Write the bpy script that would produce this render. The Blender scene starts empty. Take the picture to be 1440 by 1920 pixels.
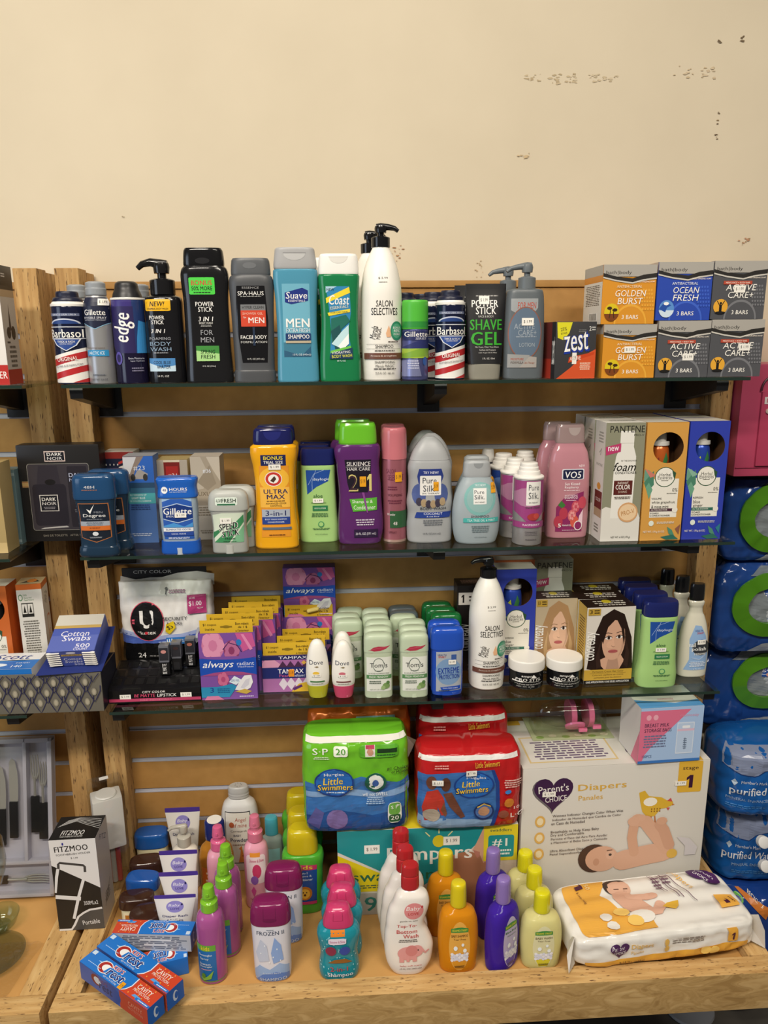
import bpy, bmesh, math, random
from mathutils import Vector, Matrix, noise
sc = bpy.context.scene
COL = sc.collection
# ---------------------------------------------------------------- camera, light, exposure
CAM_D, PITCH, YAW, ROLL, FPX = 1.5124, .2279, .0559, -.0084, 1396.5
CP = Vector((0, -CAM_D, 1.55))
CF = Vector((math.sin(YAW)*math.cos(PITCH), math.cos(YAW)*math.cos(PITCH), -math.sin(PITCH)))
_r = Vector((math.cos(YAW), -math.sin(YAW), 0)); _u = _r.cross(CF)
CR = math.cos(ROLL)*_r + math.sin(ROLL)*_u
CU = -math.sin(ROLL)*_r + math.cos(ROLL)*_u
cd = bpy.data.cameras.new('camera'); cam = bpy.data.objects.new('camera', cd); COL.objects.link(cam)
cd.sensor_fit = 'VERTICAL'; cd.sensor_height = 24; cd.lens = FPX/1920*24; cd.clip_start = .05
cam.matrix_world = Matrix(((CR.x, CU.x, -CF.x, CP.x), (CR.y, CU.y, -CF.y, CP.y), (CR.z, CU.z, -CF.z, CP.z), (0, 0, 0, 1)))
sc.camera = cam
sc.cycles.transparent_max_bounces = 40
vs = sc.view_settings
sc.display_settings.display_device = 'sRGB'
vs.view_transform = 'Standard'; vs.look = 'None'; vs.exposure = 0.21; vs.gamma = 1; vs.use_curve_mapping = False
w = bpy.data.worlds.new('world'); sc.world = w; w.use_nodes = True
w.node_tree.nodes['Background'].inputs[0].default_value = (1, .90, .78, 1)
w.node_tree.nodes['Background'].inputs[1].default_value = .09
def area(name, loc, target, sx, sy, power, col):
    l = bpy.data.lights.new(name, 'AREA'); l.shape = 'RECTANGLE'; l.size = sx; l.size_y = sy; l.energy = power; l.color = col
    o = bpy.data.objects.new(name, l); COL.objects.link(o); o.location = loc
    o.rotation_euler = (Vector(target)-Vector(loc)).to_track_quat('-Z', 'Y').to_euler(); return o
WARM = (1, .915, .795)
area('ceiling_strip_light', (-1.1, -2.3, 3.2), (-1.1, -2.0, 0), 1.3, .30, 74, WARM)
area('ceiling_strip_light', (.9, -2.3, 3.2), (.9, -2.0, 0), 1.3, .30, 46, WARM)
area('ceiling_strip_light', (-.2, -1.1, 3.3), (-.2, -1.1, 0), 1.3, .25, 16, WARM)
area('shop_window_light', (-3.4, -2.6, 1.7), (-.3, 0, 1.0), 1.6, 1.6, 22, (.70, .82, 1))

# ---------------------------------------------------------------- pixels of the photograph to points on real planes
def _ray(x, y): return CF + (x-720)/FPX*CR - (y-960)/FPX*CU
def onz(x, y, z):
    d = _ray(x, y); return CP + d*((z-CP.z)/d.z)
def ony(x, y, Y):
    d = _ray(x, y); return CP + d*((Y-CP.y)/d.y)
def dep(p): return (Vector(p)-CP).dot(CF)
S1, S2, S3, DK, RT = 1.4793, 1.1746, .8698, .3924, .410     # tops of the three glass shelves, deck, rail

# ---------------------------------------------------------------- materials
_M = {}
def lin(h):
    v = [int(h[i:i+2], 16)/255 for i in (0, 2, 4)]
    return tuple(c/12.92 if c <= .04045 else ((c+.055)/1.055)**2.4 for c in v) + (1,)
def M(s):
    """'rrggbb' with /m metal, /g glossy, /d dull, /f foil, /t liquid seen through plastic, /c clear plastic"""
    if not isinstance(s, str): return s
    if s in _M: return _M[s]
    h, _, k = s.partition('/')
    m = bpy.data.materials.new('paint_'+h+k); m.use_nodes = True
    nt = m.node_tree; b = nt.nodes['Principled BSDF']
    b.inputs['Base Color'].default_value = lin(h)
    b.inputs['Roughness'].default_value = {'': .38, 'm': .32, 'g': .14, 'd': .7, 'f': .25, 't': .12, 'c': .08}[k]
    if k == 'm': b.inputs['Metallic'].default_value = .5
    if k == 'f': b.inputs['Metallic'].default_value = .35
    if k == 't':
        b.inputs['Transmission Weight'].default_value = .3; b.inputs['IOR'].default_value = 1.2
    if k == 'c':
        nt.nodes.remove(b); o = nt.nodes['Material Output']
        t = nt.nodes.new('ShaderNodeBsdfTransparent'); t.inputs[0].default_value = lin(h)
        g = nt.nodes.new('ShaderNodeBsdfGlossy'); g.inputs['Roughness'].default_value = .06
        lw = nt.nodes.new('ShaderNodeLayerWeight'); lw.inputs[0].default_value = .5
        pw_ = nt.nodes.new('ShaderNodeMath'); pw_.operation = 'POWER'; pw_.inputs[1].default_value = 4
        nt.links.new(lw.outputs['Facing'], pw_.inputs[0])
        f = nt.nodes.new('ShaderNodeMath'); f.operation = 'MULTIPLY_ADD'; f.inputs[1].default_value = .8; f.inputs[2].default_value = .045
        nt.links.new(pw_.outputs[0], f.inputs[0])
        x = nt.nodes.new('ShaderNodeMixShader')
        nt.links.new(f.outputs[0], x.inputs[0]); nt.links.new(t.outputs[0], x.inputs[1]); nt.links.new(g.outputs[0], x.inputs[2])
        nt.links.new(x.outputs[0], o.inputs[0])
    _M[s] = m; return m
def nodes_mat(name, ramp, scale, detail=6, stretch=(1, 1, 1), rough=.6, bump=0, speck=None, distort=0.0):
    m = bpy.data.materials.new(name); m.use_nodes = True; nt = m.node_tree; N = nt.nodes; L = nt.links; b = N['Principled BSDF']
    tc = N.new('ShaderNodeTexCoord'); mp = N.new('ShaderNodeMapping'); mp.inputs['Scale'].default_value = stretch
    n = N.new('ShaderNodeTexNoise'); n.inputs['Scale'].default_value = scale; n.inputs['Detail'].default_value = detail
    n.inputs['Distortion'].default_value = distort
    r = N.new('ShaderNodeValToRGB')
    e = r.color_ramp.elements
    while len(e) < len(ramp): e.new(.5)
    for i, (p, c) in enumerate(ramp): e[i].position = p; e[i].color = lin(c)
    L.new(tc.outputs['Object'], mp.inputs[0]); L.new(mp.outputs[0], n.inputs[0]); L.new(n.outputs[0], r.inputs[0])
    out = r.outputs[0]
    if speck:
        col, sscale, st, lo, hi = speck
        mp2 = N.new('ShaderNodeMapping'); mp2.inputs['Scale'].default_value = st; L.new(tc.outputs['Object'], mp2.inputs[0])
        n2 = N.new('ShaderNodeTexNoise'); n2.inputs['Scale'].default_value = sscale; n2.inputs['Detail'].default_value = 3; L.new(mp2.outputs[0], n2.inputs[0])
        mr = N.new('ShaderNodeMapRange'); mr.inputs[1].default_value = lo; mr.inputs[2].default_value = hi; L.new(n2.outputs[0], mr.inputs[0])
        mx = N.new('ShaderNodeMix'); mx.data_type = 'RGBA'; mx.inputs[7].default_value = lin(col)
        L.new(mr.outputs[0], mx.inputs[0]); L.new(out, mx.inputs[6]); out = mx.outputs[2]
    L.new(out, b.inputs['Base Color']); b.inputs['Roughness'].default_value = rough
    if bump:
        bp = N.new('ShaderNodeBump'); bp.inputs['Strength'].default_value = bump; bp.inputs['Distance'].default_value = .003
        L.new(n.outputs[0], bp.inputs['Height']); L.new(bp.outputs[0], b.inputs['Normal'])
    return m
PLASTER = nodes_mat('painted_plaster', [(.3, 'd3c6ac'), (.7, 'd9ccb2')], 5, 8, rough=.75, bump=.25)
MDF = nodes_mat('tan_fibreboard', [(.3, 'a87c40'), (.7, 'b38648')], 40, 6, rough=.62)
DECKM = nodes_mat('deck_fibreboard', [(.3, 'b98a4c'), (.7, 'c89858')], 9, 8, rough=.6)
POSTM = nodes_mat('strand_lumber', [(.25, '96703f'), (.5, 'b48d56'), (.75, 'caa76e')], 30, 8, (3, 3, .22), .75, .35, ('5a3e22', 150, (2.2, 2.2, .3), .60, .68))
RAILM = nodes_mat('strand_lumber_rail', [(.25, 'a88049'), (.5, 'c39c62'), (.75, 'd6b47c')], 30, 8, (.35, 3, 3), .75, .35, ('6a4a28', 160, (.4, 2, 2), .61, .69))
RAILY = nodes_mat('strand_lumber_side', [(.25, 'a88049'), (.5, 'c39c62'), (.75, 'd6b47c')], 30, 8, (3, .35, 3), .75, .35, ('6a4a28', 160, (2, .4, 2), .61, .69))
OSBM = nodes_mat('flake_board', [(.34, '9c7a46'), (.44, 'b4925c'), (.5, 'a98751'), (.57, 'bb9963'), (.7, 'c8a872')], 17, 9, (.8, 1, 2.4), .7, .3, distort=1.3)
FLOORM = nodes_mat('dark_floor', [(.3, '4a4640'), (.7, '5c574f')], 12, 6, rough=.5)
GLASS = M('eef4f0/c')

# ---------------------------------------------------------------- mesh helpers
def finish(name, bm, mats, parent=None, loc=None, sharp=35, smooth=True):
    me = bpy.data.meshes.new(name); bm.normal_update(); bm.to_mesh(me); bm.free()
    for m in (mats if isinstance(mats, (list, tuple)) else [mats]): me.materials.append(M(m))
    if smooth:
        me.shade_smooth(); me.set_sharp_from_angle(angle=math.radians(sharp))
    o = bpy.data.objects.new(name, me); COL.objects.link(o)
    if parent: o.parent = parent
    if loc is not None: o.location = loc
    return o
def tag(o, label, cat, group=None, kind=None):
    o['label'] = label; o['category'] = cat
    if group: o['group'] = group
    if kind: o['kind'] = kind
    return o
def empty(name, loc, rz=0):
    o = bpy.data.objects.new(name, None); COL.objects.link(o); o.location = loc; o.rotation_euler = (0, 0, rz); o.empty_display_size = .02; return o
def boxbm(bm, x0, x1, y0, y1, z0, z1, bev=0, mi=0):
    r = bmesh.ops.create_cube(bm, size=1, matrix=Matrix.Translation(((x0+x1)/2, (y0+y1)/2, (z0+z1)/2)) @ Matrix.Diagonal((x1-x0, y1-y0, z1-z0, 1)))
    fs = {f for v in r['verts'] for f in v.link_faces}
    for f in fs: f.material_index = mi
    if bev:
        es = {e for v in r['verts'] for e in v.link_edges}
        bmesh.ops.bevel(bm, geom=list(es), offset=bev, segments=2, affect='EDGES', profile=.7, material=mi)
def block(name, x0, x1, y0, y1, z0, z1, m, parent=None, bev=.0015, loc=None):
    bm = bmesh.new(); boxbm(bm, x0, x1, y0, y1, z0, z1, bev); return finish(name, bm, m, parent, loc)
def tube(bm, pts, rads, seg=10, mi=0):
    pts = [Vector(p) for p in pts]; prev = None
    if not isinstance(rads, (list, tuple)): rads = [rads]*len(pts)
    for i, p in enumerate(pts):
        t = (pts[min(i+1, len(pts)-1)]-pts[max(i-1, 0)]).normalized()
        a = t.orthogonal().normalized() if i == 0 else (ax - t*ax.dot(t)).normalized()
        ax = a; b = t.cross(a)
        ring = [bm.verts.new(p+rads[i]*(math.cos(k*2*math.pi/seg)*a+math.sin(k*2*math.pi/seg)*b)) for k in range(seg)]
        if prev:
            for k in range(seg):
                f = bm.faces.new((prev[k], prev[(k+1) % seg], ring[(k+1) % seg], ring[k])); f.material_index = mi
        else: first = ring
        prev = ring
    bm.faces.new(first[::-1]).material_index = mi; bm.faces.new(prev).material_index = mi

# profile keys (v, half width, half depth, exponent, x offset) -> dense rings; equal v starts a corner
def rings(keys, sub=5):
    K = [tuple(k)+(0,)*(5-len(k)) if len(k) > 3 else tuple(k)+((2.4,) if len(k) == 3 else ())+(0,) for k in keys]
    K = [k if len(k) == 5 else k[:5] for k in K]
    runs = [[K[0]]]
    for k in K[1:]:
        if abs(k[0]-runs[-1][-1][0]) < 1e-6: runs.append([k])
        else: runs[-1].append(k)
    out = []
    for r in runs:
        if len(r) < 3: out += r; continue
        n = len(r); h = [r[i+1][0]-r[i][0] for i in range(n-1)]
        def slopes(c):
            d = [(r[i+1][c]-r[i][c])/h[i] for i in range(n-1)]; m = [d[0]]
            for i in range(1, n-1):
                if d[i-1]*d[i] <= 0: m.append(0)
                else:
                    w1, w2 = 2*h[i]+h[i-1], h[i]+2*h[i-1]; m.append((w1+w2)/(w1/d[i-1]+w2/d[i]))
            return m+[d[-1]]
        ms = [slopes(c) for c in range(1, 5)]
        for i in range(n-1):
            for s in range(sub):
                t = s/sub; q = [r[i][0]+t*h[i]]
                for c in range(4):
                    a, b = r[i][c+1], r[i+1][c+1]; m0, m1 = ms[c][i]*h[i], ms[c][i+1]*h[i]
                    q.append((2*t**3-3*t*t+1)*a+(t**3-2*t*t+t)*m0+(-2*t**3+3*t*t)*b+(t**3-t*t)*m1)
                out.append(tuple(q))
        out.append(r[-1])
    return out
class Surf:
    curved = True
    def __init__(s, keys, HW, D, H, z0=0, wr=0, seed=0):
        s.R = rings(keys); s.HW, s.D, s.H, s.z0, s.wr, s.seed = HW, D, H, z0, wr, seed
        s.straight = len(s.R) <= 2
    def at(s, v):
        R = s.R
        if v <= R[0][0]: return R[0]
        for i in range(len(R)-1):
            a, b = R[i], R[i+1]
            if b[0] > a[0] and v <= b[0]:
                t = (v-a[0])/(b[0]-a[0]); return tuple(a[c]+t*(b[c]-a[c]) for c in range(5))
        return R[-1]
    def disp(s, p): return s.wr*(noise.noise(Vector((p[0]*38+s.seed, p[1]*20, p[2]*38)))+.6*noise.noise(Vector((p[0]*90, s.seed, p[2]*70)))) if s.wr else 0
    def map(s, u, off, v):
        _, hw, hd, n, xo = s.at(v); hw *= s.HW; hd *= s.D
        X = u*s.HW-xo*s.HW; t = min(abs(X)/max(hw, 1e-6), .985); sg = 1 if X >= 0 else -1
        y = hd*(1-t**n)**(1/n)
        nv = Vector((sg*t**(n-1)/hw, -(max(y, 1e-6)/hd)**(n-1)/hd, 0)).normalized()
        P = Vector((sg*t*hw+xo*s.HW, -y, s.z0+v*s.H))
        return P+nv*(off+s.disp(P))
    def loft(s, bm, seg=40, mi=0, cap=True):
        prev = None
        for v, hw, hd, n, xo in s.R:
            ring = []; angs = [2*math.pi*k/seg for k in range(seg)]
            if s.wr:
                fine = [(math.copysign(abs(math.cos(a))**(2/n), math.cos(a))*hw*s.HW, math.copysign(abs(math.sin(a))**(2/n), math.sin(a))*hd*s.D) for a in [2*math.pi*q/1600 for q in range(1601)]]
                acc = [0]
                for q in range(1600): acc.append(acc[-1]+math.hypot(fine[q+1][0]-fine[q][0], fine[q+1][1]-fine[q][1]))
                q = 0; angs = []
                for k in range(seg):
                    while acc[q+1] < acc[-1]*k/seg: q += 1
                    angs.append(2*math.pi*q/1600)
            for a in angs:
                c, d = math.cos(a), math.sin(a)
                x = math.copysign(abs(c)**(2/n), c)*hw*s.HW; y = math.copysign(abs(d)**(2/n), d)*hd*s.D
                P = Vector((x+xo*s.HW, y, s.z0+v*s.H))
                if s.wr: P += Vector((x/(hw*s.HW+1e-9)/s.HW, y/(hd*s.D+1e-9)/s.D, 0)).normalized()*s.disp(P)
                ring.append(bm.verts.new(P))
            if prev:
                for k in range(seg): bm.faces.new((prev[k], prev[(k+1) % seg], ring[(k+1) % seg], ring[k])).material_index = mi
            elif cap: bm.faces.new(ring[::-1]).material_index = mi
            prev = ring
        if cap: bm.faces.new(prev).material_index = mi
class Face:
    """flat face of a box: o origin (u=0,v=0), ux = vector for u=1, vx = vector for v=1"""
    curved = False; wr = 0; straight = True
    def __init__(s, o, ux, vx): s.o, s.ux, s.vx = Vector(o), Vector(ux), Vector(vx); s.n = s.ux.cross(s.vx).normalized(); s.HW, s.H = s.ux.length, s.vx.length
    def map(s, u, off, v): return s.o+s.ux*u+s.vx*v+s.n*off

# ---------------------------------------------------------------- printed decoration, laid on a surface as thin raised ink
_G = {}
def glyphs(txt, bold, shear):
    k = (txt, bold, shear)
    if k not in _G and txt == '1':
        _G[k] = ([(.36, 0), (.66, 0), (.66, 1), (.40, 1), (.12, .80), (.12, .62), (.36, .74)], [(0, 1, 2, 3, 6), (3, 4, 5, 6)])
    if k not in _G:
        c = bpy.data.curves.new('t', 'FONT'); c.body = txt; c.space_character = 1+max(0, bold)*1.4; c.shear = shear; c.resolution_u = 2; c.size = 1
        o = bpy.data.objects.new('t', c); me = bpy.data.meshes.new_from_object(o)
        vs_ = [(v.co.x, v.co.y) for v in me.vertices]; fs = [tuple(p.vertices) for p in me.polygons]
        bpy.data.objects.remove(o); bpy.data.curves.remove(c); bpy.data.meshes.remove(me); _G[k] = (vs_, fs)
    return _G[k]
def R(u0, v0, u1, v1, c): return ('p', [(u0, v0), (u1, v0), (u1, v1), (u0, v1)], c)
def P(pts, c): return ('p', pts, c)
def E(u, v, ru, rv, c, n=24, a0=0, a1=360): return ('p', [(u+ru*math.cos(math.radians(a0+(a1-a0)*i/n)), v+rv*math.sin(math.radians(a0+(a1-a0)*i/n))) for i in range(n+(a1-a0 < 360))], c)
def RR(u0, v0, u1, v1, c, r=.15, q=None):
    ru = r*(u1-u0)/2; rv = (q if q else r)*(v1-v0)/2; pts = []
    for cx, cy, a in ((u1-ru, v1-rv, 0), (u0+ru, v1-rv, 90), (u0+ru, v0+rv, 180), (u1-ru, v0+rv, 270)):
        pts += [(cx+ru*math.cos(math.radians(a+k*30)), cy+rv*math.sin(math.radians(a+k*30))) for k in range(4)]
    return ('p', pts, c)
def T(txt, u, v, w, h, c, b=.012, sh=0, rot=0): return ('t', txt, u, v, w, h, c, b, sh, rot)
def L(pts, wd, c): return ('l', pts, wd, c)
def B(u, v, w, h, n, c):
    """n lines of print too small to read"""
    return ('b', u, v, w, h, n, c)
def decal(name, ops, S, parent, base=.00025, step=.00012):
    bm = bmesh.new(); mats = []; off = base; rnd = random.Random(len(ops)*7+3)
    n_ops = 1+sum(2 if o_[0] == 't' else 1 for o_ in ops)
    step = min(step, (.010 if S.wr else .0022)/n_ops) if S.curved else min(step, .00003)
    def add(pts_list, faces, c, cuts):
        if not getattr(S, 'free', False): pts_list = [(max(-.999, min(.999, p[0])), max(.0015, min(.9985, p[1]))) for p in pts_list]
        if c not in mats: mats.append(c)
        t = bmesh.new(); vv = [t.verts.new((p[0], off, p[1])) for p in pts_list]
        for f in faces:
            try: t.faces.new([vv[i] for i in f])
            except ValueError: pass
        us = [p[0] for p in pts_list]; ws = [p[1] for p in pts_list]
        if S.curved:
            du = .09 if cuts else .14
            k = math.floor(min(us)/du)*du
            while k < max(us):
                if k > min(us): bmesh.ops.bisect_plane(t, geom=t.verts[:]+t.edges[:]+t.faces[:], plane_co=(k, 0, 0), plane_no=(1, 0, 0))
                k += du
            if (not S.straight) and (cuts or S.wr):
                dv = .03 if S.wr else .04
                k = math.floor(min(ws)/dv)*dv
                while k < max(ws):
                    if k > min(ws): bmesh.ops.bisect_plane(t, geom=t.verts[:]+t.edges[:]+t.faces[:], plane_co=(0, 0, k), plane_no=(0, 0, 1))
                    k += dv
            elif (not cuts) and max(ws)-min(ws) > .1:
                for k in range(1, 6): bmesh.ops.bisect_plane(t, geom=t.verts[:]+t.edges[:]+t.faces[:], plane_co=(0, 0, min(ws)+k*(max(ws)-min(ws))/6), plane_no=(0, 0, 1))
        t.verts.index_update(); new = []
        for v in t.verts:
            n_ = bm.verts.new(S.map(v.co.x, off, v.co.z)); new.append(n_)
        for f in t.faces:
            ids = [v.index for v in f.verts]
            n_ = bm.faces.new([new[i] for i in ids]); n_.material_index = mats.index(c)
        t.free()
    for op in ops:
        k = op[0]
        if k == 'p':
            pts = op[1]; ar = sum(pts[i-1][0]*pts[i][1]-pts[i][0]*pts[i-1][1] for i in range(len(pts)))
            if ar < 0: pts = pts[::-1]
            add(pts, [range(len(pts))], op[2], True)
        elif k == 't':
            _, txt, u, v, w_, h, c, b, sh, rot = op
            gv, gf = glyphs(txt, b, sh)
            if not gv: continue
            x0, x1 = min(p[0] for p in gv), max(p[0] for p in gv); y0, y1 = min(p[1] for p in gv), max(p[1] for p in gv)
            cr, sr = math.cos(math.radians(rot)), math.sin(math.radians(rot)); pts = []
            wm, hm = w_*S.HW, h*S.H
            bd = b*.5 if b >= .01 else 0; x0 -= bd; x1 += bd
            for px, py in gv:
                a = ((px-x0)/(x1-x0)-.5)*wm; b_ = ((py-y0)/(y1-y0)-.5)*hm
                pts.append((u+(a*cr-b_*sr)/S.HW, v+(a*sr+b_*cr)/S.H))
            if not bd: add(pts, gf, c, False)
            else:                                       # heavier type: the same strokes printed twice, a hair apart
                du, dv = bd/(x1-x0)*wm*cr/S.HW, bd/(x1-x0)*wm*sr/S.H
                for s_ in (-1, 1):
                    add([(p[0]+s_*du, p[1]+s_*dv) for p in pts], gf, c, False); off += step*.4
        elif k == 'l':
            _, pts, wd, c = op
            P2 = [Vector((p[0]*S.HW, p[1]*S.H)) for p in pts]; hw = wd*S.HW/2; a_, b_ = [], []
            for i, p in enumerate(P2):
                d = (P2[min(i+1, len(P2)-1)]-P2[max(i-1, 0)]).normalized(); nn = Vector((-d.y, d.x))*hw
                a_.append(((p+nn).x/S.HW, (p+nn).y/S.H)); b_.append(((p-nn).x/S.HW, (p-nn).y/S.H))
            n = len(P2); add(b_+a_, [(i, i+1, n+i+1, n+i) for i in range(n-1)], c, True)
        elif k == 'b':
            _, u, v, w_, h, n, c = op
            pp, ff = [], []
            for i in range(n):
                yy = v+h/2-(i+.5)*h/n; hh = h/n*.26; x = -w_/2*rnd.uniform(.8, 1); xe = -x
                while x < xe:
                    l = min(w_*rnd.uniform(.06, .17), xe-x); j = len(pp)
                    pp += [(u+x, yy-hh), (u+x+l, yy-hh), (u+x+l, yy+hh), (u+x, yy+hh)]; ff.append((j, j+1, j+2, j+3)); x += l+w_*.025
            add(pp, ff, c, False)
        off += step
    return finish(name, bm, mats, parent, smooth=False)
def price(u, v, w, h, c='f2efe6', t='$ 1.99', ink='33302c', rot=0):
    return [R(u-w/2, v-h/2, u+w/2, v+h/2, c), T(t, u, v, w*.7, h*.45, ink, 0)]

# ---------------------------------------------------------------- things
INFO = {}
def thing(name, label, cat, px, z, parts, dec=None, d=.5, y=None, group=None, rz=0, capdec=None, seed=0, wr=0, ty=None):
    """bottle-like thing: px = (centre x at base, width, top y, base y) in the photograph; parts = (name, keys, material)"""
    cx, wd, yt, yb = px
    fy = onz(cx, yb, z).y if y is None else y
    D = .02
    for _ in range(4):
        yc = fy+D; b = ony(cx, yb, yc); HW = wd/2*dep((b.x, yc, z+.08))/FPX; D = HW*d
    H = ony(cx, yt, yc+(D*.35 if ty is None and z == DK else (ty or 0))).z-z
    root = empty(name, (b.x, yc, z), rz); tag(root, label, cat, group)
    build(root, parts, dec, HW, D, H, wr, seed)
    INFO[root.name] = (HW, D, H); return root
def build(root, parts, dec, HW, D, H, wr=0, seed=0):
    for p in parts:
        nm, keys, mt = p[:3]
        s = Surf(keys, HW, D, H, 0, wr, seed); bm = bmesh.new(); s.loft(bm, 40 if not wr else 160)
        o = finish(nm, bm, mt, root)
        dd = (dec or {}).get(nm)
        if dd: decal('label' if nm == parts[0][0] else 'print', dd, s, o if nm != parts[0][0] else root)
def pump(root, z0, HW, H, col, dirn=1, r=.3, x=0, reach=1.0, top=1.0, tilt=0):
    """collar, stem and head of a lotion pump; z0..top in units of H"""
    zz = lambda t: (z0+(top-z0)*t)*H
    R_ = r*HW; bm = bmesh.new()
    tube(bm, [(x, 0, zz(0)), (x, 0, zz(.44)), (x, 0, zz(.46)), (x, 0, zz(.5))], [R_, R_, R_*.92, R_*.62], 24)
    finish('pump_collar', bm, col, root)
    bm = bmesh.new(); tube(bm, [(x, 0, zz(.48)), (x, 0, zz(.85))], R_*.36, 16); finish('pump_stem', bm, col, root)
    bm = bmesh.new(); h = zz(1)-zz(0)
    tube(bm, [(x, 0, zz(.66)), (x, 0, zz(.86)), (x, 0, zz(.97)), (x, 0, zz(1))], [R_*.6, R_*.66, R_*.6, R_*.3], 20)
    s = dirn*HW*reach
    tube(bm, [(x-dirn*R_*.5, 0, zz(.95)), (x, 0, zz(.93)), (x+s*.45, 0, zz(.93)+tilt), (x+s*.8, 0, zz(.87)+tilt), (x+s, 0, zz(.74)+tilt)], [R_*.3, R_*.42, R_*.33, R_*.26, R_*.2], 12)
    finish('pump_head', bm, col, root)
def dup(root, label, loc=None, dx=0, dy=0, rz=None, px=None, group=None):
    r = root.copy(); COL.objects.link(r); r['label'] = label
    if group: r['group'] = group; root['group'] = group
    if loc is not None: r.location = loc
    elif px:
        H = INFO[root.name][2]; p = onz(px[0], px[1], root.location.z+H); r.location = (p.x, p.y-INFO[root.name][1]*.3, root.location.z)
    else: r.location = root.location+Vector((dx, dy, 0))
    if rz is not None: r.rotation_euler = (0, 0, rz)
    for ch in list(root.children):
        c = ch.copy(); COL.objects.link(c); c.parent = r
        for g in list(ch.children):
            e = g.copy(); COL.objects.link(e); e.parent = c
    INFO[r.name] = INFO.get(root.name, (0, 0, 0)); return r
def box(name, label, cat, px, z, depth, col, dec=None, y=None, group=None, rz=0, bev=.0012, W=None, H=None, loc=None, window=None):
    """carton: px = (left x, right x at base, top y of front, base y of front)"""
    if loc is None:
        x0, x1, yt, yb = px
        fy = onz((x0+x1)/2, yb, z).y if y is None else y
        a, b = ony(x0, yb, fy), ony(x1, yb, fy); W = W or b.x-a.x; H = H or ony((x0+x1)/2, yt, fy).z-z
        loc = ((a.x+b.x)/2, fy, z)
    bm = bmesh.new()
    if window: cut_box(bm, W, depth, H, *window)
    else: boxbm(bm, -W/2, W/2, 0, depth, 0, H, bev)
    o = finish(name, bm, [col, '5a3a1c/d'], None, loc, 30); o.rotation_euler = (0, 0, rz); tag(o, label, cat, group)
    F = {'front': Face((0, 0, 0), (W/2, 0, 0), (0, 0, H)), 'left': Face((-W/2, depth/2, 0), (0, -depth/2, 0), (0, 0, H)),
         'right': Face((W/2, depth/2, 0), (0, depth/2, 0), (0, 0, H)), 'top': Face((0, 0, H), (W/2, 0, 0), (0, depth, 0))}
    for k, ops in (dec or {}).items(): decal(k+'_print', ops, F[k], o)
    INFO[o.name] = (W/2, depth/2, H); return o
def cut_box(bm, W, D, H, cu, cv, rad):
    """carton with a round hole through its front: cu, cv centre and radius in metres"""
    n = 32; x0, x1 = -W/2, W/2
    def sq(a):
        dx, dz = math.cos(a), math.sin(a); t = 1e9
        for (d, lo, hi, c) in ((dx, x0, x1, cu), (dz, 0, H, cv)):
            if d > 1e-9: t = min(t, (hi-c)/d)
            elif d < -1e-9: t = min(t, (lo-c)/d)
        return (cu+dx*t, cv+dz*t)
    ang = sorted([2*math.pi*i/n for i in range(n)]+[math.atan2(zc-cv, xc-cu) % (2*math.pi) for xc in (x0, x1) for zc in (0, H)])
    for dep_, mi in ((0, 0), (.0015, 1)):
        ci = [bm.verts.new((cu+rad*math.cos(a), dep_, cv+rad*math.sin(a))) for a in ang]
        so = [bm.verts.new((sq(a)[0], dep_, sq(a)[1])) for a in ang]; m = len(ang)
        for i in range(m):
            bm.faces.new((ci[i], so[i], so[(i+1) % m], ci[(i+1) % m])).material_index = mi
    def quad(p, mi): bm.faces.new([bm.verts.new(q) for q in p]).material_index = mi
    for e, mi in ((0, 0), (.0015, 1)):
        a, b, c, d_, g, h = x0+e, x1-e, e, D-e, e, H-e
        quad([(a, c, g), (a, d_, g), (a, d_, h), (a, c, h)], mi); quad([(b, c, g), (b, c, h), (b, d_, h), (b, d_, g)], mi)
        quad([(a, d_, g), (b, d_, g), (b, d_, h), (a, d_, h)], mi); quad([(a, c, h), (a, d_, h), (b, d_, h), (b, c, h)], mi); quad([(a, c, g), (b, c, g), (b, d_, g), (a, d_, g)], mi)

# ================================================================ the setting
def struct(name, *a, m, bev=0):
    o = block(name, *a, m, None, bev); o['kind'] = 'structure'; return o
wall = struct('wall_back', -2.6, 2.6, .055, .155, 0, 3.0, m=PLASTER)
struct('floor', -2.6, 2.6, -4, .055, -.05, 0, m=FLOORM)
# scuffs and chipped paint on the wall
SC = Face((0, .0549, 0), (1, 0, 0), (0, 0, 1)); SC.free = True; rnd = random.Random(4)
ops = []
def scuff(px, py, w_, h_, n, cols, sz=1.0):
    for i in range(n):
        p = ony(px+rnd.uniform(-w_, w_), py+rnd.uniform(-h_, h_), .055); r_ = rnd.uniform(.0008, .003)*sz
        ops.append(P([(p.x+r_*rnd.uniform(.6, 2.6)*math.cos(k*1.05), p.z+r_*rnd.uniform(.3, 1)*math.sin(k*1.05)) for k in range(6)], rnd.choice(cols)))
scuff(1030, 148, 50, 9, 34, ['c2b08e/d', 'cbbb9c/d', 'b3a07e/d']); scuff(1130, 147, 28, 7, 18, ['c4b392/d', 'cbbb9c/d']); scuff(1300, 135, 40, 12, 22, ['cbb899/d', 'c4b08e/d'])
scuff(1350, 78, 4, 3, 4, ['6d5a40/d']); scuff(1392, 72, 3, 5, 4, ['6d5a40/d']); scuff(1345, 235, 4, 30, 7, ['6d5a40/d', '94794f/d'], .7); scuff(745, 475, 12, 16, 16, ['a5764f/d', 'b48a62/d'], .6)
scuff(900, 505, 10, 18, 12, ['b99d74/d'], .5); scuff(1395, 455, 14, 8, 12, ['b98a68/d', 'a08058/d'], .8); scuff(980, 290, 12, 6, 6, ['c9b189/d']); scuff(232, 405, 3, 2, 3, ['8a7450/d'], .6)
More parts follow.
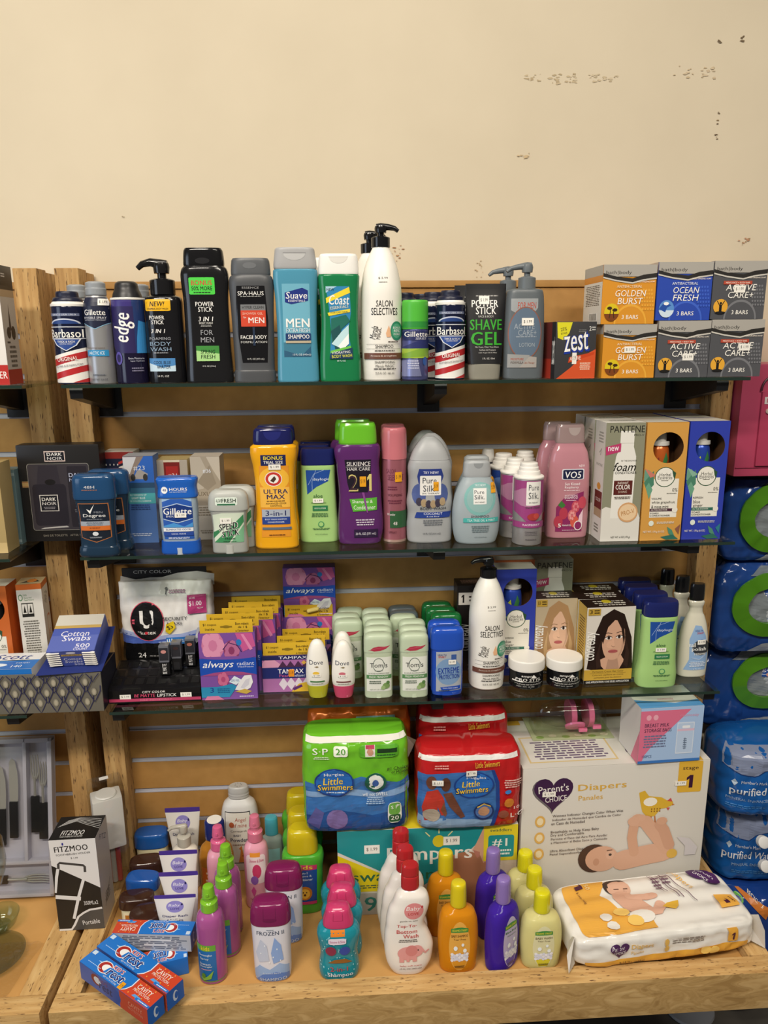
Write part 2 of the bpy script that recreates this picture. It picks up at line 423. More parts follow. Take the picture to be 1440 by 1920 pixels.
decal('chipped_paint', ops, SC, wall, .0004, .00001)

ZG = [1.4087-.0762*k for k in range(-2, 15)]
def slats(x0, x1, root):
    bm = bmesh.new(); zt, zb, g = 1.66, .36, .0052
    prof = [(0, zt)]
    for z in ZG: prof += [(0, z+g), (.009, z+g), (.009, z-g), (0, z-g)]
    prof += [(0, zb), (.018, zb), (.018, zt)]
    A = [bm.verts.new((x0, y, z)) for y, z in prof]; Bv = [bm.verts.new((x1, y, z)) for y, z in prof]
    n = len(prof)
    for i in range(n): bm.faces.new((A[i], A[(i+1) % n], Bv[(i+1) % n], Bv[i]))
    bm.faces.new(A[::-1]); bm.faces.new(Bv)
    bmesh.ops.recalc_face_normals(bm, faces=bm.faces[:])
    finish('slat_panel', bm, MDF, root, smooth=False)
    for z in ZG:
        bm = bmesh.new(); boxbm(bm, x0+.001, x1-.001, .0028, .0088, z-.005, z+.005); boxbm(bm, x0+.001, x1-.001, -.0006, .0028, z-.005, z-.0034); boxbm(bm, x0+.001, x1-.001, .001, .0028, z+.0042, z+.005)
        finish('groove_insert', bm, 'b2b2bb', root, smooth=False)
    block('top_strip', x0, x1, -.004, -.0005, 1.648, 1.661, MDF, root, .001)
def post(x0, x1, root):
    bm = bmesh.new(); boxbm(bm, x0, x1, -.042, .004, .0004, 1.683, .0025); boxbm(bm, x0, x1, .0048, .05, .0004, 1.679, .0025)
    finish('post', bm, POSTM, root)
st = empty('display_stand', (.13, 0, 0)); tag(st, 'timber framed slatwall display stand filling the middle of the picture', 'display stand')
ST = empty('display_stand', (-1, 0, 0)); tag(ST, 'neighbouring timber slatwall display stand cut by the left frame edge', 'display stand')
slats(-.4797-.13, .7436-.13, st); post(-.5236-.13, -.4797-.13, st); post(.7436-.13, .7866-.13, st)
block('deck_panel', -.4895-.13, .745-.13, -.3725, -.001, .374, .392, DECKM, st)
bm = bmesh.new(); boxbm(bm, -.533-.13, .80-.13, -.412, -.373, .33, RT, .002)
fb = finish('front_board', bm, [RAILM, OSBM], st)
for f in fb.data.polygons:
    if f.normal.y < -.7: f.material_index = 1
for x0, x1 in ((-.533, -.49), (.7455, .7885)): block('side_rail', x0-.13, x1-.13, -.372, -.044 if x0 > 0 else -.043, .33, RT, RAILY, st, .002)
block('kick_board', -.48-.13, .74-.13, -.03, -.02, .0004, .328, '2a221a/d', st)
slats(-1.35+1, -.5985+1, ST); post(-.5985+1, -.555+1, ST)
block('deck_panel', -1.35+1, -.599+1, -.3725, -.001, .374, .392, DECKM, ST)
bm = bmesh.new(); boxbm(bm, -1.35+1, -.548+1, -.412, -.373, .33, RT, .002)
finish('front_board', bm, RAILM, ST)
block('side_rail', -.598+1, -.548+1, -.372, -.043, .33, RT, RAILY, ST, .002)
BR = []
def bracket(x, z, label, tip=-.19):
    r = empty('shelf_bracket', (x, 0, z-.0068)); tag(r, label, 'bracket', 'black shelf brackets')
    block('wall_plate', -.0225, .0225, -.005, -.0012, -.066, 0, '15161a', r, .001)
    bm = bmesh.new()
    A = [(-.0052, -.052), (-.0052, 0), (tip, 0), (tip-.002, -.004), (tip, -.018)]
    for s in (-1, 1): pass
    va = [bm.verts.new((-.011, y, q)) for y, q in A]; vb = [bm.verts.new((.011, y, q)) for y, q in A]
    for i in range(5): bm.faces.new((va[i], va[(i+1) % 5], vb[(i+1) % 5], vb[i]))
    bm.faces.new(va[::-1]); bm.faces.new(vb); bmesh.ops.recalc_face_normals(bm, faces=bm.faces[:])
    finish('arm', bm, '101114', r, sharp=20)
names = {S1: 'top', S2: 'middle', S3: 'lowest'}
for z, x0, x1 in ((S1, -.474, .731), (S2, -.472, .733), (S3, -.448, .733)):
    n = names[z]; o = block('glass_shelf', x0, x1, -.203, -.0065, z-.0063, z-.0003, GLASS, None, .0008)
    tag(o, f'{n} glass shelf of the middle stand, full of toiletries', 'shelf', 'glass shelves of the middle stand')
    rim = block('front_edge', x0, x1, -.2036, -.2031, z-.0058, z-.0002, '24352e/g', o, 0)
    for x, wd in ((-.454 if z != S3 else -.436, 'left'), (.176, 'middle'), ({S1: .687, S2: .66, S3: .7185}[z], 'right')): bracket(x, z, f'black metal bracket under the {wd} part of the {n} glass shelf')
for z in (S1, S2, S3):
    n = names[z]; x1 = ony(40, 716, -.203).x if z == S1 else ony(18, 1046, -.203).x if z == S2 else -.6
    o = block('glass_shelf', -1.3, x1, -.203, -.0435, z-.0063, z-.0003, GLASS, None, .0008)
    tag(o, f'{n} glass shelf of the stand at the left edge', 'shelf', 'glass shelves of the left stand')
    block('front_edge', -1.3, x1, -.2036, -.2031, z-.0058, z-.0002, '24352e/g', o, 0)
    bracket(-.632, z, f'black bracket under the {n} glass shelf at the left frame edge')

# ================================================================ shapes shared by several products
def K(n, *a):
    """keys from v, half width pairs; depth follows width"""
    return [(a[i], a[i+1], a[i+1], n) for i in range(0, len(a), 2)]
W0 = 'eeeae0'
# ================================================================ top shelf
Y1 = -.192
def stripes(o, white='efece6', red='b8282c'):
    r = [P([(-1, .016), (1, .016), (1, .40), (-1, .30)], white)]
    for a, b in ((.19, .262), (.045, .112)): r.append(P([(-1, a), (1, a+.1), (1, b+.1), (-1, b)], red))
    r.append(P([(.2, .018), (1, .018), (1, .066), ], red)); return r
barb = stripes(0)+[R(-.8, .735, .8, .765, '6a7390'), T('SINCE USA 1919', 0, .75, 1.3, .018, 'd8dce8'), E(0, .655, .82, .055, 'c6ccdc', 24, 0, 180), E(0, .652, .74, .043, '23407e', 24, 0, 180),
    R(-.95, .615, .95, .624, 'dfe3ec'), T('Barbasol', 0, .55, 1.78, .088, 'f6f4ee', .03), R(-.95, .492, .95, .499, 'dfe3ec'),
    P([(-.78, .49), (.78, .49), (.55, .42), (0, .36), (-.55, .42)], 'dfe3ec'), P([(-.70, .487), (.70, .487), (.5, .425), (0, .37), (-.5, .425)], '2a4a92'), T('THICK & RICH', 0, .462, .95, .022, 'f0efe9'), T('SHAVING CREAM', 0, .438, .7, .014, 'd8dce8'),
    T('ORIGINAL', -.02, .276, 1.15, .042, 'f2eee6', .02, 0, 6), T('SOOTHING ALOE SHAVING FOAM', 0, .205, 1.5, .022, '4b4b58', .005, 0, 6)]
BARB = [('body', K(2, 0, .97, .012, 1, .83, 1, .84, .985), '171d38/g'), ('rim', K(2, .84, 1.0, .85, 1.0, .865, 1.0, .872, .93, .89, .88), 'ece9e2'), ('cap', K(2, .885, .86, .895, .86, .935, .78, .94, .66, .985, .64, 1, .6), '151a33')]
gc = 'shaving cream cans on the top shelf'
bA = thing('shaving_cream_can', 'navy, white and red striped shaving cream can at the left end of the top shelf', 'can', (143, 62, 547, 715), S1, BARB, {'body': barb}, 1, Y1, gc)
bB = thing('shaving_cream_can', 'front striped shaving cream can right of the green capped can', 'can', (844, 56, 545, 711), S1, BARB, {'body': barb}, 1, Y1+.004, gc)
x = bB.location
dup(bB, 'striped shaving cream can just left behind the front one, half its name showing', (x.x-.028, x.y+.048, S1))
dup(bB, 'striped shaving cream can third from the front, mostly hidden behind its twins', (x.x-.040, x.y+.103, S1))
dup(bB, 'shaving cream can directly behind the green capped gel can, only navy lid showing', (ony(762, 560, -.11).x, -.10, S1))
for px, yy, w_ in ((197, Y1, 48),):
    gil = thing('deodorant_spray', 'silver and navy deodorant spray with white price sticker beside the first striped can', 'spray can', (197, 49, 528, 715), S1,
        [('body', K(2, 0, .95, .01, 1, .74, 1, .80, .93, .84, .8, .86, .74), 'a9aaac/m'), ('cap', K(2, .865, .74, .875, .76, .93, .76, .935, .73, .985, .72, 1, .5), '8f9499')],
        {'body': [P([(-1, .60), (0, .54), (1, .60), (1, .80), (.8, .845), (-.8, .845), (-1, .80)], '1b2038'), L([(-1, .60), (0, .54), (1, .60)], .05, '8fc0dc'), T('Gillette', 0, .70, 1.5, .055, 'f4f3ee', .03), T('INVISIBLE SPRAY', 0, .648, 1.6, .022, 'd9dbe2'), T('ANTIPERSPIRANT / DEODORANT', 0, .625, 1.5, .012, 'b5b9c5'), R(-.75, .275, .75, .335, '2f8fc4'), T('ARCTIC ICE', -.05, .305, 1.1, .03, 'eef4f6', .01), T('ADVANCED PERFORMANCE', -.1, .355, 1.3, .012, '6e5c50'), B(0, .09, 1.1, .02, 1, '5b5f68'), T('NET WT. 3.8 OZ', 0, .045, 1.1, .018, '4a4e58')]+price(.62, .80, .6, .065)}, 1, Y1, 'deodorant spray cans')
    dup(gil, 'grey capped deodorant spray behind the first striped can', (ony(160, 715, -.10).x, -.10, S1)); dup(gil, 'grey capped deodorant spray behind the black domed gel can', (ony(275, 715, -.10).x, -.10, S1))
thing('shave_gel_can', 'purple and black shave gel can with white name running up its side', 'can', (250, 60, 528, 714), S1,
    [('body', K(2, 0, .98, .012, 1, .80, 1, .82, .99), '1a1730/g'), ('rim', K(2, .82, 1.02, .83, 1.03, .84, 1), 'e2e0da'), ('cap', K(2, .84, .9, .88, .84, .93, .72, .98, .66, 1, .5), '202022')],
    {'body': [R(-1, .755, 1, .82, '3a2f78'), R(.45, .30, 1, .82, '22396e'), P([(-.7, .3), (.5, .3), (.5, .755), (-1, .755), (-1, .4)], '2a2356'), P([(.55, .30), (1, .3), (1, .60), (.72, .62), (.6, .45)], '3c8fd0'), T('edge', -.1, .55, 1.75, .2, 'f5f3ee', .04, .15, 84), E(-.55, .25, .22, .065, '5a4fa0'), E(-.55, .25, .13, .04, '2a2356'), T('Extra Moisture', .45, .25, .8, .02, 'c5c8da'), T('Super Hydrate', .5, .222, .7, .016, 'c5c8da'), B(.5, .14, .7, .05, 2, '7d7994')]}, 1, Y1)
fp = thing('foaming_wash_pump', 'black foaming body wash bottle with pump and yellow new sticker', 'pump bottle', (316, 69, 492, 716), S1,
    [('body', K(2.6, 0, .97, .01, 1, .66, 1, .71, .93, .735, .6), '17171a/g')],
    {'body': [RR(-.86, .60, .5, .695, 'e9b416', .2), T('NEW!', -.2, .657, .8, .04, '16161a', .03, .25), T('FOAMING BODY WASH', -.18, .617, 1.1, .015, '16161a'), T('POWER', -.25, .545, .8, .032, 'f3f1ec', .02), T('STICK', -.22, .507, .65, .032, 'f3f1ec', .02), T('3 IN 1', -.22, .435, .75, .032, 'f3f1ec', .03, .2), T('FOAMING', -.15, .373, 1.1, .024, '9fa2a8'), T('BODY', -.15, .33, 1.1, .032, '8fa8c0', .0), T('WASH', -.15, .285, 1.1, .032, '8fa8c0', .0), B(-.15, .255, .9, .012, 1, 'b8bac0'), R(-.8, .10, .55, .21, '4b87c0'), P([(-.8, .10), (.55, .10), (.55, .15), (-.1, .13), (-.8, .17)], 'c5dcea'), T('COOL BLUE', -.12, .175, .9, .026, '16263a', .02, .15), T('WATER', -.05, .138, .7, .03, '16263a', .02, .15), T('14 FL OZ', -.1, .06, .6, .016, 'd8d8d4')]}, .8, Y1)
i = INFO[fp.name]; pump(fp, .735, i[0], i[2], '19191b/g', -1, .66, 0, 1.25, 1.0, .004)
ps = thing('body_wash_bottle', 'tall black body wash bottle with green bonus sticker', 'bottle', (396, 88, 466, 717), S1,
    [('body', K(3, 0, .97, .012, 1, .3, .94, .6, .93, .8, .99, .85, .93, .87, .84), '1b1b1d/g'), ('cap', K(3.2, .868, .82, .885, .84, .98, .80, 1, .74), '151517/g')],
    {'body': [RR(-.6, .66, .46, .785, '4fd24a', .15), T('BONUS', -.07, .745, .85, .036, 'd23a3a', .03), T('50% MORE', -.07, .705, .85, .03, '202020', .02), B(-.07, .675, .7, .014, 1, '202020'), T('POWER', 0, .59, .75, .034, 'f3f1ec', .02), T('STICK', .02, .55, .6, .034, 'f3f1ec', .02), T('3 IN 1', .02, .48, .62, .034, 'f3f1ec', .03, .2), T('BODY WASH', .02, .45, .55, .014, 'e4e2dc'), B(.02, .43, .45, .015, 2, 'b8b8b4'), T('FOR', .03, .38, .5, .038, 'a4a6aa', 0), T('MEN', .04, .325, .55, .038, 'a4a6aa', 0), R(-.45, .165, .5, .28, '3f8a3c'), P([(-.45, .165), (.5, .165), (.5, .22), (-.45, .245)], 'a8d68a'), T('SPRING', .03, .235, .6, .03, '18301a', .02, .1), T('FRESH', .03, .198, .6, .03, '18301a', .02, .1), T('15 FL OZ (443ml)', .05, .125, .55, .014, 'd8d8d4')],
     'cap': [E(0, .905, .3, .022, '2a2a2c/g')]}, .48, Y1)
thing('shower_gel_bottle', 'charcoal grey shower gel bottle with red square on a black label', 'bottle', (481, 82, 485, 716), S1,
    [('body', K(3, 0, .93, .012, .95, .09, .93, .1, .90, .3, .92, .6, .96, .8, 1, .85, .95, .868, .86), '4b4d50'), ('cap', K(3, .865, .86, .88, .88, .98, .84, 1, .78), '55585b')],
    {'body': [P([(-.62, .78), (.62, .78), (.72, .5), (.62, .16), (-.5, .16), (-.72, .5)], '17171a/g'), T('ESSENCE', 0, .765, .75, .016, '9a9a9a'), T('SPA·HAUS', 0, .72, 1.15, .032, 'f0eee8', .005), B(0, .695, 1.0, .01, 1, 'b0b0ac'), R(-.48, .585, .62, .632, '77797b'), T('HYPER CLEAN', .07, .609, .95, .022, '2a2a2c'), R(-.48, .455, .62, .585, 'd0482e'), T('SHOWER GEL', .05, .56, .9, .018, 'e8b8a4'), T('for', -.3, .53, .12, .016, 'f0eee8'), T('MEN', .2, .505, .7, .045, 'f4f2ec', .025), T('FACE&BODY', .05, .37, 1.15, .03, 'f4f2ec', .015), T('FORMULATION', .05, .33, 1.15, .018, 'c8c8c4'), R(.02, .3, .12, .45, '23324a'), T('16 FL OZ (473 mL)', .1, .19, .75, .02, 'c8c8c4')],
     'cap': [E(0, .94, .3, .025, '66696c')]}, .5, Y1)
su = thing('mens_shampoo_bottle', 'blue shampoo bottle with grey cap and white MEN lettering', 'bottle', (559, 82, 465, 715), S1,
    [('body', K(3.4, 0, .93, .012, .955, .1, .95, .35, .9, .6, .93, .78, 1, .835, .985, .845, .9), '4f93ad/g'), ('cap', K(3.4, .845, .94, .86, .965, .96, .90, .99, .87, 1, .8), 'a4a4a4')],
    {'body': [R(-.6, .19, .62, .735, '6fb0c6'), P([(-.6, .19), (.62, .19), (.62, .30), (-.6, .30)], '2b5a78'), P([(-.6, .24), (.2, .20), (.62, .27), (.62, .30), (-.6, .30)], '3c7890'), P([(-.48, .67), (.3, .705), (.55, .685), (.55, .61), (-.2, .585), (-.48, .6)], '1d3180'), T('Suave', .04, .65, .95, .05, 'f4f3ee', .02, .12), T('ESSENTIALS', .04, .61, .75, .016, 'e4e6ee'), T('MEN', .06, .445, 1.05, .066, 'f2f2ee', .035), T('EXTRA FRESH', .06, .39, 1.05, .03, 'e8eef0', .012), R(-.5, .315, .62, .368, '1d3a6a'), T('SHAMPOO', .08, .343, .95, .032, 'f2f2ee', .02), R(-.5, .295, .62, .312, 'b4a890'), T('15 FL OZ (443mL)', .2, .205, .8, .018, 'd8e2e6')],
     'cap': [E(0, .955, .48, .05, 'b7b7b6', 24, 180, 360), L([(-.5, .96), (.5, .96)], .03, '8c8c8c')]}, .42, Y1)
co = thing('green_body_wash_bottle', 'green body wash bottle with white cap and ocean wave picture', 'bottle', (639, 78, 477, 714), S1,
    [('body', K(3, 0, .95, .012, .98, .12, .99, .3, .93, .5, .88, .7, .93, .83, .98, .845, .93), '1d7a4a/g'), ('cap', K(3.2, .845, .94, .86, .95, .98, .90, 1, .84), 'eeece6')],
    {'body': [P([(-.62, .75), (.48, .75), (.55, .55), (.4, .4), (.6, .18), (-.5, .18), (-.4, .4), (-.5, .6)], '2f86b8'), P([(-.62, .75), (-.1, .75), (-.62, .70)], 'a9cfe0'), P([(-.62, .66), (.48, .745), (.52, .70), (-.6, .62)], 'f0d838'), T('NEW', -.4, .725, .35, .02, '18324a', .02), T('Coast', .0, .645, .95, .075, 'f6f4ee', .04, .2), T('ESSENTIALS', .0, .588, .85, .022, 'e8e8d0', .012, 0, 6), P([(-.55, .545), (.5, .575), (.5, .55), (-.5, .52)], 'f0d838'), T('FOR DRY SKIN', 0, .548, .8, .014, '18324a', .01, 0, 3), P([(-.4, .5), (.3, .53), (.5, .48), (.1, .42), (-.1, .35), (-.4, .30)], '1f6a5c'), P([(-.42, .4), (.0, .45), (.2, .3), (-.2, .24)], '174e50'), P([(-.4, .30), (.1, .40), (.42, .45), (.42, .30), (.1, .26)], 'bfe0e6'), P([(-.1, .28), (.42, .38), (.42, .3), (.1, .25)], 'f0f6f4'), P([(-.45, .245), (.5, .285), (.55, .255), (-.45, .215)], '6cc04a'), P([(-.46, .225), (.58, .27), (.6, .18), (-.5, .18)], '173a5a'), T('HYDRATING', .05, .232, .85, .02, 'f0efe8', .01, 0, 4), T('BODY WASH', .08, .203, .95, .024, 'd8d84a', .02, 0, 4), T('18 FL OZ', .05, .165, .4, .012, 'd8e2e6')],
     'cap': [E(0, .975, .42, .05, 'dddbd4', 24, 180, 360), L([(-.45, .975), (.45, .975)], .03, 'cfccc4')]}, .45, Y1)
dup(co, 'green body wash bottle hidden behind its twin, white cap edge showing', (co.location.x-.015, co.location.y+.062, S1))
sal_dec = [T('$ 5.99', .05, .66, .45, .016, '4a4642', 0), B(.05, .635, .5, .01, 1, '8a8680'), T('SALON', .1, .50, .8, .04, '24211f', .012, .05), T('SELECTIVES', .1, .45, 1.25, .045, '24211f', .012), T('Marula', -.42, .315, .62, .04, '3a3330', .0, .25, 78), T('MAGIC', -.18, .31, .55, .028, '57504c', .0, 0, 82), P([(.3, .36), (.42, .31), (.38, .285), (.2, .285), (.16, .31)], 'e9b68c'), E(.68, .325, .3, .062, '2f8a68'), E(.68, .325, .23, .047, '57a886'), T('BONUS', .68, .345, .35, .014, 'f0f2ee'), T('40%', .68, .325, .3, .02, 'f0f2ee'), T('MORE', .68, .303, .3, .012, 'f0f2ee'), B(.5, .255, .6, .012, 1, '4a3a34'), T('SHAMPOO', .08, .225, .85, .022, '24211f', 0), L([(-.75, .24), (.85, .24)], .012, '8a8680'), L([(-.75, .21), (.85, .21)], .012, '8a8680'), B(.1, .197, .95, .012, 1, '4a4642'), R(-.85, .142, .97, .182, '6e4638'), T('Protects & strengthens', .05, .162, 1.2, .013, 'e8dcd0'), T('SHAMPOOING', .1, .122, .95, .016, '2a2725'), T('Marula MAGIC', .1, .097, .9, .018, '2a2725', 0, .2), B(.1, .078, 1.2, .012, 1, '4a4642'), T('22.5 FL OZ / 665 mL', .1, .05, .9, .014, '2a2725')]
SALON = [('body', K(2.2, 0, .9, .01, .95, .3, 1, .55, 1, .70, .86, .80, .62, .855, .42, .862, .4), 'efece3')]
sa = thing('shampoo_pump_bottle', 'tall white shampoo bottle with black pump, tallest thing on the top shelf', 'pump bottle', (716, 76, 423, 713), S1, SALON, {'body': sal_dec}, 1, Y1, 'white shampoo bottles with black pumps')
i = INFO[sa.name]; pump(sa, .862, i[0], i[2], '161618/g', 1, .45, 0, .85, 1.0)
dup(sa, 'white shampoo bottle with black pump hidden behind the tallest bottle', (sa.location.x-.016, sa.location.y+.09, S1))
thing('shave_gel_can', 'small shave gel can with bright green cap and violet body', 'can', (778, 49, 563, 713), S1,
    [('body', K(2, 0, .93, .012, 1, .62, 1, .64, .95), '5a5f94/m'), ('cap', K(2, .64, .98, .65, 1, .73, 1, .735, 1.0, .97, 1, 1, .92), '4fb63a')],
    {'body': [R(-1, .50, 1, .63, '262c5c'), T('Gillette', .02, .578, 1.75, .066, 'f2f1ec', .03), T('SERIES', .35, .524, .85, .028, 'c8cad8', .01, .2), P([(-1, .42), (.2, .5), (1, .5), (1, .40), (-1, .40)], '2a3268'), R(-1, .28, 1, .40, '9dbb3e'), P([(-1, .28), (1, .31), (1, .4), (.3, .4), (-1, .33)], '7fa83a'), P([(-1, .25), (.1, .28), (.4, .05), (-1, .05)], '8f95c0/m'), E(.65, .24, .16, .055, '2f5aa0'), B(-.2, .2, .9, .12, 4, 'c2c5dc')],
     'cap': [R(-1, .66, 1, .735, '2f8f3c')]}, 1, Y1)
sg = thing('shave_gel_tube', 'front black shave gel tube with green GEL lettering, clear cap down', 'tube', (911, 76, 532, 712), S1,
    [('body', [(.165, .84, .8, 3), (.4, .9, .62, 2.6), (.7, .97, .36, 2.2), (.93, 1, .1, 2), (1, 1.0, .05, 2)], '19191b'), ('cap', K(2.6, 0, .74, .012, .76, .15, .8, .165, .78), 'a5a294/t')],
    {'body': [B(.05, .875, 1.3, .02, 1, 'b0aeaa'), T('POWER', -.05, .795, 1.3, .075, 'f4f2ec', .025), T('STICK', 0, .72, 1.0, .075, 'f4f2ec', .025), T('FACE & BODY', 0, .66, .75, .022, 'c8c6c0'), T('SHAVE', 0, .575, 1.55, .11, '35a32c', .04), T('GEL', .02, .43, 1.5, .14, '35a32c', .05), T('No Foam, Clear View Shave', .05, .34, 1.15, .02, 'c8c6c0', .0), T('Soften & Protect', .07, .31, .8, .018, 'c8c6c0', 0), T('with Argan Oil & Aloe', .07, .28, .9, .018, 'c8c6c0', 0), T('5 FL. OZ. 150ml', .12, .22, .6, .018, 'd8d6d0', 0)]+price(-.1, .83, .5, .085)}, .62, Y1+.005, 'black shave gel tubes')
dup(sg, 'black shave gel tube standing behind its twin, only left edge showing', (sg.location.x-.017, sg.location.y+.04, S1))
lp = thing('lotion_pump_bottle', 'slate grey lotion pump bottle with round label beside the shave gel tubes', 'pump bottle', (973, 76, 495, 706), S1,
    [('body', K(3.2, 0, .95, .012, .98, .3, 1, .6, .96, .74, .9, .775, .84, .787, .6), '5d6468')],
    {'body': [P([(-.75, .7), (.55, .7), (.55, .62), (.3, .56), (-.2, .54), (-.75, .6)], '9a9ea0'), T('FOR MEN', .0, .64, .9, .055, 'b84a34', .01, .1), E(-.05, .4, .82, .23, '8c5a4a', 32), E(-.05, .4, .77, .22, '5f7184', 32), T('ACTIVE', -.1, .46, 1.0, .05, '9aa4ae', 0), T('CARE+', .05, .405, .9, .05, '9aa4ae', 0), B(0, .37, 1.2, .016, 1, '98a2ac'), T('LOTION', .05, .30, .75, .035, 'a4aeb6', 0), P([(-.85, .22), (.2, .21), (.1, .15), (-.2, .1), (-.85, .1)], '9a9a98'), P([(-.3, .1), (.55, .1), (.55, .19), (.2, .2)], 'a8a29c'), T('MOISTURE', -.4, .175, .6, .02, 'b05038'), T('FORMULA', -.4, .145, .6, .02, '6a5a54'), T('Skin Therapy', .2, .14, .5, .02, 'a86a54', 0, .2)]+price(.05, .50, .58, .065)}, .62, Y1+.01, 'grey lotion pump bottles')
i = INFO[lp.name]; pump(lp, .785, i[0], i[2], '666d71', -1, .42, .1*i[0], 1.0, 1.0, -.002)
dup(lp, 'slate grey lotion pump bottle behind its twin, nozzle poking out left', (lp.location.x-.012, lp.location.y+.075, S1))
box('soap_carton', 'thin teal soap carton squeezed behind the dark two bar carton', 'box', (1010, 1032, 606, 706), S1, .06, '1f7a86', {'front': [R(-1, .02, 1, .2, 'c04838'), B(0, .4, 1.4, .3, 4, 'd8e8e8')]}, -.12)
z_dec = [P([(-.95, .99), (-.2, .99), (-.35, .8), (-.62, .68), (-.9, .72)], 'e0d92c'), T('25%', -.62, .87, .3, .06, '2a2a20', .02, 0, 10), T('BONUS', -.6, .8, .3, .035, '2a2a20', .01, 0, 10), T('2', .68, .88, .1, .08, 'f0efea', .01), B(.85, .88, .2, .08, 2, 'c8c8c4'), P([(-.9, 0), (1, 0), (1, .52), (.3, .38), (-.2, .2)], 'd4552c'), P([(-.35, .28), (.9, .42), (.95, .47), (-.3, .38)], 'c8451f'), T('zest', .02, .64, 1.30, .38, '1f3a9c', .15, .12, 6), T('zest', .0, .65, 1.2, .32, 'f6f5f0', .02, .12, 6), T('ACTIVE', .0, .36, .55, .07, 'f2e2d4', .02, .1, 4), B(.5, .22, .6, .14, 4, 'f0d0b8'), B(.3, .84, .4, .06, 2, '7a7a7a')]+price(-.05, .36, .22, .2)
zs = box('soap_carton', 'dark grey two bar soap carton with blue and white script name', 'box', (1037, 1116, 603, 708), S1, .062, '3b3b3d', {'front': z_dec, 'left': [R(.55, 0, 1, 1, '2a2a2c'), T('zest', .78, .5, .34, .5, 'f6f5f0', .03, 0, 0), R(-1, .0, .5, 1, '6e2e2c'), R(-1, 0, .5, .35, 'b03a2c')]}, Y1-.002, rz=math.radians(7))
def soap(px, yt, yb, base, title, sub, ink, kind, label, z=S1, pr=None, left=None, dy=0, top=None):
    hi = {'gold': 'e6a93c', 'blue': '3f63c8', 'grey': '77787c'}[kind]
    d = [R(-1, 0, 1, 1, base), E(.1, -.0, .62, .34, hi, 24, 0, 180), E(.1, 0, .56, .30, base, 24, 0, 180), R(-1, .80, 1, 1, 'aaa69e'), P([(-1, .86), (-.5, .80), (.1, .77), (.5, .83), (1, .86), (1, .78), (.5, .75), (.1, .70), (-.5, .74), (-1, .80)], '2a2826'), P([(-1, .80), (-.5, .745), (.1, .705), (.5, .755), (1, .785), (1, .76), (.5, .73), (.1, .68), (-.5, .72), (-1, .775)], 'c8c4bb'),
         T('bath|body', -.42, .86, .95, .075, '2c2a28', .005), T('MOISTURIZING SOAP', .6, .715, .68, .026, 'f0e6d8'), T(sub, .0, .635, .95, .045, ink, .005, .12)]
    for i in range(30): d.insert(1, E(.55+.1*(i % 5)-.02*(i//5), .25+.065*(i//5), .035, .02, hi, 8))
    for t, v in title: d.append(T(t, .06, v, 1.15 if len(t) > 5 else .95, .108, 'f6f3ea', .006, .15))
    d += [T('3 BARS', .08, .12, .62, .07, 'f6f3ea', .012, .05)]
    if kind != 'grey':
        d += [E(-.62, .2, .28, .15, 'd8c020' if kind == 'gold' else '5a8fd0'), E(-.62, .2, .28, .15, '7a4018' if kind == 'gold' else 'cfe0ee', 24, 190, 350)]
        d += [L([(-.7, .1), (-.66, .22), (-.7, .27)], .03, '3a2410'), L([(-.52, .1), (-.55, .2), (-.5, .24)], .03, '3a2410'), E(-.7, .27, .1, .03, '3a2410', 7), E(-.5, .24, .1, .03, '3a2410', 7)] if kind == 'gold' else [P([(-.9, .2), (-.7, .32), (-.45, .26), (-.6, .22), (-.66, .14)], '2450a4'), E(-.64, .29, .1, .03, 'f4f6f4', 8)]
    else:
        d += [R(-.62, .60, .45, .66, 'b44a36'), T("MEN'S FACE + BODY BAR", -.08, .63, .9, .03, 'f0e0d0'), E(-.66, .22, .27, .13, 'e3a838'), R(-.71, .12, -.61, .25, '1c1a18'), E(-.66, .275, .045, .025, '1c1a18', 10), L([(-.7, .24), (-.8, .32)], .03, '1c1a18'), L([(-.62, .24), (-.52, .32)], .03, '1c1a18'), E(-.66, .115, .2, .025, '1c1a18', 10)]
    if pr: d += price(pr[0], pr[1], .42, .12)
    dd = {'front': d, 'left': left or [R(-1, 0, 1, 1, base), R(-1, .82, 1, 1, 'aaa69e')]}
    if dy == 0 and False: pass
    return box('soap_box', label, 'box', (px[0], px[1], yt, yb), z, .098, base, dd, Y1+.003+dy, 'three bar soap boxes', bev=.001)
sl = [R(-1, 0, 1, 1, 'e3dfd6'), R(-1, .8, 1, 1, 'aaa69e'), R(-1, .72, 1, .83, 'd68a2c'), B(0, .5, 1.6, .36, 12, '5a564e'), R(-.3, .06, .6, .2, 'f2f0ea')]+[R(-.25+i*.1, .07, -.2+i*.1, .19, '26241f') for i in range(8)]
AC, GB = (('ACTIVE', .55), ('CARE+', .42)), (('GOLDEN', .52), ('BURST', .39))
s_ = soap((1127, 1225), 608, 706, 'd6912a', GB, 'ANTIBACTERIAL', 'f0e2c0', 'gold', 'orange soap box at the left of the lower row, under another orange one', pr=(.02, .53), left=[R(-1, 0, 1, 1, 'd6912a'), R(-1, .82, 1, 1, 'aaa69e'), T('3 BARS', .1, .45, 1.2, .1, 'f0e2c0', .01, 0, 90)])
hz = S1+INFO[s_.name][2]+.0004
s2_ = soap((1228, 1325), 601, 705, '515256', AC, '', '', 'grey', 'dark grey soap box in the middle of the lower row, under the blue one', pr=(.2, .36))
s3_ = soap((1326, 1424), 599, 704, '515256', AC, '', '', 'grey', 'dark grey soap box at the right end of the lower row', pr=(.3, .52))
z2 = S1+.0905
soap((1126, 1225), 496, 605, 'd6912a', GB, 'ANTIBACTERIAL', 'f0e2c0', 'gold', 'orange soap box at the left of the upper row, barcode side showing', z=hz, left=sl)
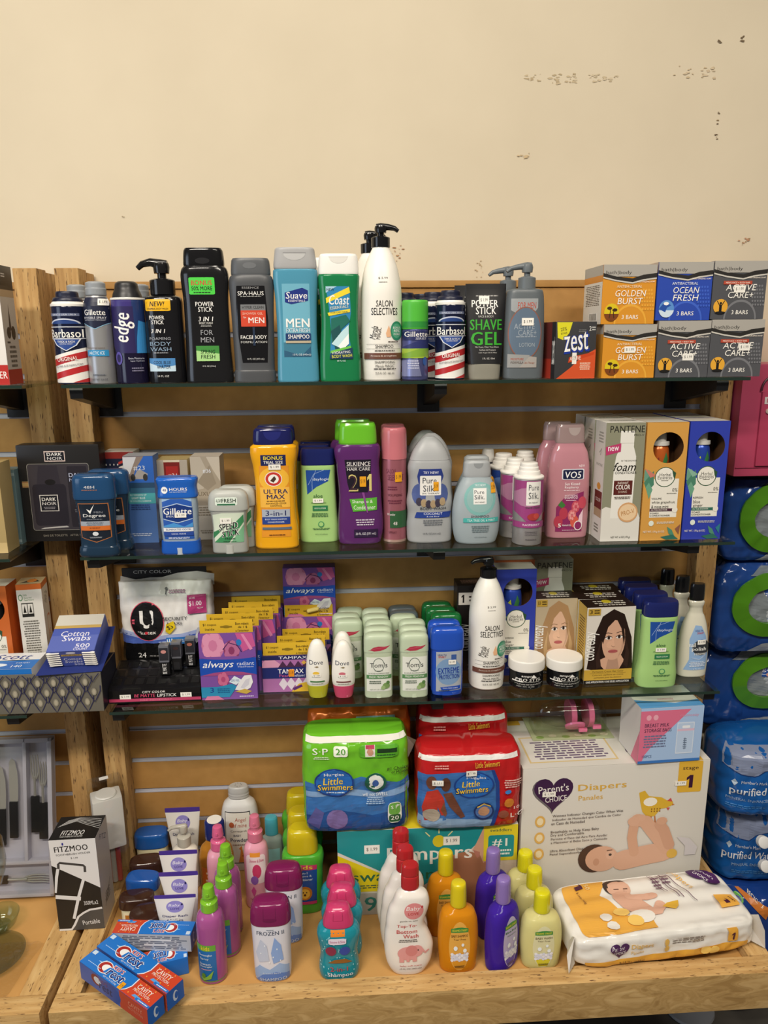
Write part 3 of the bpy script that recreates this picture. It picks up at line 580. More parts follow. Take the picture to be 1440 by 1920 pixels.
soap((1228, 1329), 491, 600, '2a49ac', (('OCEAN', .52), ('FRESH', .39)), 'ANTIBACTERIAL', 'dfe6f2', 'blue', 'blue soap box with wave picture in the middle of the upper row', z=S1+INFO[s2_.name][2]+.0004)
soap((1331, 1430), 489, 599, '515256', AC, '', '', 'grey', 'dark grey soap box at the right end of the upper row', z=S1+INFO[s3_.name][2]+.0004, pr=(.0, .52))

# ================================================================ middle shelf
def dome(v0, n=3, w=1.0, e=.55): return [(v0, w, w, n), (v0+.004, w, w, n), (v0+(1-v0)*.55, w*.985, w*.97, n), (v0+(1-v0)*.85, w*.88, w*.8, n), (1, w*e, w*.4, n)]
dn = box('gift_box', 'wide black cologne gift box with clear window, bridging both stands', 'box', (48, 200, 833, 1014), S2, .037, '1c1a1a',
    {'front': [R(-.93, .57, -.7, .63, 'a88a58'), R(-.93, .575, -.7, .58, '7a3428'), R(-.93, .62, -.7, .625, '7a3428'), R(-.33, .83, .17, .935, 'd4c0b8'), R(-.31, .84, .15, .925, '14141c'), T('DARK', -.08, .903, .36, .03, 'f2f0ea', .02), T('NOIR', -.08, .862, .36, .028, 'e0dedc', 0),
               RR(-.78, .12, .72, .81, '8a8880', .08), RR(-.77, .125, .71, .805, '3e3a40/g', .08), RR(-.70, .17, .12, .60, '2b2830/g', .2), P([(-.58, .6), (0, .6), (-.05, .79), (-.5, .79)], '36323a/g'), E(-.25, .62, .13, .03, '181618'), RR(.18, .15, .66, .78, '2e2b32/g', .1), R(-.55, .32, -.1, .49, 'd6d2cc'), R(-.53, .327, -.12, .483, '1a1a22'), T('DARK', -.325, .445, .34, .035, 'f2f0ea', .02), T('NOIR', -.325, .40, .34, .03, 'e0dedc', 0), B(-.325, .355, .3, .03, 2, '8a8890'), T('DARK', .42, .69, .4, .04, 'c8d0ea', .01), T('NOIR', .42, .64, .4, .035, 'a8b0ca', 0), B(.42, .45, .3, .05, 2, '6a6870'), B(.42, .32, .3, .04, 2, '6a6870'), P([(-.6, .135), (.1, .15), (.05, .165), (-.5, .15)], 'b8b6b4/g'), T('EAU DE TOILETTE   AFTER SHAVE', .0, .065, 1.1, .02, '8a8478', 0)]}, None, bev=.004)
dg = thing('deodorant_stick', 'front navy deodorant stick with orange band at the left end of the middle shelf', 'deodorant', (190, 77, 887, 1045), S2,
    [('body', [(0, .93, .9, 3), (.03, .98, 1, 3), (.11, .93, .95, 3), (.13, .87, .9, 3), (.3, .86, .86, 3), (.55, .9, .86, 3), (.70, .97, .92, 3)], '1d3348/g'), ('cap', [(.70, 1, .98, 3), (.72, 1.02, 1, 3), (.93, 1.0, .97, 3), (.98, .92, .85, 3), (1, .75, .6, 3)], '20466e/g')],
    {'body': [P([(-.75, .66), (.7, .66), (.72, .5), (.72, .24), (0, .18), (-.72, .24), (-.72, .5)], 'a8683a'), P([(-.71, .65), (.66, .65), (.68, .5), (.68, .245), (0, .19), (-.68, .245), (-.68, .5)], '141d2a'), P([(-.35, .59), (-.18, .53), (.05, .65), (-.18, .57)], 'f2f2ee'), T('MEN', .2, .55, .4, .022, '8c9098', 0), T('Degree', 0, .505, 1.05, .05, 'e6e6e4', .012), B(0, .465, .8, .014, 1, '7c828c'), R(-.68, .385, .68, .44, '9ba3ae'), T('ADVANCED', 0, .422, .8, .02, '23324a', .01), T('PROTECTION', 0, .398, .7, .012, '23324a', .01), R(-.68, .33, .68, .385, 'cc6a28'), T('EVEREST', 0, .36, .5, .016, '6a2a10'), E(0, .29, .14, .025, 'd4d8dc'), B(0, .245, .6, .02, 2, '9aa0a8')],
     'cap': [T('48H', -.1, .855, .5, .035, 'c6c8cc', .01), B(-.1, .82, .8, .02, 1, '9a6a58')]}, .5, None, 'navy deodorant sticks')
dup(dg, 'navy deodorant stick just behind the front one with orange band', dx=.012, dy=.043)
b1 = box('perfume_box', 'perfume box with American flag print behind the navy deodorant sticks', 'box', (206, 262, 847, 1003), S2, .05, 'd8d4ca', {'front': [R(-1, .38, 1, 1, '1c2038'), R(-1, .92, 1, 1, '8a2a24'), R(-1, .30, 1, .38, '141416')]+[P([(.0, .55+.06*i), (1, .62+.06*i), (1, .65+.06*i), (.0, .58+.06*i)], 'b83a34' if i % 2 else 'e2ddd4') for i in range(6)]+[E(-.8+.25*(i % 4), .7+.05*(i//4), .04, .012, 'e2ddd4', 6) for i in range(16)]+[T('#02', .55, .69, .5, .05, '2a2a2c'), T('R', .8, .58, .3, .05, 'e8e4da'), B(.3, .2, 1, .1, 3, '6a665e')]}, -.052)
box('perfume_box', 'sea blue perfume box with coast and car picture', 'box', (247, 302, 855, 1018), S2, .045, '4a6fae', {'front': [R(-1, .52, 1, 1, '2f62b8'), P([(-1, 1), (.4, 1), (-.2, .85), (-.5, .72), (-1, .70)], '8a7a70'), P([(-1, .99), (-.1, .99), (-.6, .8), (-1, .8)], 'c8c8cc'), R(-1, .62, 1, .70, '2a4a6a'), P([(-.4, .74), (.5, .74), (.6, .8), (.2, .84), (-.1, .84)], 'a09a98'), E(-.4, .76, .16, .04, '3a3838', 12), E(.42, .76, .16, .04, '3a3838', 12), T('#23', .05, .865, .75, .055, 'd8dce4', 0), R(-1, .46, 1, .60, '4aa0a8'), R(-1, .58, 1, .64, '3a6a8a'), T('EAU VERSION OF', -.2, .56, 1.2, .02, 'dcecec', 0), T('LIGHT BLUE', -.15, .525, .9, .024, 'eef4f4'), T('BY DOLCE & GABBANA', .0, .49, 1.4, .018, 'dcecec', 0), B(-.05, .42, 1.5, .07, 3, '2c4478'), B(-.1, .1, 1.4, .04, 2, 'c0cce0')], 'top': [R(-1, 0, 1, 1, 'a8acb4')], 'left': [R(-1, 0, 1, 1, '35558a')]})
box('perfume_box', 'gold edged perfume box with red door picture', 'box', (302, 358, 862, 1022), S2, .05, 'cdb98a', {'front': [R(-1, .0, 1, 1, 'd8cdb4'), R(-.55, .55, .5, .97, '7a2420'), R(-.42, .55, .37, .92, 'a82c2a'), R(-1, .55, -.55, 1, 'b0a698'), R(.5, .55, 1, 1, 'b0a698'), T('#31', -.02, .80, .6, .06, 'ece8e0', 0), R(-1, .38, 1, .45, '9a2c28'), T('INSPIRED BY', 0, .5, 1.2, .025, '3a3028'), B(0, .2, 1.3, .2, 5, '7a6e5a')], 'top': [R(-1, 0, 1, 1, 'c8b27a')]}, -.09)
box('perfume_box', 'cream perfume box with silk fold picture behind the squat green stick', 'box', (366, 420, 856, 1012), S2, .05, 'c9c0b2', {'front': [R(-1, .42, 1, 1, 'a89c8a'), P([(-1, 1), (-.3, 1), (.2, .8), (-.2, .62), (-1, .6)], 'bcb2a2'), P([(.1, 1), (1, 1), (1, .7), (.5, .85)], 'c6bcac'), P([(-.6, .7), (.3, .9), (.7, .68), (.1, .6)], '988c7a'), T('#36', .1, .83, .55, .05, 'e2e6ee', 0), T('LUXURY', .0, .56, 1.5, .05, '6a5c48', .0), B(0, .35, 1.4, .12, 4, '8a8070'), B(0, .1, 1.2, .05, 2, '8a8070')], 'top': [R(-1, 0, 1, 1, 'd4cabc')], 'right': [R(-1, 0, 1, 1, 'b0a692')]})
thing('deodorant_stick', 'clear gel deodorant with bright blue cap and base', 'deodorant', (342, 76, 893, 1040), S2,
    [('body', [(.17, .86, .8, 3.4), (.3, .9, .85, 3.4), (.6, .93, .88, 3.4), (.74, .9, .86, 3.4)], 'a9bccc/t'), ('base', [(0, .93, .9, 3.4), (.02, .97, .97, 3.4), (.17, .93, .92, 3.4)], '1f57b4/g'), ('dial', [(0, .22, 1.02, 3), (.09, .22, 1.02, 3)], 'b4bcc6'), ('cap', [(.74, .95, .92, 3.4), (.75, .97, .95, 3.4), (.86, .93, .9, 3.4), (.97, 1, .96, 3.4), (1, .93, .8, 3.4)], '2260bc/g')],
    {'body': [P([(-.72, .73), (.7, .73), (.72, .2), (-.72, .2)], '2a5ab0'), P([(-.72, .69), (-.3, .73), (.3, .73), (.7, .69), (.7, .73), (-.72, .73)], '98b8d8'), P([(-.72, .62), (0, .67), (.72, .62), (.72, .47), (0, .42), (-.72, .47)], '16367c'), L([(-.7, .62), (0, .67), (.7, .62)], .04, 'b8cce4'), L([(-.7, .47), (0, .42), (.7, .47)], .04, 'b8cce4'), T('Gillette', 0, .57, 1.35, .085, 'f4f4f0', .03, .05), T('ENDURANCE', -.1, .505, .9, .025, 'd8e0ec'), P([(-.7, .38), (-.2, .42), (.3, .37), (.7, .42), (.7, .36), (-.7, .36)], '4a94d4'), R(-.72, .305, .7, .355, 'e6e8ec'), T('ELIMINATES ODOR', 0, .332, 1.2, .022, '23387a'), R(-.72, .25, .7, .30, '2a4a9c'), T('COOL WAVE', 0, .275, .7, .02, 'dce4f0'), B(0, .222, 1.2, .025, 2, 'dce4f0')]+price(.15, .52, .55, .06, rot=0),
     'cap': [E(-.55, .845, .16, .045, 'f0f0ee', 16), T('48', -.55, .845, .18, .03, '1a3a7a', .02), T('HOURS', .12, .855, .85, .04, 'f0f0ee', .025), T('OF PROTECTION', .1, .82, .8, .014, 'd0dcec')]}, .5)
ss = thing('deodorant_stick', 'front squat silver deodorant stick with green slanted label', 'deodorant', (434, 74, 917, 1038), S2,
    [('body', [(0, .86, .85, 3), (.02, .9, .93, 3), (.15, .9, .93, 3), (.4, .84, .88, 3), (.6, .9, .9, 3), (.68, .95, .93, 3)], 'a2a59f'), ('dial', [(.0, .24, 1.03, 4), (.13, .24, 1.03, 4)], 'b4b6b0'), ('cap', [(.68, 1, .98, 3), (.7, 1.02, 1, 3), (.88, .98, .94, 3), (.96, .86, .8, 3), (1, .66, .6, 3)], 'adb0aa')],
    {'body': [P([(-.78, .62), (-.3, .65), (.78, .65), (.72, .18), (-.72, .18)], 'd0dcc8'), P([(-.78, .24), (-.1, .45), (-.78, .34)], '2f7a4a'), P([(-.74, .18), (.75, .62), (.75, .5), (.0, .18)], '3f8a58'), P([(.1, .18), (.75, .46), (.72, .18)], '78b088'), T('SPEED', -.02, .44, 1.0, .11, 'f0f0ea', .14, .2, 9), T('SPEED', -.02, .44, .95, .10, '16181a', .03, .2, 9), T('STICK', .08, .33, .9, .1, 'f0f0ea', .14, .2, 9), T('STICK', .08, .33, .85, .09, '16181a', .03, .2, 9), T('FRESH', .05, .245, .5, .03, '22462e'), B(.05, .2, .8, .014, 1, '22462e')]+price(-.12, .53, .55, .09),
     'cap': [RR(-.6, .77, .5, .9, 'd8e4d8', .3), R(-.5, .775, .4, .8, '2f6a48'), T('ALL DAY', -.42, .85, .25, .05, '26382c'), T('FRESH', .08, .85, .7, .06, '26382c', .02)]}, .5, None, 'squat silver deodorant sticks')
dup(ss, 'squat silver deodorant stick half hidden behind the front one', dx=.012, dy=.035)
um = thing('body_wash_bottle', 'front golden yellow body wash bottle with navy cap', 'bottle', (518, 88, 802, 1029), S2,
    [('body', K(3, 0, .88, .015, .93, .1, .93, .3, .84, .5, .82, .68, .88, .8, .98, .845, .97, .86, .9, .87, .82), 'e9a71c/g'), ('cap', K(3, .87, .82, .885, .84, .98, .80, 1, .72), '1c2058/g')],
    {'body': [R(-.52, .70, .52, .79, '1d2458'), T('BONUS', 0, .765, .8, .03, 'f0d83c', .03), T('TRIAL SIZE', 0, .728, .8, .024, 'f4f2ec', .02), R(-.6, .1, .62, .70, 'e2952a'), E(0, .59, .62, .10, 'f0b83c', 24), E(-.02, .59, .36, .062, 'f2efe8'), E(-.02, .59, .33, .057, 'c83a30'), E(-.02, .59, .22, .038, 'f2efe8'), P([(-.16, .575), (.02, .615), (.1, .59), (.02, .57), (-.02, .56)], '4a3428'), P([(-.6, .52), (.62, .52), (.62, .35), (-.6, .35)], 'f0b84a'), T('ULTRA', .05, .485, 1.0, .038, '1d2458', .035), T('MAX', .05, .44, .75, .038, '1d2458', .035), B(.05, .405, .8, .014, 1, '6a4a1a'), T('ADVANCED ODOR', .05, .385, .85, .014, '3a2a1a', .01), T('CONTROL', .05, .366, .5, .014, '3a2a1a', .01), R(-.55, .27, .6, .335, 'a8b0bc'), T('3-in-1', .02, .303, .85, .045, '1d2458', .03), R(-.55, .21, .6, .27, '25408a'), T('BODY WASH SHAMPOO', .02, .252, .9, .012, 'dce4f0'), T('CONDITIONER', .02, .228, .7, .012, 'dce4f0'), R(-.55, .165, .65, .185, '5a6a7a'), B(.05, .12, .8, .014, 1, '6a3a1a')]+price(.05, .69, .5, .045),
     'cap': [E(0, .975, .36, .07, '262b6e/g', 24, 180, 360)]}, .5, None, 'golden yellow body wash bottles')
dup(um, 'golden yellow body wash bottle peeking out right behind the front one', dx=.013, dy=.0455)
DAY = [('body', K(3, 0, .93, .012, .97, .12, 1, .3, .92, .5, .88, .7, .86, .8, .87, .828, .84), 'a2ca7c'), ('cap', K(3.2, .828, .84, .84, .86, .96, .85, .99, .82, 1, .8), '1c2560/g')]
day_d = {'body': [P([(-.6, .78), (.62, .78), (.5, .66), (-.1, .60), (-.55, .52)], '1f4c9c'), L([(-.5, .62), (-.2, .74), (.3, .78)], .02, '9ab4dc'), L([(-.3, .55), (-.3, .66), (-.1, .78)], .02, '9ab4dc'), T('daylogic', .15, .68, .8, .035, 'dce6f2', 0), T('aloe', -.02, .505, .45, .038, '2a5a34', .015), T('MOISTURIZING', -.0, .43, .75, .014, '3a6a3c'), R(-.3, .345, .45, .40, '2f7a4c'), T('BODY LOTION', .07, .372, .55, .016, 'e0eedc'), B(.05, .30, .95, .045, 3, '3a6a44'), E(.1, .2, .15, .032, '3a8a58', 16), E(.1, .2, .11, .023, 'a2ca7c', 16), B(.1, .15, .9, .02, 2, '3a6a44'), T('10 FL OZ (296ml)', .1, .09, .6, .014, '2a4a34')]+price(-.02, .455, .52, .045)}
dy_ = thing('lotion_bottle', 'front lime green lotion bottle with navy cap on the middle shelf', 'bottle', (595, 74, 840, 1017), S2, DAY, day_d, .5, None, 'lime green lotion bottles')
dup(dy_, 'lime green lotion bottle second in the middle shelf row, navy cap showing', dx=-.001, dy=.05); dup(dy_, 'lime green lotion bottle last in the middle shelf row', dx=-.001, dy=.1)
sk = thing('shampoo_bottle', 'front purple shampoo bottle with lime green cap', 'bottle', (674, 88, 792, 1021), S2,
    [('body', [(0, .84, .85, 3, .0), (.012, .9, .93, 3, .0), (.15, .97, 1, 3, .04), (.4, .9, .95, 3, .04), (.65, .9, .95, 3, -.04), (.77, .97, .97, 3, -.06), (.815, .92, .93, 3, -.04), (.83, .82, .85, 3, -.03)], '5a2a66/g'), ('cap', [(.83, .78, .8, 3, -.03), (.845, .8, .85, 3, -.03), (.97, .76, .8, 3, -.03), (1, .7, .7, 3, -.03)], '6cbe2e/g')],
    {'body': [P([(-.6, .71), (.5, .71), (.48, .6), (.4, .5), (.35, .44), (-.4, .44), (-.5, .52)], '1a1422'), T('SILKIENCE', -.02, .675, .98, .034, 'ece8e4', .012), T('HAIR CARE', -.02, .632, .95, .024, 'ece8e4', .0), L([(-.55, .65), (.45, .65)], .008, 'ece8e4'), T('2', -.25, .52, .36, .13, '1a1422', .01), T('2', -.25, .52, .40, .14, 'd8c87c', 0), T('2', -.25, .52, .34, .12, '3a2430', .0), T('1', .42, .52, .18, .14, 'd8c87c', 0), T('in', .1, .545, .15, .04, 'd8c87c'), P([(-.42, .385), (.72, .395), (.72, .29), (-.28, .28)], '5cae3a'), T('Shampoo &', .12, .36, .85, .035, 'eef4e4', 0), T('Conditioner', .2, .315, .9, .035, 'eef4e4', 0), B(.22, .19, .85, .06, 3, 'd0c4d4'), R(-.25, .06, .75, .13, '2c1c3c'), T('20 FL OZ (591 mL)', .24, .09, .85, .026, 'e0dce4', 0), P([(.1, .44), (.3, .27), (.35, .27), (.2, .44)], '8a4a90/g')]+price(.15, .53, .26, .085, 'e8a21e')},
    .5, None, 'purple shampoo bottles')
dup(sk, 'purple shampoo bottle hidden behind the front one, green cap showing', dx=-.010, dy=.06)
hs = thing('hairspray_can', 'front pink hairspray can with clear pink cap', 'spray can', (738, 47, 800, 1017), S2,
    [('body', K(2, 0, .93, .01, .96, .72, .96, .73, .95), 'b9707c/m'), ('rim', K(2, 0, .97, .02, .97), 'c8a89a/m'), ('cap', K(2, .73, 1, .75, 1, .95, .98, .985, .93, 1, .8), 'c8747c/g')],
    {'body': [T('SALON', -.3, .63, .7, .04, '6a2c40', 0), T('SELECTIVES', .05, .575, 1.2, .05, '6a2c40', 0), B(-.2, .48, .8, .04, 2, '6a2c40'), T('VOLUMIZING', -.0, .42, 1.1, .02, '5a2434', .01), B(0, .36, 1.1, .04, 2, '6a2c40'), R(-.4, .13, .95, .28, '2f5a38'), T('Wonder', -.3, .25, .6, .022, 'e8e0dc'), T('48', .0, .17, .3, .03, 'e8e0dc'), T('SPRAY', -.2, .09, .6, .02, '5a2434')]+price(.25, .58, .5, .085, 'e8a21e', rot=-10)}, 1, None, 'pink hairspray cans')
dup(hs, 'pink hairspray can behind the front pink one', dx=.003, dy=.05)
pk = thing('body_wash_bottle', 'front silver body wash bottle with blue coconut label and rounded top', 'bottle', (803, 86, 818, 1018), S2,
    [('body', K(2.6, 0, .92, .015, .97, .15, 1, .28, .96, .38, 1, .5, .93, .6, .92, .7, .95, .76, .9, .785, .85), 'a3a5a6'), ('cap', K(2.6, .787, .86, .85, .76, .92, .58, .97, .38, 1, .18), 'a8aaab')],
    {'body': [P([(-.5, .71), (.45, .71), (.55, .64), (.42, .55), (-.5, .55), (-.58, .64)], '2a3a80'), T('TRY NEW!', 0, .675, .65, .025, 'e6e8f0', .01), E(-.5, .47, .3, .1, '4a5a90', 14), E(.45, .47, .3, .1, '4a5a90', 14), RR(-.46, .46, .44, .645, 'e9e7e1', .1), T('Pure', -.05, .60, .6, .055, '3a3f48', 0), T('Silk', -.08, .525, .5, .06, '3a3f48', 0), T('SPA THERAPY', 0, .477, .75, .014, '3a3f48')]+[E(-.5+.2*i, .40-.03*(1-abs(i-2.5)/2.5), .13, .04, 'a89272' if i % 2 else '3f3a4a', 10) for i in range(6)]+[T('BODY WASH', .1, .335, 1.1, .026, '3a3f48', .005), P([(-.6, .30), (.88, .30), (.82, .245), (-.68, .245)], '27408e'), T('COCONUT', .1, .285, .8, .022, 'eceef4', .012), T('& oat flour', .1, .258, .55, .013, 'eceef4', 0), B(.1, .2, .9, .06, 3, '6a6e74'), T('14 FL OZ (414 mL)', .05, .09, .75, .024, '4a4e54', 0)]+price(.22, .545, .22, .085, 'e8a21e', rot=0)}, .55, None, 'silver body wash bottles')
dup(pk, 'silver body wash bottle half hidden right of the coconut labelled one', dx=.020, dy=.048); dup(pk, 'silver body wash bottle furthest back of the rounded three', dx=.006, dy=.098)
pt = thing('shampoo_bottle', 'front silver grey shampoo bottle with teal tea tree label', 'bottle', (891, 90, 862, 1021), S2,
    [('body', K(2.4, 0, .78, .02, .85, .2, .98, .35, 1, .55, .92, .7, .74, .78, .6, .805, .56), '9fabb0'), ('cap', K(2.6, .805, .57, .83, .58, .93, .55, .97, .53, 1, .42), 'a4a8aa')],
    {'body': [E(.08, .55, .66, .20, '7eb4b0', 20), E(.08, .55, .55, .16, '8fb4b2', 20), T('TRY NEW!', .08, .715, .45, .022, 'e6eef0'), R(-.2, .49, .34, .68, 'ebebe7'), T('Pure', .04, .635, .4, .045, '3a3f48', 0), T('Silk.', .05, .575, .42, .05, '3a3f48', 0), T('SPA THERAPY', .07, .515, .42, .014, '3a3f48', 0), T('SHAMPOO', .08, .345, .75, .028, '4a5a5e', .005), R(-.6, .27, .85, .325, '4ab0aa'), T('TEA TREE OIL & MINT', .13, .297, 1.15, .026, 'e8f2f2', .008), B(.1, .19, .8, .09, 4, '6a7c80'), T('14 FL OZ (414 mL)', .12, .085, .5, .02, '4a5a5e', 0)]+price(.62, .68, .2, .12, 'e8a21e', rot=0),
     'cap': [E(.02, .97, .2, .06, '8c9092', 20, 180, 360)]}, .55, None, 'silver grey shampoo bottles')
dup(pt, 'silver grey shampoo bottle behind the teal labelled one, cap showing', dx=-.001, dy=.055)
pscol = lambda base, top: {'body': [R(-1, .42, 1, .80, top), P([(-1, .42), (-.3, .3), (.3, .3), (1, .42)], top), E(-.2, .6, .9, .12, 'b07a9a' if top != '23408a' else '5a78b4', 12), RR(-.35, .50, .62, .79, 'eae8e2', .08), T('Pure', .13, .72, .68, .07, '3a3f48', 0), T('Silk.', .13, .62, .68, .08, '3a3f48', 0), T('SPA THERAPY', .13, .535, .6, .016, '3a3f48', 0), T('SHAVE CREAM', .1, .475, .95, .024, '5a5058'), E(.15, .36, .4, .045, 'a83a38', 16), E(.35, .37, .2, .035, 'c04a44', 12), R(-1, .225, 1, .30, top), T('RASPBERRY' if top != '23408a' else 'COCONUT', .05, .262, 1.1, .026, 'efe6ec', .008), B(.05, .16, .9, .06, 3, '7a7478'), B(.05, .08, .9, .016, 1, '5a5458')]}
PSC = [('body', K(2, 0, .95, .012, 1, .80, 1, .815, .98), 'a9a5a4/m'), ('rim', K(2, .815, 1.02, .83, 1.03, .845, .95, .85, .82), 'ebe8e1'), ('cap', K(2, .85, .78, .90, .74, .905, .66, .945, .64, .95, .60, .99, .58, 1, .5), 'ebe8e1')]
rs = thing('shave_cream_can', 'front raspberry shave cream can with pink band and white cap', 'can', (986, 55, 866, 1023), S2, PSC, pscol(0, '9a3f7c'), 1, None, 'slim shave cream cans')
dup(rs, 'raspberry shave cream can second in the slim row', dx=-.013, dy=.054)
bl = thing('shave_cream_can', 'blue shave cream can behind the raspberry pair', 'can', (946, 52, 850, 995), S2, PSC, pscol(0, '23408a'), 1, -.092, 'slim shave cream cans')
dup(bl, 'blue shave cream can last in the slim row, white lid at the back', dx=.040, dy=.034)
thing('mousse_can', 'dark can with white cap behind the teal labelled shampoo', 'can', (914, 34, 843, 985), S2, [('body', K(2, 0, .95, .01, 1, .78, 1, .82, .9, .84, .7), '4c4c4e/m'), ('cap', K(2, .84, .72, .86, .74, .97, .64, 1, .56), 'd8d6d0')], {'body': [R(-.9, .2, .9, .75, '3a3a3c'), R(-.9, .6, .9, .64, 'a8a8a6')]}, 1, -.05)
vo = thing('shampoo_bottle', 'front pink raspberry shampoo bottle with clear grey cap', 'bottle', (1059, 80, 795, 1009), S2,
    [('body', K(3, 0, .93, .012, .97, .3, 1, .6, .97, .76, .84, .82, .68, .84, .64), 'b8808a/g'), ('cap', K(3, .84, .66, .85, .67, .97, .65, 1, .58), '9b8482/g')],
    {'body': [T('NEW', .5, .645, .28, .02, 'f0e4e6', .01), RR(-.42, .525, .62, .62, 'dcdce4', .2), RR(-.37, .53, .57, .612, '161d40', .2), T('VO5', .1, .568, .75, .058, 'f2f2f0', .025, .1), T('Sun Kissed', .08, .488, .7, .026, 'f6eef0', .012), T('Raspberry', .06, .455, .65, .026, 'f6eef0', .012), B(.06, .43, .9, .012, 1, 'f0dce2'), P([(-.62, .06), (.62, .06), (.64, .42), (.3, .40), (-.3, .36), (-.62, .28)], '8a2a5e'), T('MOISTURIZING', .05, .385, .6, .014, 'f0dce8'), T('SHAMPOO', .05, .365, .62, .022, 'f6eef0', .008), B(.05, .342, .5, .01, 1, 'e8ccd8'), P([(-.55, .30), (-.4, .34), (-.2, .30), (-.35, .27)], '3f7a38')]+[E(q, z_, .2, .055, c_, 14) for q, z_, c_ in ((.28, .285, 'c24a5c'), (-.28, .225, 'b43c50'), (.12, .205, 'd06a72'), (.58, .32, 'c24a5c'), (-.5, .15, 'b43c50'), (.25, .15, 'd05a4a'))]+[E(.28+.1*math.cos(a), .285+.028*math.sin(a), .05, .014, 'dc8088', 8) for a in range(6)]+[E(.12+.1*math.cos(a), .205+.028*math.sin(a), .05, .014, 'e49a98', 8) for a in range(6)]+[P([(.45, .2), (.62, .26), (.62, .12), (.4, .1)], 'e8c8d4'), E(.42, .115, .2, .045, 'e8dcd8', 16), E(.42, .115, .16, .036, '8a2a5e', 16), T('5', -.44, .118, .13, .035, 'f4f2ee', .03), T('Vitamins & Oils', -.12, .12, .42, .018, 'f4f2ee', .01), B(0, .075, .7, .01, 1, 'e0c8d0')], 'cap': [E(.12, .975, .28, .07, 'b0a09c/g', 20, 180, 360)]}, .5, None, 'pink raspberry shampoo bottles')
dup(vo, 'grey pink shampoo bottle behind the raspberry one', dx=-.011, dy=.045)
pan_d = [R(-1, .0, 1, 1, '8a8a74'), P([(-1, 0), (1, 0), (1, .2), (.75, .30), (.3, .32), (-.4, .28), (-.8, .3), (-1, .28)], 'dcd9d0'), P([(-.55, .2), (-.5, .62), (-.42, .72), (-.25, .8), (-.25, .93), (.45, .93), (.45, .80), (.6, .72), (.6, .62), (.55, .2)], 'e6e4dc'), L([(-.25, .83), (.45, .83)], .02, 'b4b2a8'), T('PANTENE', .08, .945, 1.75, .055, '24241f', .01), T('PRO-V', .68, .895, .5, .018, '4a4a40'), P([(-.98, .80), (-.2, .83), (-.2, .76), (-.95, .73)], 'b83a6a'), T('new', -.58, .785, .55, .035, 'f4eef0', .012, 0, 3), T('IN THE SHOWER', .25, .685, .8, .014, '5a5a50'), T('foam', .05, .635, 1.15, .07, '17170f', .01, .3), T('CONDITIONER', .12, .585, 1.1, .022, '26261e', .005), R(-.45, .40, .5, .52, '5a2420'), T('RADIANT', .02, .50, .55, .018, 'e8dcd0'), T('COLOR', .02, .465, .75, .04, 'f4f0e8', .03), T('SHINE', .02, .425, .45, .018, 'c8b8a8'), B(.02, .375, .85, .025, 2, '5a4a40'), E(.35, .25, .52, .085, 'd0a070', 20), E(.35, .25, .45, .07, 'e6c8a0', 20), T('PRO-V', .35, .25, .7, .04, 'b0783c', 0, .1, 14), T('NET WT. 6 OZ (170 g)', .05, .035, 1.0, .022, '4a4840', 0)]
pan_l = [R(-1, 0, 1, 1, 'e2dfd6'), B(.2, .87, 1.0, .1, 4, '9a988e'), L([(0, .74), (.4, .78), (.2, .72)], .08, '6a6a60'), T('PANTENE', .1, .64, 1.2, .022, '8a8a7c'), E(.2, .46, .35, .03, 'd8963a'), R(-.5, .27, .9, .42, '6a2a24'), T('COLOR', .2, .345, 1.0, .03, 'e8dcd0', .02), R(-.5, .2, .9, .27, 'b49a7a'), B(.1, .1, .9, .08, 3, '8a887e')]
pn = box('hair_foam_box', 'white and khaki foam conditioner carton at the front of the middle shelf', 'box', (1124.5, 1196, 792, 1015), S2, .055, 'e6e3da', {'front': pan_d, 'left': pan_l, 'top': [B(.1, .5, 1.5, .3, 2, '9a988e')]}, None, 'white foam conditioner cartons')
for k, s_ in ((1, 'second'), (2, 'third')): dup(pn, f'white foam conditioner carton {s_} from the front of its row on the middle shelf', dx=-.002*k, dy=.0565*k if k < 2 else .1125)
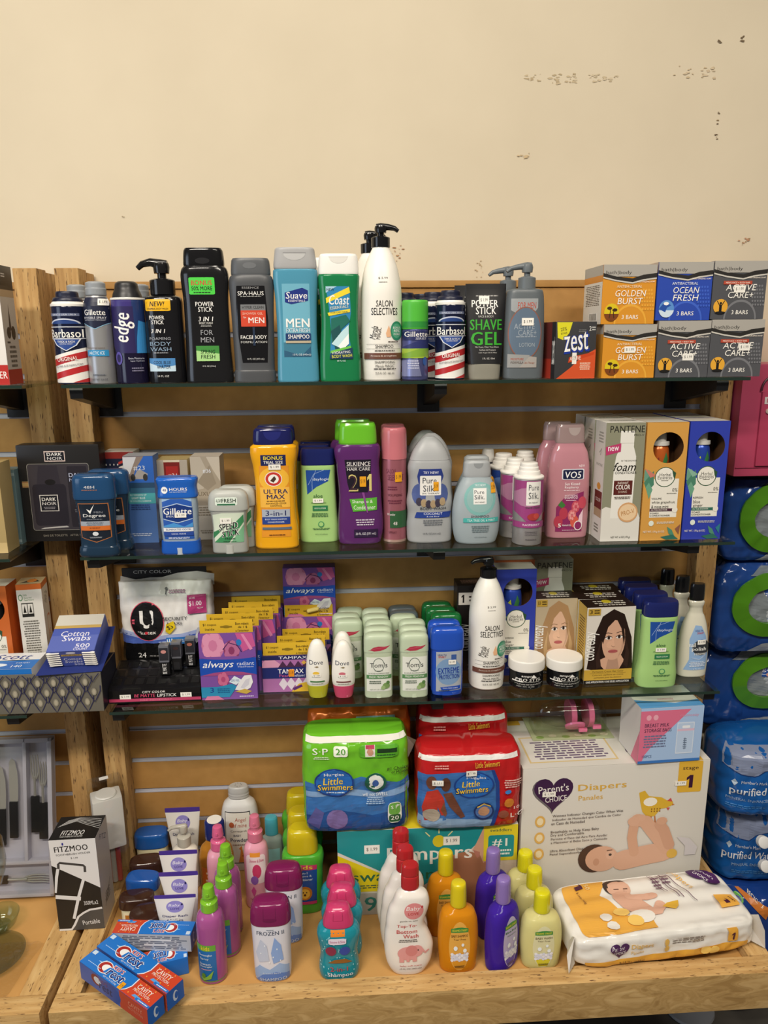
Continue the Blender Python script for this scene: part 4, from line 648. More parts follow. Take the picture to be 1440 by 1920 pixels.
def herb(label, px, z, base, can, flav, band, y=None, depth=.055, full=True):
    x0, x1, yt, yb = px; fy = onz((x0+x1)/2, yb, z).y if y is None else y
    a, b = ony(x0, yb, fy), ony(x1, yb, fy); W = (b.x-a.x)*.98; H = ony((x0+x1)/2, yt, fy).z-z
    lt = 'e8e4d8'; dk = '3a3830'
    d = [R(-.62, .20, .72, .53, lt), E(-.95, .56, .35, .05, '6a9a84', 12), P([(-1, .5), (-.55, .6), (-.5, .48), (-.8, .42)], '4a8068'), P([(-1, .62), (-.4, .56), (-.7, .54)], '86b09a' if band == '2f6a58' else 'c87a6a'), P([(-.9, .46), (-.7, .36), (-.55, .44), (-.75, .5)], '6aa084'), E(.02, .545, .5, .085, '3a5a40', 24), E(.02, .545, .46, .078, 'ece9de', 24), P([(.35, .6), (.55, .58), (.5, .52), (.42, .55)], '2f5238'), T('Herbal', .02, .565, .55, .03, '2a2a24', 0), T('Essences', .02, .54, .72, .03, '2a2a24', 0), B(.02, .515, .4, .012, 1, '5a584c'), T('0%', .55, .435, .26, .03, '4a483e', 0), B(.4, .405, .5, .012, 1, '7a786c'), T(flav[0], -.32, .362, .5, .016, dk, .02)]
    v = .328
    for f, wd in flav[1]: d.append(T(f, -.55+wd/2, v, wd, .027, dk, 0)); v -= .035
    d += [R(-.62, .253, .6, .277, band), T('IN-THE-SHOWER', -.15, .265, .8, .012, 'e8e4d8', .02), E(.62, .265, .14, .025, lt, 14), T('FOAM', -.38, .237, .4, .014, dk, .01), T('CONDITIONER', -.1, .217, 1.0, .014, dk, .01), E(-.5, .15, .13, .024, 'dfe6da', 12), B(.2, .155, 1.0, .02, 2, 'e0dccc'), T('NET WT. 170 g (6 OZ)', -.35, .075, 1.05, .022, 'ece8dc', .012), P([(.3, .12), (.55, .09), (.75, .02), (.4, .06)], '4f8a72'), P([(.0, .03), (.6, .05), (.9, .01), (.3, 0.005)], '2f6a5c'), P([(.7, .1), (.95, .14), (.9, .05)], '8a5a4a' if band != '2f6a58' else '2f7a8a')]
    o = box('hair_foam_box', label, 'box', None, z, depth, base, {'front': d, 'top': [R(-1, 0, 1, 1, 'ddd8cc'), R(-1, 0, 1, .06, base)]}, loc=((a.x+b.x)/2, fy, z), W=W, H=H, window=(.04*W, .79*H, .37*W))
    s = Surf(K(2, .62, .99, .70, .98, .78, .9, .815, .75), W*.26, W*.26, H*.98); bm = bmesh.new(); s.loft(bm, 28); c = finish('inner_can', bm, can+'/f', o, (-.03*W, .03, 0))
    decal('can_print', [P([(.0, .66), (.35, .76), (.6, .70), (.4, .64)], '3a7a44'), P([(-.9, .64), (-.3, .72), (-.2, .66)], 'b8c838' if band == '2f6a58' else '7a2c20')], s, c)
    s = Surf(K(2, .815, .92, .845, .92, .85, .66, .93, .62), W*.26, W*.26, H*.98); bm = bmesh.new(); s.loft(bm, 28); finish('can_cap', bm, 'd6d4ce', c)
    return o
GRAPE = ('VOLUME', (('white grapefruit', 1.15), ('& mosa mint', .85))); GING = ('REFRESH', (('blue', .35), ('ginger', .5)))
ho = herb('front orange window carton between the white and blue cartons on the middle shelf', (1198.5, 1275, 792, 1013), S2, 'd09a4a', 'c8642a', GRAPE, '4a2838')
dup(ho, 'orange window carton second in the middle shelf row', dx=-.001, dy=.0565, group='orange window cartons')
dup(ho, 'orange window carton third in the middle shelf row', dx=-.002, dy=.1125, group='orange window cartons')
hb = herb('front blue window carton at the right end of the middle shelf', (1276.5, 1350, 790, 1011), S2, '2f3fa8', '2f4fb8', GING, '2f6a58')
dup(hb, 'blue window carton second in the middle shelf row', dx=-.001, dy=.0565, group='blue window cartons')
dup(hb, 'blue window carton third in the middle shelf row', dx=-.002, dy=.1125, group='blue window cartons')

# ================================================================ lowest glass shelf
# lipstick display with tall back card, pads bag standing in it
t0 = onz(290, 1317, S3); ty0 = t0.y
xa, xb = ony(204, 1310, ty0).x, ony(377, 1310, ty0).x; tw = xb-xa
tr = empty('lipstick_display', ((xa+xb)/2, ty0, S3)); tag(tr, 'black lipstick display tray with tall back card at the left of the lowest shelf', 'display tray')
bm = bmesh.new(); td = .085
pr_ = [(0, 0), (0, .026), (.006, .030), (td, .052), (td, 0)]
for s in (-1, 1): pass
va = [bm.verts.new((-tw/2, y, z)) for y, z in pr_]; vb = [bm.verts.new((tw/2, y, z)) for y, z in pr_]
for i in range(5): bm.faces.new((va[i], va[(i+1) % 5], vb[(i+1) % 5], vb[i]))
bm.faces.new(va[::-1]); bm.faces.new(vb); bmesh.ops.recalc_face_normals(bm, faces=bm.faces[:])
finish('tray', bm, '151416/g', tr, sharp=20)
decal('front_print', [R(-1, .12, 1, .36, 'b83a62'), T('CITY COLOR', -.02, .86, .5, .16, 'f0eeea', .03, .15), T('BE MATTE', -.22, .58, .46, .24, 'd0486a', .03, .15), T('LIPSTICK', .26, .58, .42, .24, 'f0eeea', .03, .15), T('SOLD INDIVIDUALLY', .02, .24, .7, .12, 'e08aa4', 0, .15)]+price(-.64, .52, .24, .36)+price(.68, .56, .24, .36), Face((0, 0, 0), (tw/2, 0, 0), (0, 0, .026)), tr)
slots = []
for r_ in range(3):
    for c_ in range(8):
        u = -.86+c_*.245; slots.append(R(u-.09, .10+r_*.3, u+.09, .32+r_*.3, '060607'))
decal('slots', slots, Face((0, .006, .030), (tw/2, 0, 0), (0, td-.006, .022)), tr)
bxa, bxb = ony(238, 1180, ty0+.15).x-tr.location.x, ony(394, 1180, ty0+.15).x-tr.location.x
hz_ = ony(300, 1064, ty0+.15).z-S3
bc = block('back_card', bxa, bxb, .150, .153, 0, hz_, '17161a', tr, .0005)
decal('card_print', [T('CITY COLOR', -.28, .962, .9, .03, 'c8c6c4', .01)], Face(((bxa+bxb)/2, .15, 0), ((bxb-bxa)/2, 0, 0), (0, 0, hz_)), bc)
block('tray_floor', bxa, bxb, td, .150, 0, .004, '151416/g', tr, .0005)
# bag
def pack(name, label, cat, x0, x1, y0, y1, z0, z1, col, dec, parts=(), wr=.0022, n=4.5, seed=1, group=None, topkeys=None, rz=0):
    HW, D, H = (x1-x0)/2, (y1-y0)/2, z1-z0
    r = empty(name, ((x0+x1)/2, (y0+y1)/2, z0), rz); tag(r, label, cat, group)
    keys = topkeys or [(0, .93, .72, n), (.03, .97, .9, n), (.12, .99, 1, n), (.5, 1, 1, n), (.86, .99, .98, n), (.95, .96, .85, n), (1, .9, .55, n)]
    s = Surf(keys, HW, D, H, 0, wr, seed); bm = bmesh.new(); s.R = rings(keys, 10); s.loft(bm, 200)
    finish('wrapper', bm, col, r, sharp=60); decal('label', dec, s, r, .0011, .0002); INFO[r.name] = (HW, D, H); return r, s
ky = ty0+td+.003
kx0, kx1 = ony(219, 1180, ky).x, ony(402, 1180, ky).x; kt = ony(310, 1091, ky+.02).z
kz = .0045
kot, s_ = pack('pads_bag', 'white and black sanitary pads bag with round black logo, standing in the lipstick display', 'bag', kx0+.004, kx1-.004, ky, ky+.058, S3+kz, kt, 'e6e3de', [
    R(-.97, .02, .97, .40, '121214/g'), P([(-.97, .40), (.97, .40), (.97, .53), (.3, .46), (-.3, .44), (-.97, .52)], '4a63b4'), P([(-.97, .50), (-.3, .43), (.3, .45), (.97, .52), (.97, .56), (.3, .49), (-.3, .47), (-.97, .55)], 'a4b0d8'),
    E(-.38, .63, .36, .205, 'e05a72', 28), E(-.38, .63, .345, .197, '131315', 28), L([(-.50, .74), (-.50, .64)]+[(-.39-.11*math.cos(t*math.pi/12), .64-.065*math.sin(t*math.pi/12)) for t in range(13)]+[(-.28, .64), (-.28, .74)], .07, 'f2f0ec'), T('by', -.56, .525, .06, .02, 'f0eeea'), T('kotex', -.37, .515, .32, .035, 'f0eeea', .02), E(-.41, .512, .035, .016, 'd83a4a', 10),
    T('SECURITY', .22, .655, .52, .036, '26262c', .01), T('MAXI', .20, .605, .3, .03, '26262c', .01), P([(.02, .60), (.18, .63), (.22, .56), (.08, .49), (.0, .52)], 'e8c81c'), T('$3', .10, .565, .13, .05, '26221a', .03, 0, 25), R(.50, .70, .88, .89, 'b03a74'), T('SAVE', .6, .86, .12, .018, 'f0dce6'), T('$1.00', .66, .80, .26, .055, 'f4f0f2', .01), T('NOW', .76, .755, .12, .018, 'f0dce6'), B(.28, .925, .42, .035, 2, '8a4a74'), L([(.05, .90), (.05, .95)], .02, '3a3a40'), E(.05, .95, .03, .012, '3a3a40', 8),
    P([(-.0, .46), (.55, .47), (.58, .40), (.02, .39)], '2a74c0'), T('REGULAR', .26, .437, .24, .018, 'e8eef6'), B(.12, .42, .6, .012, 1, 'c8d8ec'), R(.02, .405, .04, .445, 'e8eef6'), R(.07, .405, .09, .45, 'e8eef6'), R(.12, .405, .14, .455, 'e8eef6'), P([(.5, .40), (.62, .46), (.68, .56), (.8, .57), (.82, .5), (.72, .43), (.6, .38)], 'd8dce4'), P([(.6, .42), (.68, .48), (.72, .54), (.77, .53), (.74, .47), (.66, .42)], 'b8c0cc'), T('24', -.52, .29, .16, .05, 'e8e6e4', 0), B(-.1, .28, .6, .025, 1, '8a8888')], wr=.003, n=4, seed=3, topkeys=[(0, .95, .8, 4), (.05, .97, 1, 4), (.5, .98, 1, 4), (.85, .99, .9, 4), (.93, 1.0, .6, 4), (1, 1.0, .22, 4)])
bm = bmesh.new(); gx = (kx1-kx0)/2
top_pts = [(-.98, -.004), (-.7, -.016), (-.35, -.008), (-.1, -.006), (.2, -.002), (.6, .0), (.99, -.002)]
va = [bm.verts.new((u*gx, .010+.012*math.sin(i*2), kt-S3-kz-.012)) for i, (u, q) in enumerate(top_pts)]; vb = [bm.verts.new((u*gx, .02+.01*math.sin(i*1.7), kt-S3-kz+.010+q)) for i, (u, q) in enumerate(top_pts)]
for i in range(len(va)-1): bm.faces.new((va[i], va[i+1], vb[i+1], vb[i]))
bmesh.ops.solidify(bm, geom=bm.faces[:], thickness=.001); finish('folded_flap', bm, 'e2dfdb', kot, sharp=80)
LIP = []
lcols = ['c88a84', '3a2a2a', 'b06a58']
for i, (px, yt) in enumerate(((313, 1206), (336, 1203), (362, 1199))):
    yy = ty0+.040+.012*i; lx = ony(px, 1275, yy); hh = ony(px, yt, yy).z-(S3+.044)
    r = empty('lipstick', (lx.x, yy, S3+.030+(yy-ty0+.0036)*.279+.0004)); tag(r, ('boxed lipstick in the display, leftmost of three', 'boxed dark lipstick in the display, middle of three', 'boxed lipstick in the display, rightmost of three')[i], 'lipstick', 'boxed lipsticks in the display')
    block('case_base', -.0095, .0095, -.0095, .0095, 0, hh*.42, '1a1a1c/g', r, .001); block('case_lid', -.0095, .0095, -.0095, .0095, hh*.425, hh, '6a6c74/g', r, .0015)
    block('shade_window', -.0085, .0085, -.0100, -.0097, hh*.5, hh*.93, '2e2e34/g', r, .0001)
    decal('shade_spot', [E(0, .8, .55, .06, lcols[i], 16)], Face((0, -.0101, 0), (.0095, 0, 0), (0, 0, hh)), r)
    decal('label', [T('BE MATTE', 0, .21, 2.2, .13, 'e8e6e4', .01, 0, 90)] if i != 1 else [R(-.6, .05, .6, .3, '232326')], Face((0, -.0096, 0), (.0095, 0, 0), (0, 0, hh)), r)
# pads cartons with coupon headers
def flower(u, v, r, c1, c2):
    return [E(u, v, r, r*.55, c1, 14)]+[E(u+r*.6*math.cos(a), v+r*.33*math.sin(a), r*.45, r*.25, c2, 8) for a in (0, 1.26, 2.5, 3.77, 5.03)]+[E(u, v, r*.4, r*.22, c1, 8)]
alw = [R(-1, 0, 1, 1, '7c4f9e')]+flower(-.5, .82, .40, 'cc7aa0', 'dc94b4')+flower(.15, .74, .28, '8a3a66', 'b86a94')+[P([(.3, 1), (.9, 1), (1, .8), (.55, .72)], 'c85a94'), E(.42, .86, .10, .05, '2a7ac0', 8), P([(.5, .98), (.6, .98), (.9, .76), (.8, .74)], 'e08ab4'), L([(-.15, .76), (.05, .86), (.35, .82), (.5, .72)], .03, '3a2258')]+[
    R(-1, .37, 1, .63, '1c4cae'), E(0, .655, 1.0, .045, '7c4f9e', 20, 180, 360), P([(-1, .37), (1, .37), (.5, .415), (0, .43), (-.5, .415)], 'a04a80'), T('always', -.35, .525, 1.1, .13, 'f4f3f0', .012, .3), T('radiant', .62, .545, .6, .055, 'dce0f0', .0), T('FlexFoam', .62, .495, .55, .025, 'c8d0ec', .01)]+flower(-.2, .31, .2, 'b04a78', 'c86a90')+[
    P([(-1, .04), (.0, .04), (.28, .2), (.1, .24), (-.4, .2), (-1, .2)], '2a8ab4'), T('3', -.62, .15, .13, .075, '1a3a8a', .01), B(-.2, .14, .5, .08, 3, '1a5a8a'), P([(.0, .27), (.2, .36), (.45, .30), (.25, .22)], 'dce8ee'), T('ZERO FEEL', .22, .29, .3, .03, '3a5a9a'), P([(.2, .15), (.35, .26), (.55, .36), (.8, .37), (.85, .26), (.75, .17), (.5, .12)], 'e8e6e8'), P([(.4, .18), (.6, .3), (.75, .32), (.7, .22), (.5, .16)], 'd0ced8'), P([(.2, .12), (.6, .08), (.8, .12), (.55, .16)], 'c8a84a'), B(.6, .045, .5, .03, 1, 'd8c8e8'), P([(-.9, 0), (-.2, 0), (-.4, .06), (-.8, .06)], 'd07aa0')]
def coupon(o, W, H, y=.002):
    g = block('coupon_header', -W, W, y, y+.001, H-.004, H+.026, 'd8b02e', o, .0003)
    decal('coupon_print', [T('$1 coupon', -.62, .68, .5, .2, '3a3018', .02), T('inside', -.62, .4, .35, .17, '3a3018', .02), T('Bon-rabais', .6, .74, .5, .17, '3a3018', .02), T("de 1 $", .62, .5, .35, .17, '3a3018', .02), T("a l'interieur", .6, .27, .5, .15, '3a3018', .01), R(-.22, .5, .22, .6, '8a701c'), E(0, .55, .15, .1, '8a701c', 12)], Face((0, y, H-.004), (W, 0, 0), (0, 0, .030)), g)
def alwb(label, px, y=None, cp=True, loc=None, W=None, H=None, dec=alw, group='purple pads cartons', dp=.0305):
    o = box('pads_box', label, 'box', px, S3, dp, '5c3a8c', {'front': dec, 'right': [R(-1, 0, 1, 1, '4a2f80'), R(-1, .37, 1, .63, '1b3f9e')]}, y, group, loc=loc, W=W, H=H)
    if cp: i = INFO[o.name]; coupon(o, i[0]*.93, i[2])
    return o
a1 = alwb('front purple pads carton with yellow coupon header and white script name', (379, 484, 1187, 1311))
i1 = INFO[a1.name]; l1 = a1.location
for k, (dx, nm) in enumerate(((.013, 'second'), (.042, 'third'), (.050, 'fourth'), (.051, 'fifth'))):
    o = dup(a1, f'purple pads carton {nm} from the front of its row, coupon header showing', (l1.x+dx, l1.y+.0325*(k+1), S3))
tpx = [R(-1, 0, 1, 1, 'a86aa4'), R(-1, .88, 1, 1, '1f2558'), T('TAMPAX', .2, .94, 1.1, .07, 'e8e6ee', .02), P([(-.9, .88), (-.5, .88), (-.1, .66), (-1, .66), (-1, .8)], 'd89ab8')]+[P([(-.4+.3*k, .66), (-.2+.3*k, .85), (0+.3*k, .66)], '4a2a4a') for k in range(5)]+[P([(-.38+.3*k, .22), (-.2+.3*k, .4), (-.02+.3*k, .22), (-.2+.3*k, .05)], 'dcd0dc') for k in range(4)]+[R(-1, .38, 1, .68, '202a6c'), T('TAMPAX', .1, .57, 1.0, .12, 'f2f0f0', .03), T('Pearl', -.15, .45, .4, .08, 'c85a8a', 0), T('Radiant', .35, .45, .6, .07, 'dce0f0', .0, .2), P([(.1, .0), (1, .0), (1, .3), (.4, .22)], 'd8b02e'), P([(.15, .1), (.5, .2), (.55, .14), (.2, .03)], '5a2a6a'), E(.62, .8, .1, .06, 'e0b050', 4)]+price(.12, .52, .22, .2, 'e8921e', rot=20)
tb = box('tampon_box', 'front pink and navy tampon carton with orange price sticker and coupon header', 'box', (489, 585, 1229, 1297), S3, .033, '7a4a90', {'front': tpx, 'top': [R(-1, 0, 1, 1, '2a2c60')]}, None, 'tampon cartons')
i2 = INFO[tb.name]; coupon(tb, i2[0]*.95, i2[2])
dup(tb, 'tampon carton second in its row, coupon header showing', dx=.021, dy=.035); dup(tb, 'tampon carton last in its row, behind the deodorant rollers', dx=.029, dy=.070)
tl = tb.location
q1 = alwb('purple pads carton behind the tampon cartons, capsule stuck on its coupon', None, loc=(ony(573, 1200, tl.y+.107).x, tl.y+.107, S3), W=i1[0]*2, H=ony(573, 1157, tl.y+.107).z-S3)
cap_ = bmesh.new(); hq = INFO[q1.name][2]; tube(cap_, [(-.004, -.001, hq+.013), (-.002, -.001, hq+.013), (.020, -.001, hq+.018), (.022, -.001, hq+.018)], [.002, .0045, .0045, .002], 10); finish('capsule_sticker', cap_, 'e8d47a', q1)
zt_ = S3+hq+.0305
q2 = alwb('purple pads carton balanced on top of the others, touching the middle shelf', None, cp=False, loc=(ony(592, 1090, q1.location.y+.006).x, q1.location.y+.006, S3+hq+.0005), W=i1[0]*2, H=min(.106, S2-.0075-(S3+hq)))
# rollers
def roller(label, px, base, z=S3, y=None, g='deodorant rollers'):
    return thing('deodorant_roller', label, 'deodorant', px, z, [('bottle', [(.225, .93, .9, 2.2), (.28, .98, .98, 2.2), (.4, 1, 1, 2.2), (.6, .93, .93, 2.2), (.8, .76, .76, 2.2), (.92, .55, .55, 2.2), (.98, .32, .32, 2.2), (1, .1, .1, 2.2)], 'eeebe2'), ('base', [(0, .72, .72, 2.2), (.02, .76, .76, 2.2), (.12, .86, .86, 2.2), (.225, .94, .92, 2.2)], base+'/g')],
                 {'bottle': [T('Dove', -.08, .645, 1.15, .075, '26304a', .0), P([(-.25, .57), (0, .585), (.15, .57), (0, .555)], '8a7a58'), E(-.1, .46, .28, .03, 'e8c04a' if base == 'b8b42e' else 'c86a78', 14), B(-.1, .40, .8, .03, 1, '6a8a5a'), R(-.6, .30, .6, .325, '4a7a4a' if base == 'b8b42e' else '7a4a4a'), B(0, .275, 1.2, .02, 1, '8a8a7a')]+price(-.05, .42, .7, .05)}, .8, y, g)
roller('white deodorant roller with yellow green base in front of the tampon cartons', (597, 44, 1198, 1311), 'b8b42e')
rp = roller('front white deodorant roller with pink base', (645, 44, 1200, 1311), 'c8486a')
dup(rp, 'white pink based deodorant roller behind the front pink one', dx=-.001, dy=.045)
# tom sticks
TOM = [('body', [(0, .94, .92, 3.2), (.02, .97, .96, 3.2), (.5, .97, .96, 3.2), (.72, .97, .96, 3.2)], 'bcc8ac'), ('dial', [(0, .3, 1.0, 3), (.055, .3, 1.0, 3)], 'c4d0b4'), ('cap', [(.722, 1, .98, 3.2), (.74, 1, 1, 3.2), (.92, .98, .96, 3.2), (.98, .84, .8, 3.2), (1, .6, .55, 3.2)], 'bccaae')]
tomd = {'body': [P([(-.78, .7), (-.4, .72), (.1, .75)], 'a83a4a'), R(-.82, .11, .86, .655, 'e2e4da'), E(0, .53, .4, .11, '4a5a50', 24), E(0, .53, .36, .10, 'e2e4da', 24), T("Tom's", .0, .53, 1.2, .075, '20242a', .01), B(0, .44, .6, .015, 1, '5a6a5a'), T('24 HOUR ALUMINUM FREE', 0, .40, 1.4, .022, '7a8478', 0), R(-.82, .315, .86, .375, '5a8a58'), T('FRESH MEADOW', .0, .345, 1.3, .032, 'e8eee0', .015), B(-.25, .26, .9, .06, 2, '6a786a'), E(.5, .2, .25, .05, '7a9a5a', 10), E(.3, .17, .15, .035, '9ab47a', 10), E(.62, .25, .12, .03, '5a8048', 8), T('NET WT. 2.25 OZ', -.2, .145, .8, .018, '6a7468', 0)],
        'cap': [P([(-.72, .755), (-.55, .775), (-.35, .81), (.0, .825), (.4, .82), (.8, .835), (.5, .785), (.1, .755), (-.3, .75), (-.55, .765)], 'b0344a'), L([(-.5, .78), (.6, .815)], .015, 'd87a88')]}
gT = 'pale green deodorant sticks'
tA = thing('deodorant_stick', 'front pale green deodorant stick of the left of the two long rows', 'deodorant', (710, 54, 1186, 1309), S3, TOM, tomd, .52, None, gT)
tB = thing('deodorant_stick', 'front pale green deodorant stick of the right of the two long rows', 'deodorant', (776, 54, 1185, 1308), S3, TOM, tomd, .52, None, gT)
tC = thing('deodorant_stick', 'pale green deodorant stick behind the pink based rollers, label half hidden', 'deodorant', (660, 54, 1160, 1273), S3, TOM, tomd, .52, None, gT)
for root, row, spots in ((tA, 'left long row', ((.001, .033), (.004, .066), (-.006, .099), (-.010, .132))), (tB, 'right long row', ((.001, .033), (.002, .066), (-.013, .099))), (tC, 'row behind the rollers', ((-.006, .034), (-.010, .068)))):
    for k, (dx, dy_) in enumerate(spots): dup(root, f"pale green deodorant stick {('second', 'third', 'fourth', 'last')[k] if k < len(spots)-1 else 'last'} in the {row}", dx=dx, dy=dy_)
gs = thing('deodorant_stick', 'grey capped deodorant stick behind the right long pale green row', 'deodorant', (757, 54, 1143, 1240), S3, [(p[0], p[1], '5a6468') for p in TOM], None, .49, tB.location.y+.117, 'grey capped deodorant sticks')
dup(gs, 'grey capped deodorant stick last of all, by the slatwall', dx=-.002, dy=.033)
BLU = [('body', [(0, .9, .9, 3), (.03, .93, .95, 3), (.06, .96, .96, 3), (.68, .96, .96, 3)], '1f49b0/g'), ('base_feet', [(0, .5, 1.0, 3), (.05, .5, 1.0, 3)], '1f49b0/g'), ('cap', [(.682, 1, .98, 3), (.70, 1.02, 1, 3), (.92, 1.0, .97, 3), (.98, .88, .8, 3), (1, .68, .55, 3)], '2450b8/g')]
ep = thing('deodorant_stick', 'front bright blue deodorant stick with silver extreme protection label', 'deodorant', (837, 62, 1174, 1304), S3, BLU, {'body': [P([(-.7, .66), (.85, .67), (.82, .08), (-.7, .06)], 'a8aeb6'), E(.05, .36, .78, .2, '7a9ac0', 24), T('HEALTH', -.35, .615, .5, .028, '2a3a7a', .02), T('SMART', -.35, .585, .45, .028, 'b83a3a', .02), P([(.2, .62), (.5, .62), (.5, .54), (.35, .5), (.2, .54)], '3a5a9a'), T('EXTREME', .05, .38, 1.25, .09, '1f3f9a', .02, .05, 4), T('PROTECTION', .08, .29, 1.2, .065, '1f3f9a', .012, .05, 4), P([(-.45, .13), (.75, .15), (.75, .1), (-.35, .08)], '1f4ab0'), T('CLEAN FRESH SCENT', .15, .115, .9, .018, 'dce4f0'), B(-.2, .08, .8, .02, 1, '3a4a6a')]+price(.25, .51, .45, .07)}, .5, None, 'bright blue deodorant sticks')
dup(ep, 'bright blue deodorant stick just behind the front blue one', dx=-.002, dy=.034)
gg = thing('deodorant_stick', 'front green deodorant stick behind the bright blue pair', 'deodorant', (835, 58, 1148, 1262), S3, [(p[0], p[1], '1a6a34/g') for p in BLU], None, .5, ep.location.y+.055, 'green deodorant sticks')
dup(gg, 'green deodorant stick in the middle of the green row', dx=-.001, dy=.032); dup(gg, 'green deodorant stick last in the green row', dx=-.011, dy=.064)
# hair colour cartons
def shade(h, k): return ''.join('%02x' % min(255, int(int(h[i:i+2], 16)*k)) for i in (0, 2, 4))
def lady(hair, skin, hi):
    return [P([(-.9, .2), (-.75, .55), (-.35, .88), (.1, .97), (.55, .9), (.9, .6), (1, .25), (1, .18), (-.6, .18)], hair), P([(-.5, .3), (-.15, .18), (.45, .18), (.65, .3), (.4, .42)], skin), E(.16, .56, .48, .27, skin, 28), P([(.64, .56), (.60, .70), (.40, .80), (.52, .62), (.50, .46), (.36, .33), (.54, .42)], shade(skin, .90)), E(.04, .51, .17, .05, shade(skin, 1.05), 14), P([(.08, .62), (.15, .62), (.21, .485), (.08, .485)], shade(skin, 1.05)), P([(-.02, .33), (.36, .33), (.46, .19), (-.1, .19)], shade(skin, .86)), E(.14, .36, .26, .05, skin, 16), P([(-.36, .6), (-.3, .76), (.05, .86), (.2, .84), (-.1, .74), (-.28, .52)], hair), P([(.62, .6), (.55, .76), (.2, .86), (.45, .72), (.6, .5)], hair), P([(.62, .62), (.85, .4), (.8, .2), (.6, .25), (.68, .42)], hi), P([(-.36, .6), (-.55, .35), (-.5, .2), (-.3, .22), (-.4, .4)], hi),
            E(-.06, .60, .14, .022, 'e8e2dc', 14), E(-.05, .60, .06, .021, '2a1c18', 10), E(.38, .61, .14, .022, 'e8e2dc', 14), E(.38, .61, .06, .021, '2a1c18', 10), L([(-.2, .605), (-.06, .627), (.1, .608)], .03, '2a1c18'), L([(.24, .612), (.38, .635), (.54, .622)], .03, '2a1c18'), L([(-.24, .648), (-.1, .668), (.08, .656)], .022, shade(hair, .8)), L([(.26, .662), (.42, .68), (.58, .662)], .022, shade(hair, .8)), L([(.08, .50), (.13, .485), (.22, .488)], .018, shade(skin, .78)), E(.15, .425, .2, .022, 'b05a5a', 16), L([(-.04, .426), (.15, .424), (.34, .428)], .014, '8a3a3e')]
def colbox(label, px, hair, skin, hi, num, bg, y=None, rz=0):
    f = [R(-1, 0, 1, 1, bg)]+lady(hair, skin, hi)+[R(-1, 0, 1, .05, '1a1614'), T('ONE APPLICATION / UNE SEULE APPLICATION', 0, .025, 1.8, .026, 'f0eee8', .02), R(-1, .05, 1, .19, 'c8a23c'), T('Permanent Cream Hair Color', 0, .162, 1.3, .026, '3a2a10', .005), L([(-.75, .14), (.75, .14)], .008, '3a2a10'), T('Colorant capillaire en creme', 0, .115, 1.3, .026, '3a2a10', .005), T('permanent pour les cheveux', 0, .08, 1.15, .026, '3a2a10', .005), T('coloreazy', -.78, .50, 1.22, .2*1.0, 'f4f2ec', .012, 0, 90), R(-.95, .90, -.45, .985, 'b8963a'), T(num, -.84, .945, .12, .05, '2a1f10', .02), B(-.6, .945, .22, .06, 2, '2a1f10')]
    o = box('hair_colour_box', label, 'box', px, S3, .046, '2a1d18', {'front': f, 'left': [R(-1, 0, 1, 1, 'c8a64a'), B(0, .6, 1.4, .5, 14, '5a4420'), R(-1, 0, 1, .05, '1a1614')], 'top': [R(-1, 0, 1, 1, '241814'), B(.1, .68, 1.4, .18, 1, 'd8d2c8'), B(.1, .45, 1.5, .18, 1, 'd8d2c8'), B(.1, .22, 1.3, .18, 1, 'd8d2c8'), E(0, .66, .2, .2, 'c8b42e', 12)]}, y, None, rz, bev=.0008)
    return o
cb = colbox('front hair colour carton showing a woman with dark brown hair', (1093, 1183, 1138, 1281), '24140f', 'd2a58a', '33201a', '3', 'd8d2c8', rz=math.radians(2))
cb['group'] = 'dark hair colour cartons'
dup(cb, 'dark hair colour carton second in its row, black top showing', dx=-.001, dy=.048, rz=0); dup(cb, 'dark hair colour carton last in its row, by the slatwall', dx=-.002, dy=.0945, rz=0)
colbox('hair colour carton showing a woman with dark blonde hair', (1003, 1079, 1122, 1257), 'a8845c', 'd8b094', 'c4a274', '10', 'b8a88c', y=cb.location.y+.052)
o = box('hair_colour_box', 'black hair colour carton behind the white pump bottle, side on', 'box', (850, 902, 1098, 1238), S3, .05, '1a1413', {'front': [R(-.9, .78, .6, .92, 'd8d2c8'), T('1', -.6, .85, .2, .09, '1a1413', .01), B(.1, .85, .6, .08, 2, '1a1413'), T('coloreazy', -.35, .40, 2.0, .2, 'e8e6e0', .012, 0, 90), B(.2, .06, .8, .1, 4, 'd8b8a8')], 'top': [B(0, .5, 1.4, .5, 3, '8a6a5c')]}, -.075)
sp = thing('shampoo_pump_bottle', 'white shampoo bottle with black pump on the lowest shelf', 'pump bottle', (909, 67, 1045, 1292), S3, SALON, {'body': sal_dec}, 1)
i = INFO[sp.name]; pump(sp, .862, i[0], i[2], '161618/g', -1, .46, 0, .95, 1.0)
hy = onz(962, 1263, S3).y
herb('blue window carton behind the white pump bottle on the lowest shelf', (925, 998, 1066, 1263), S3, '2f3fa8', '2f4fb8', GING, '2f6a58', y=hy, depth=.05)
herb('orange window carton at the back of the lowest shelf', (932, 1004, 1048, 1240), S3, 'b0592a', 'c8642a', GRAPE, '4a2838', y=hy+.0515, depth=.0325)
box('hair_foam_box', 'white and khaki foam conditioner carton at the back of the lowest shelf', 'box', (1007, 1079, 1049, 1240), S3, .034, 'e6e3da', {'front': pan_d, 'top': [R(-1, 0, 1, 1, 'cfcabb'), B(.1, .5, 1.3, .3, 1, 'c8a040')]}, hy+.0515)
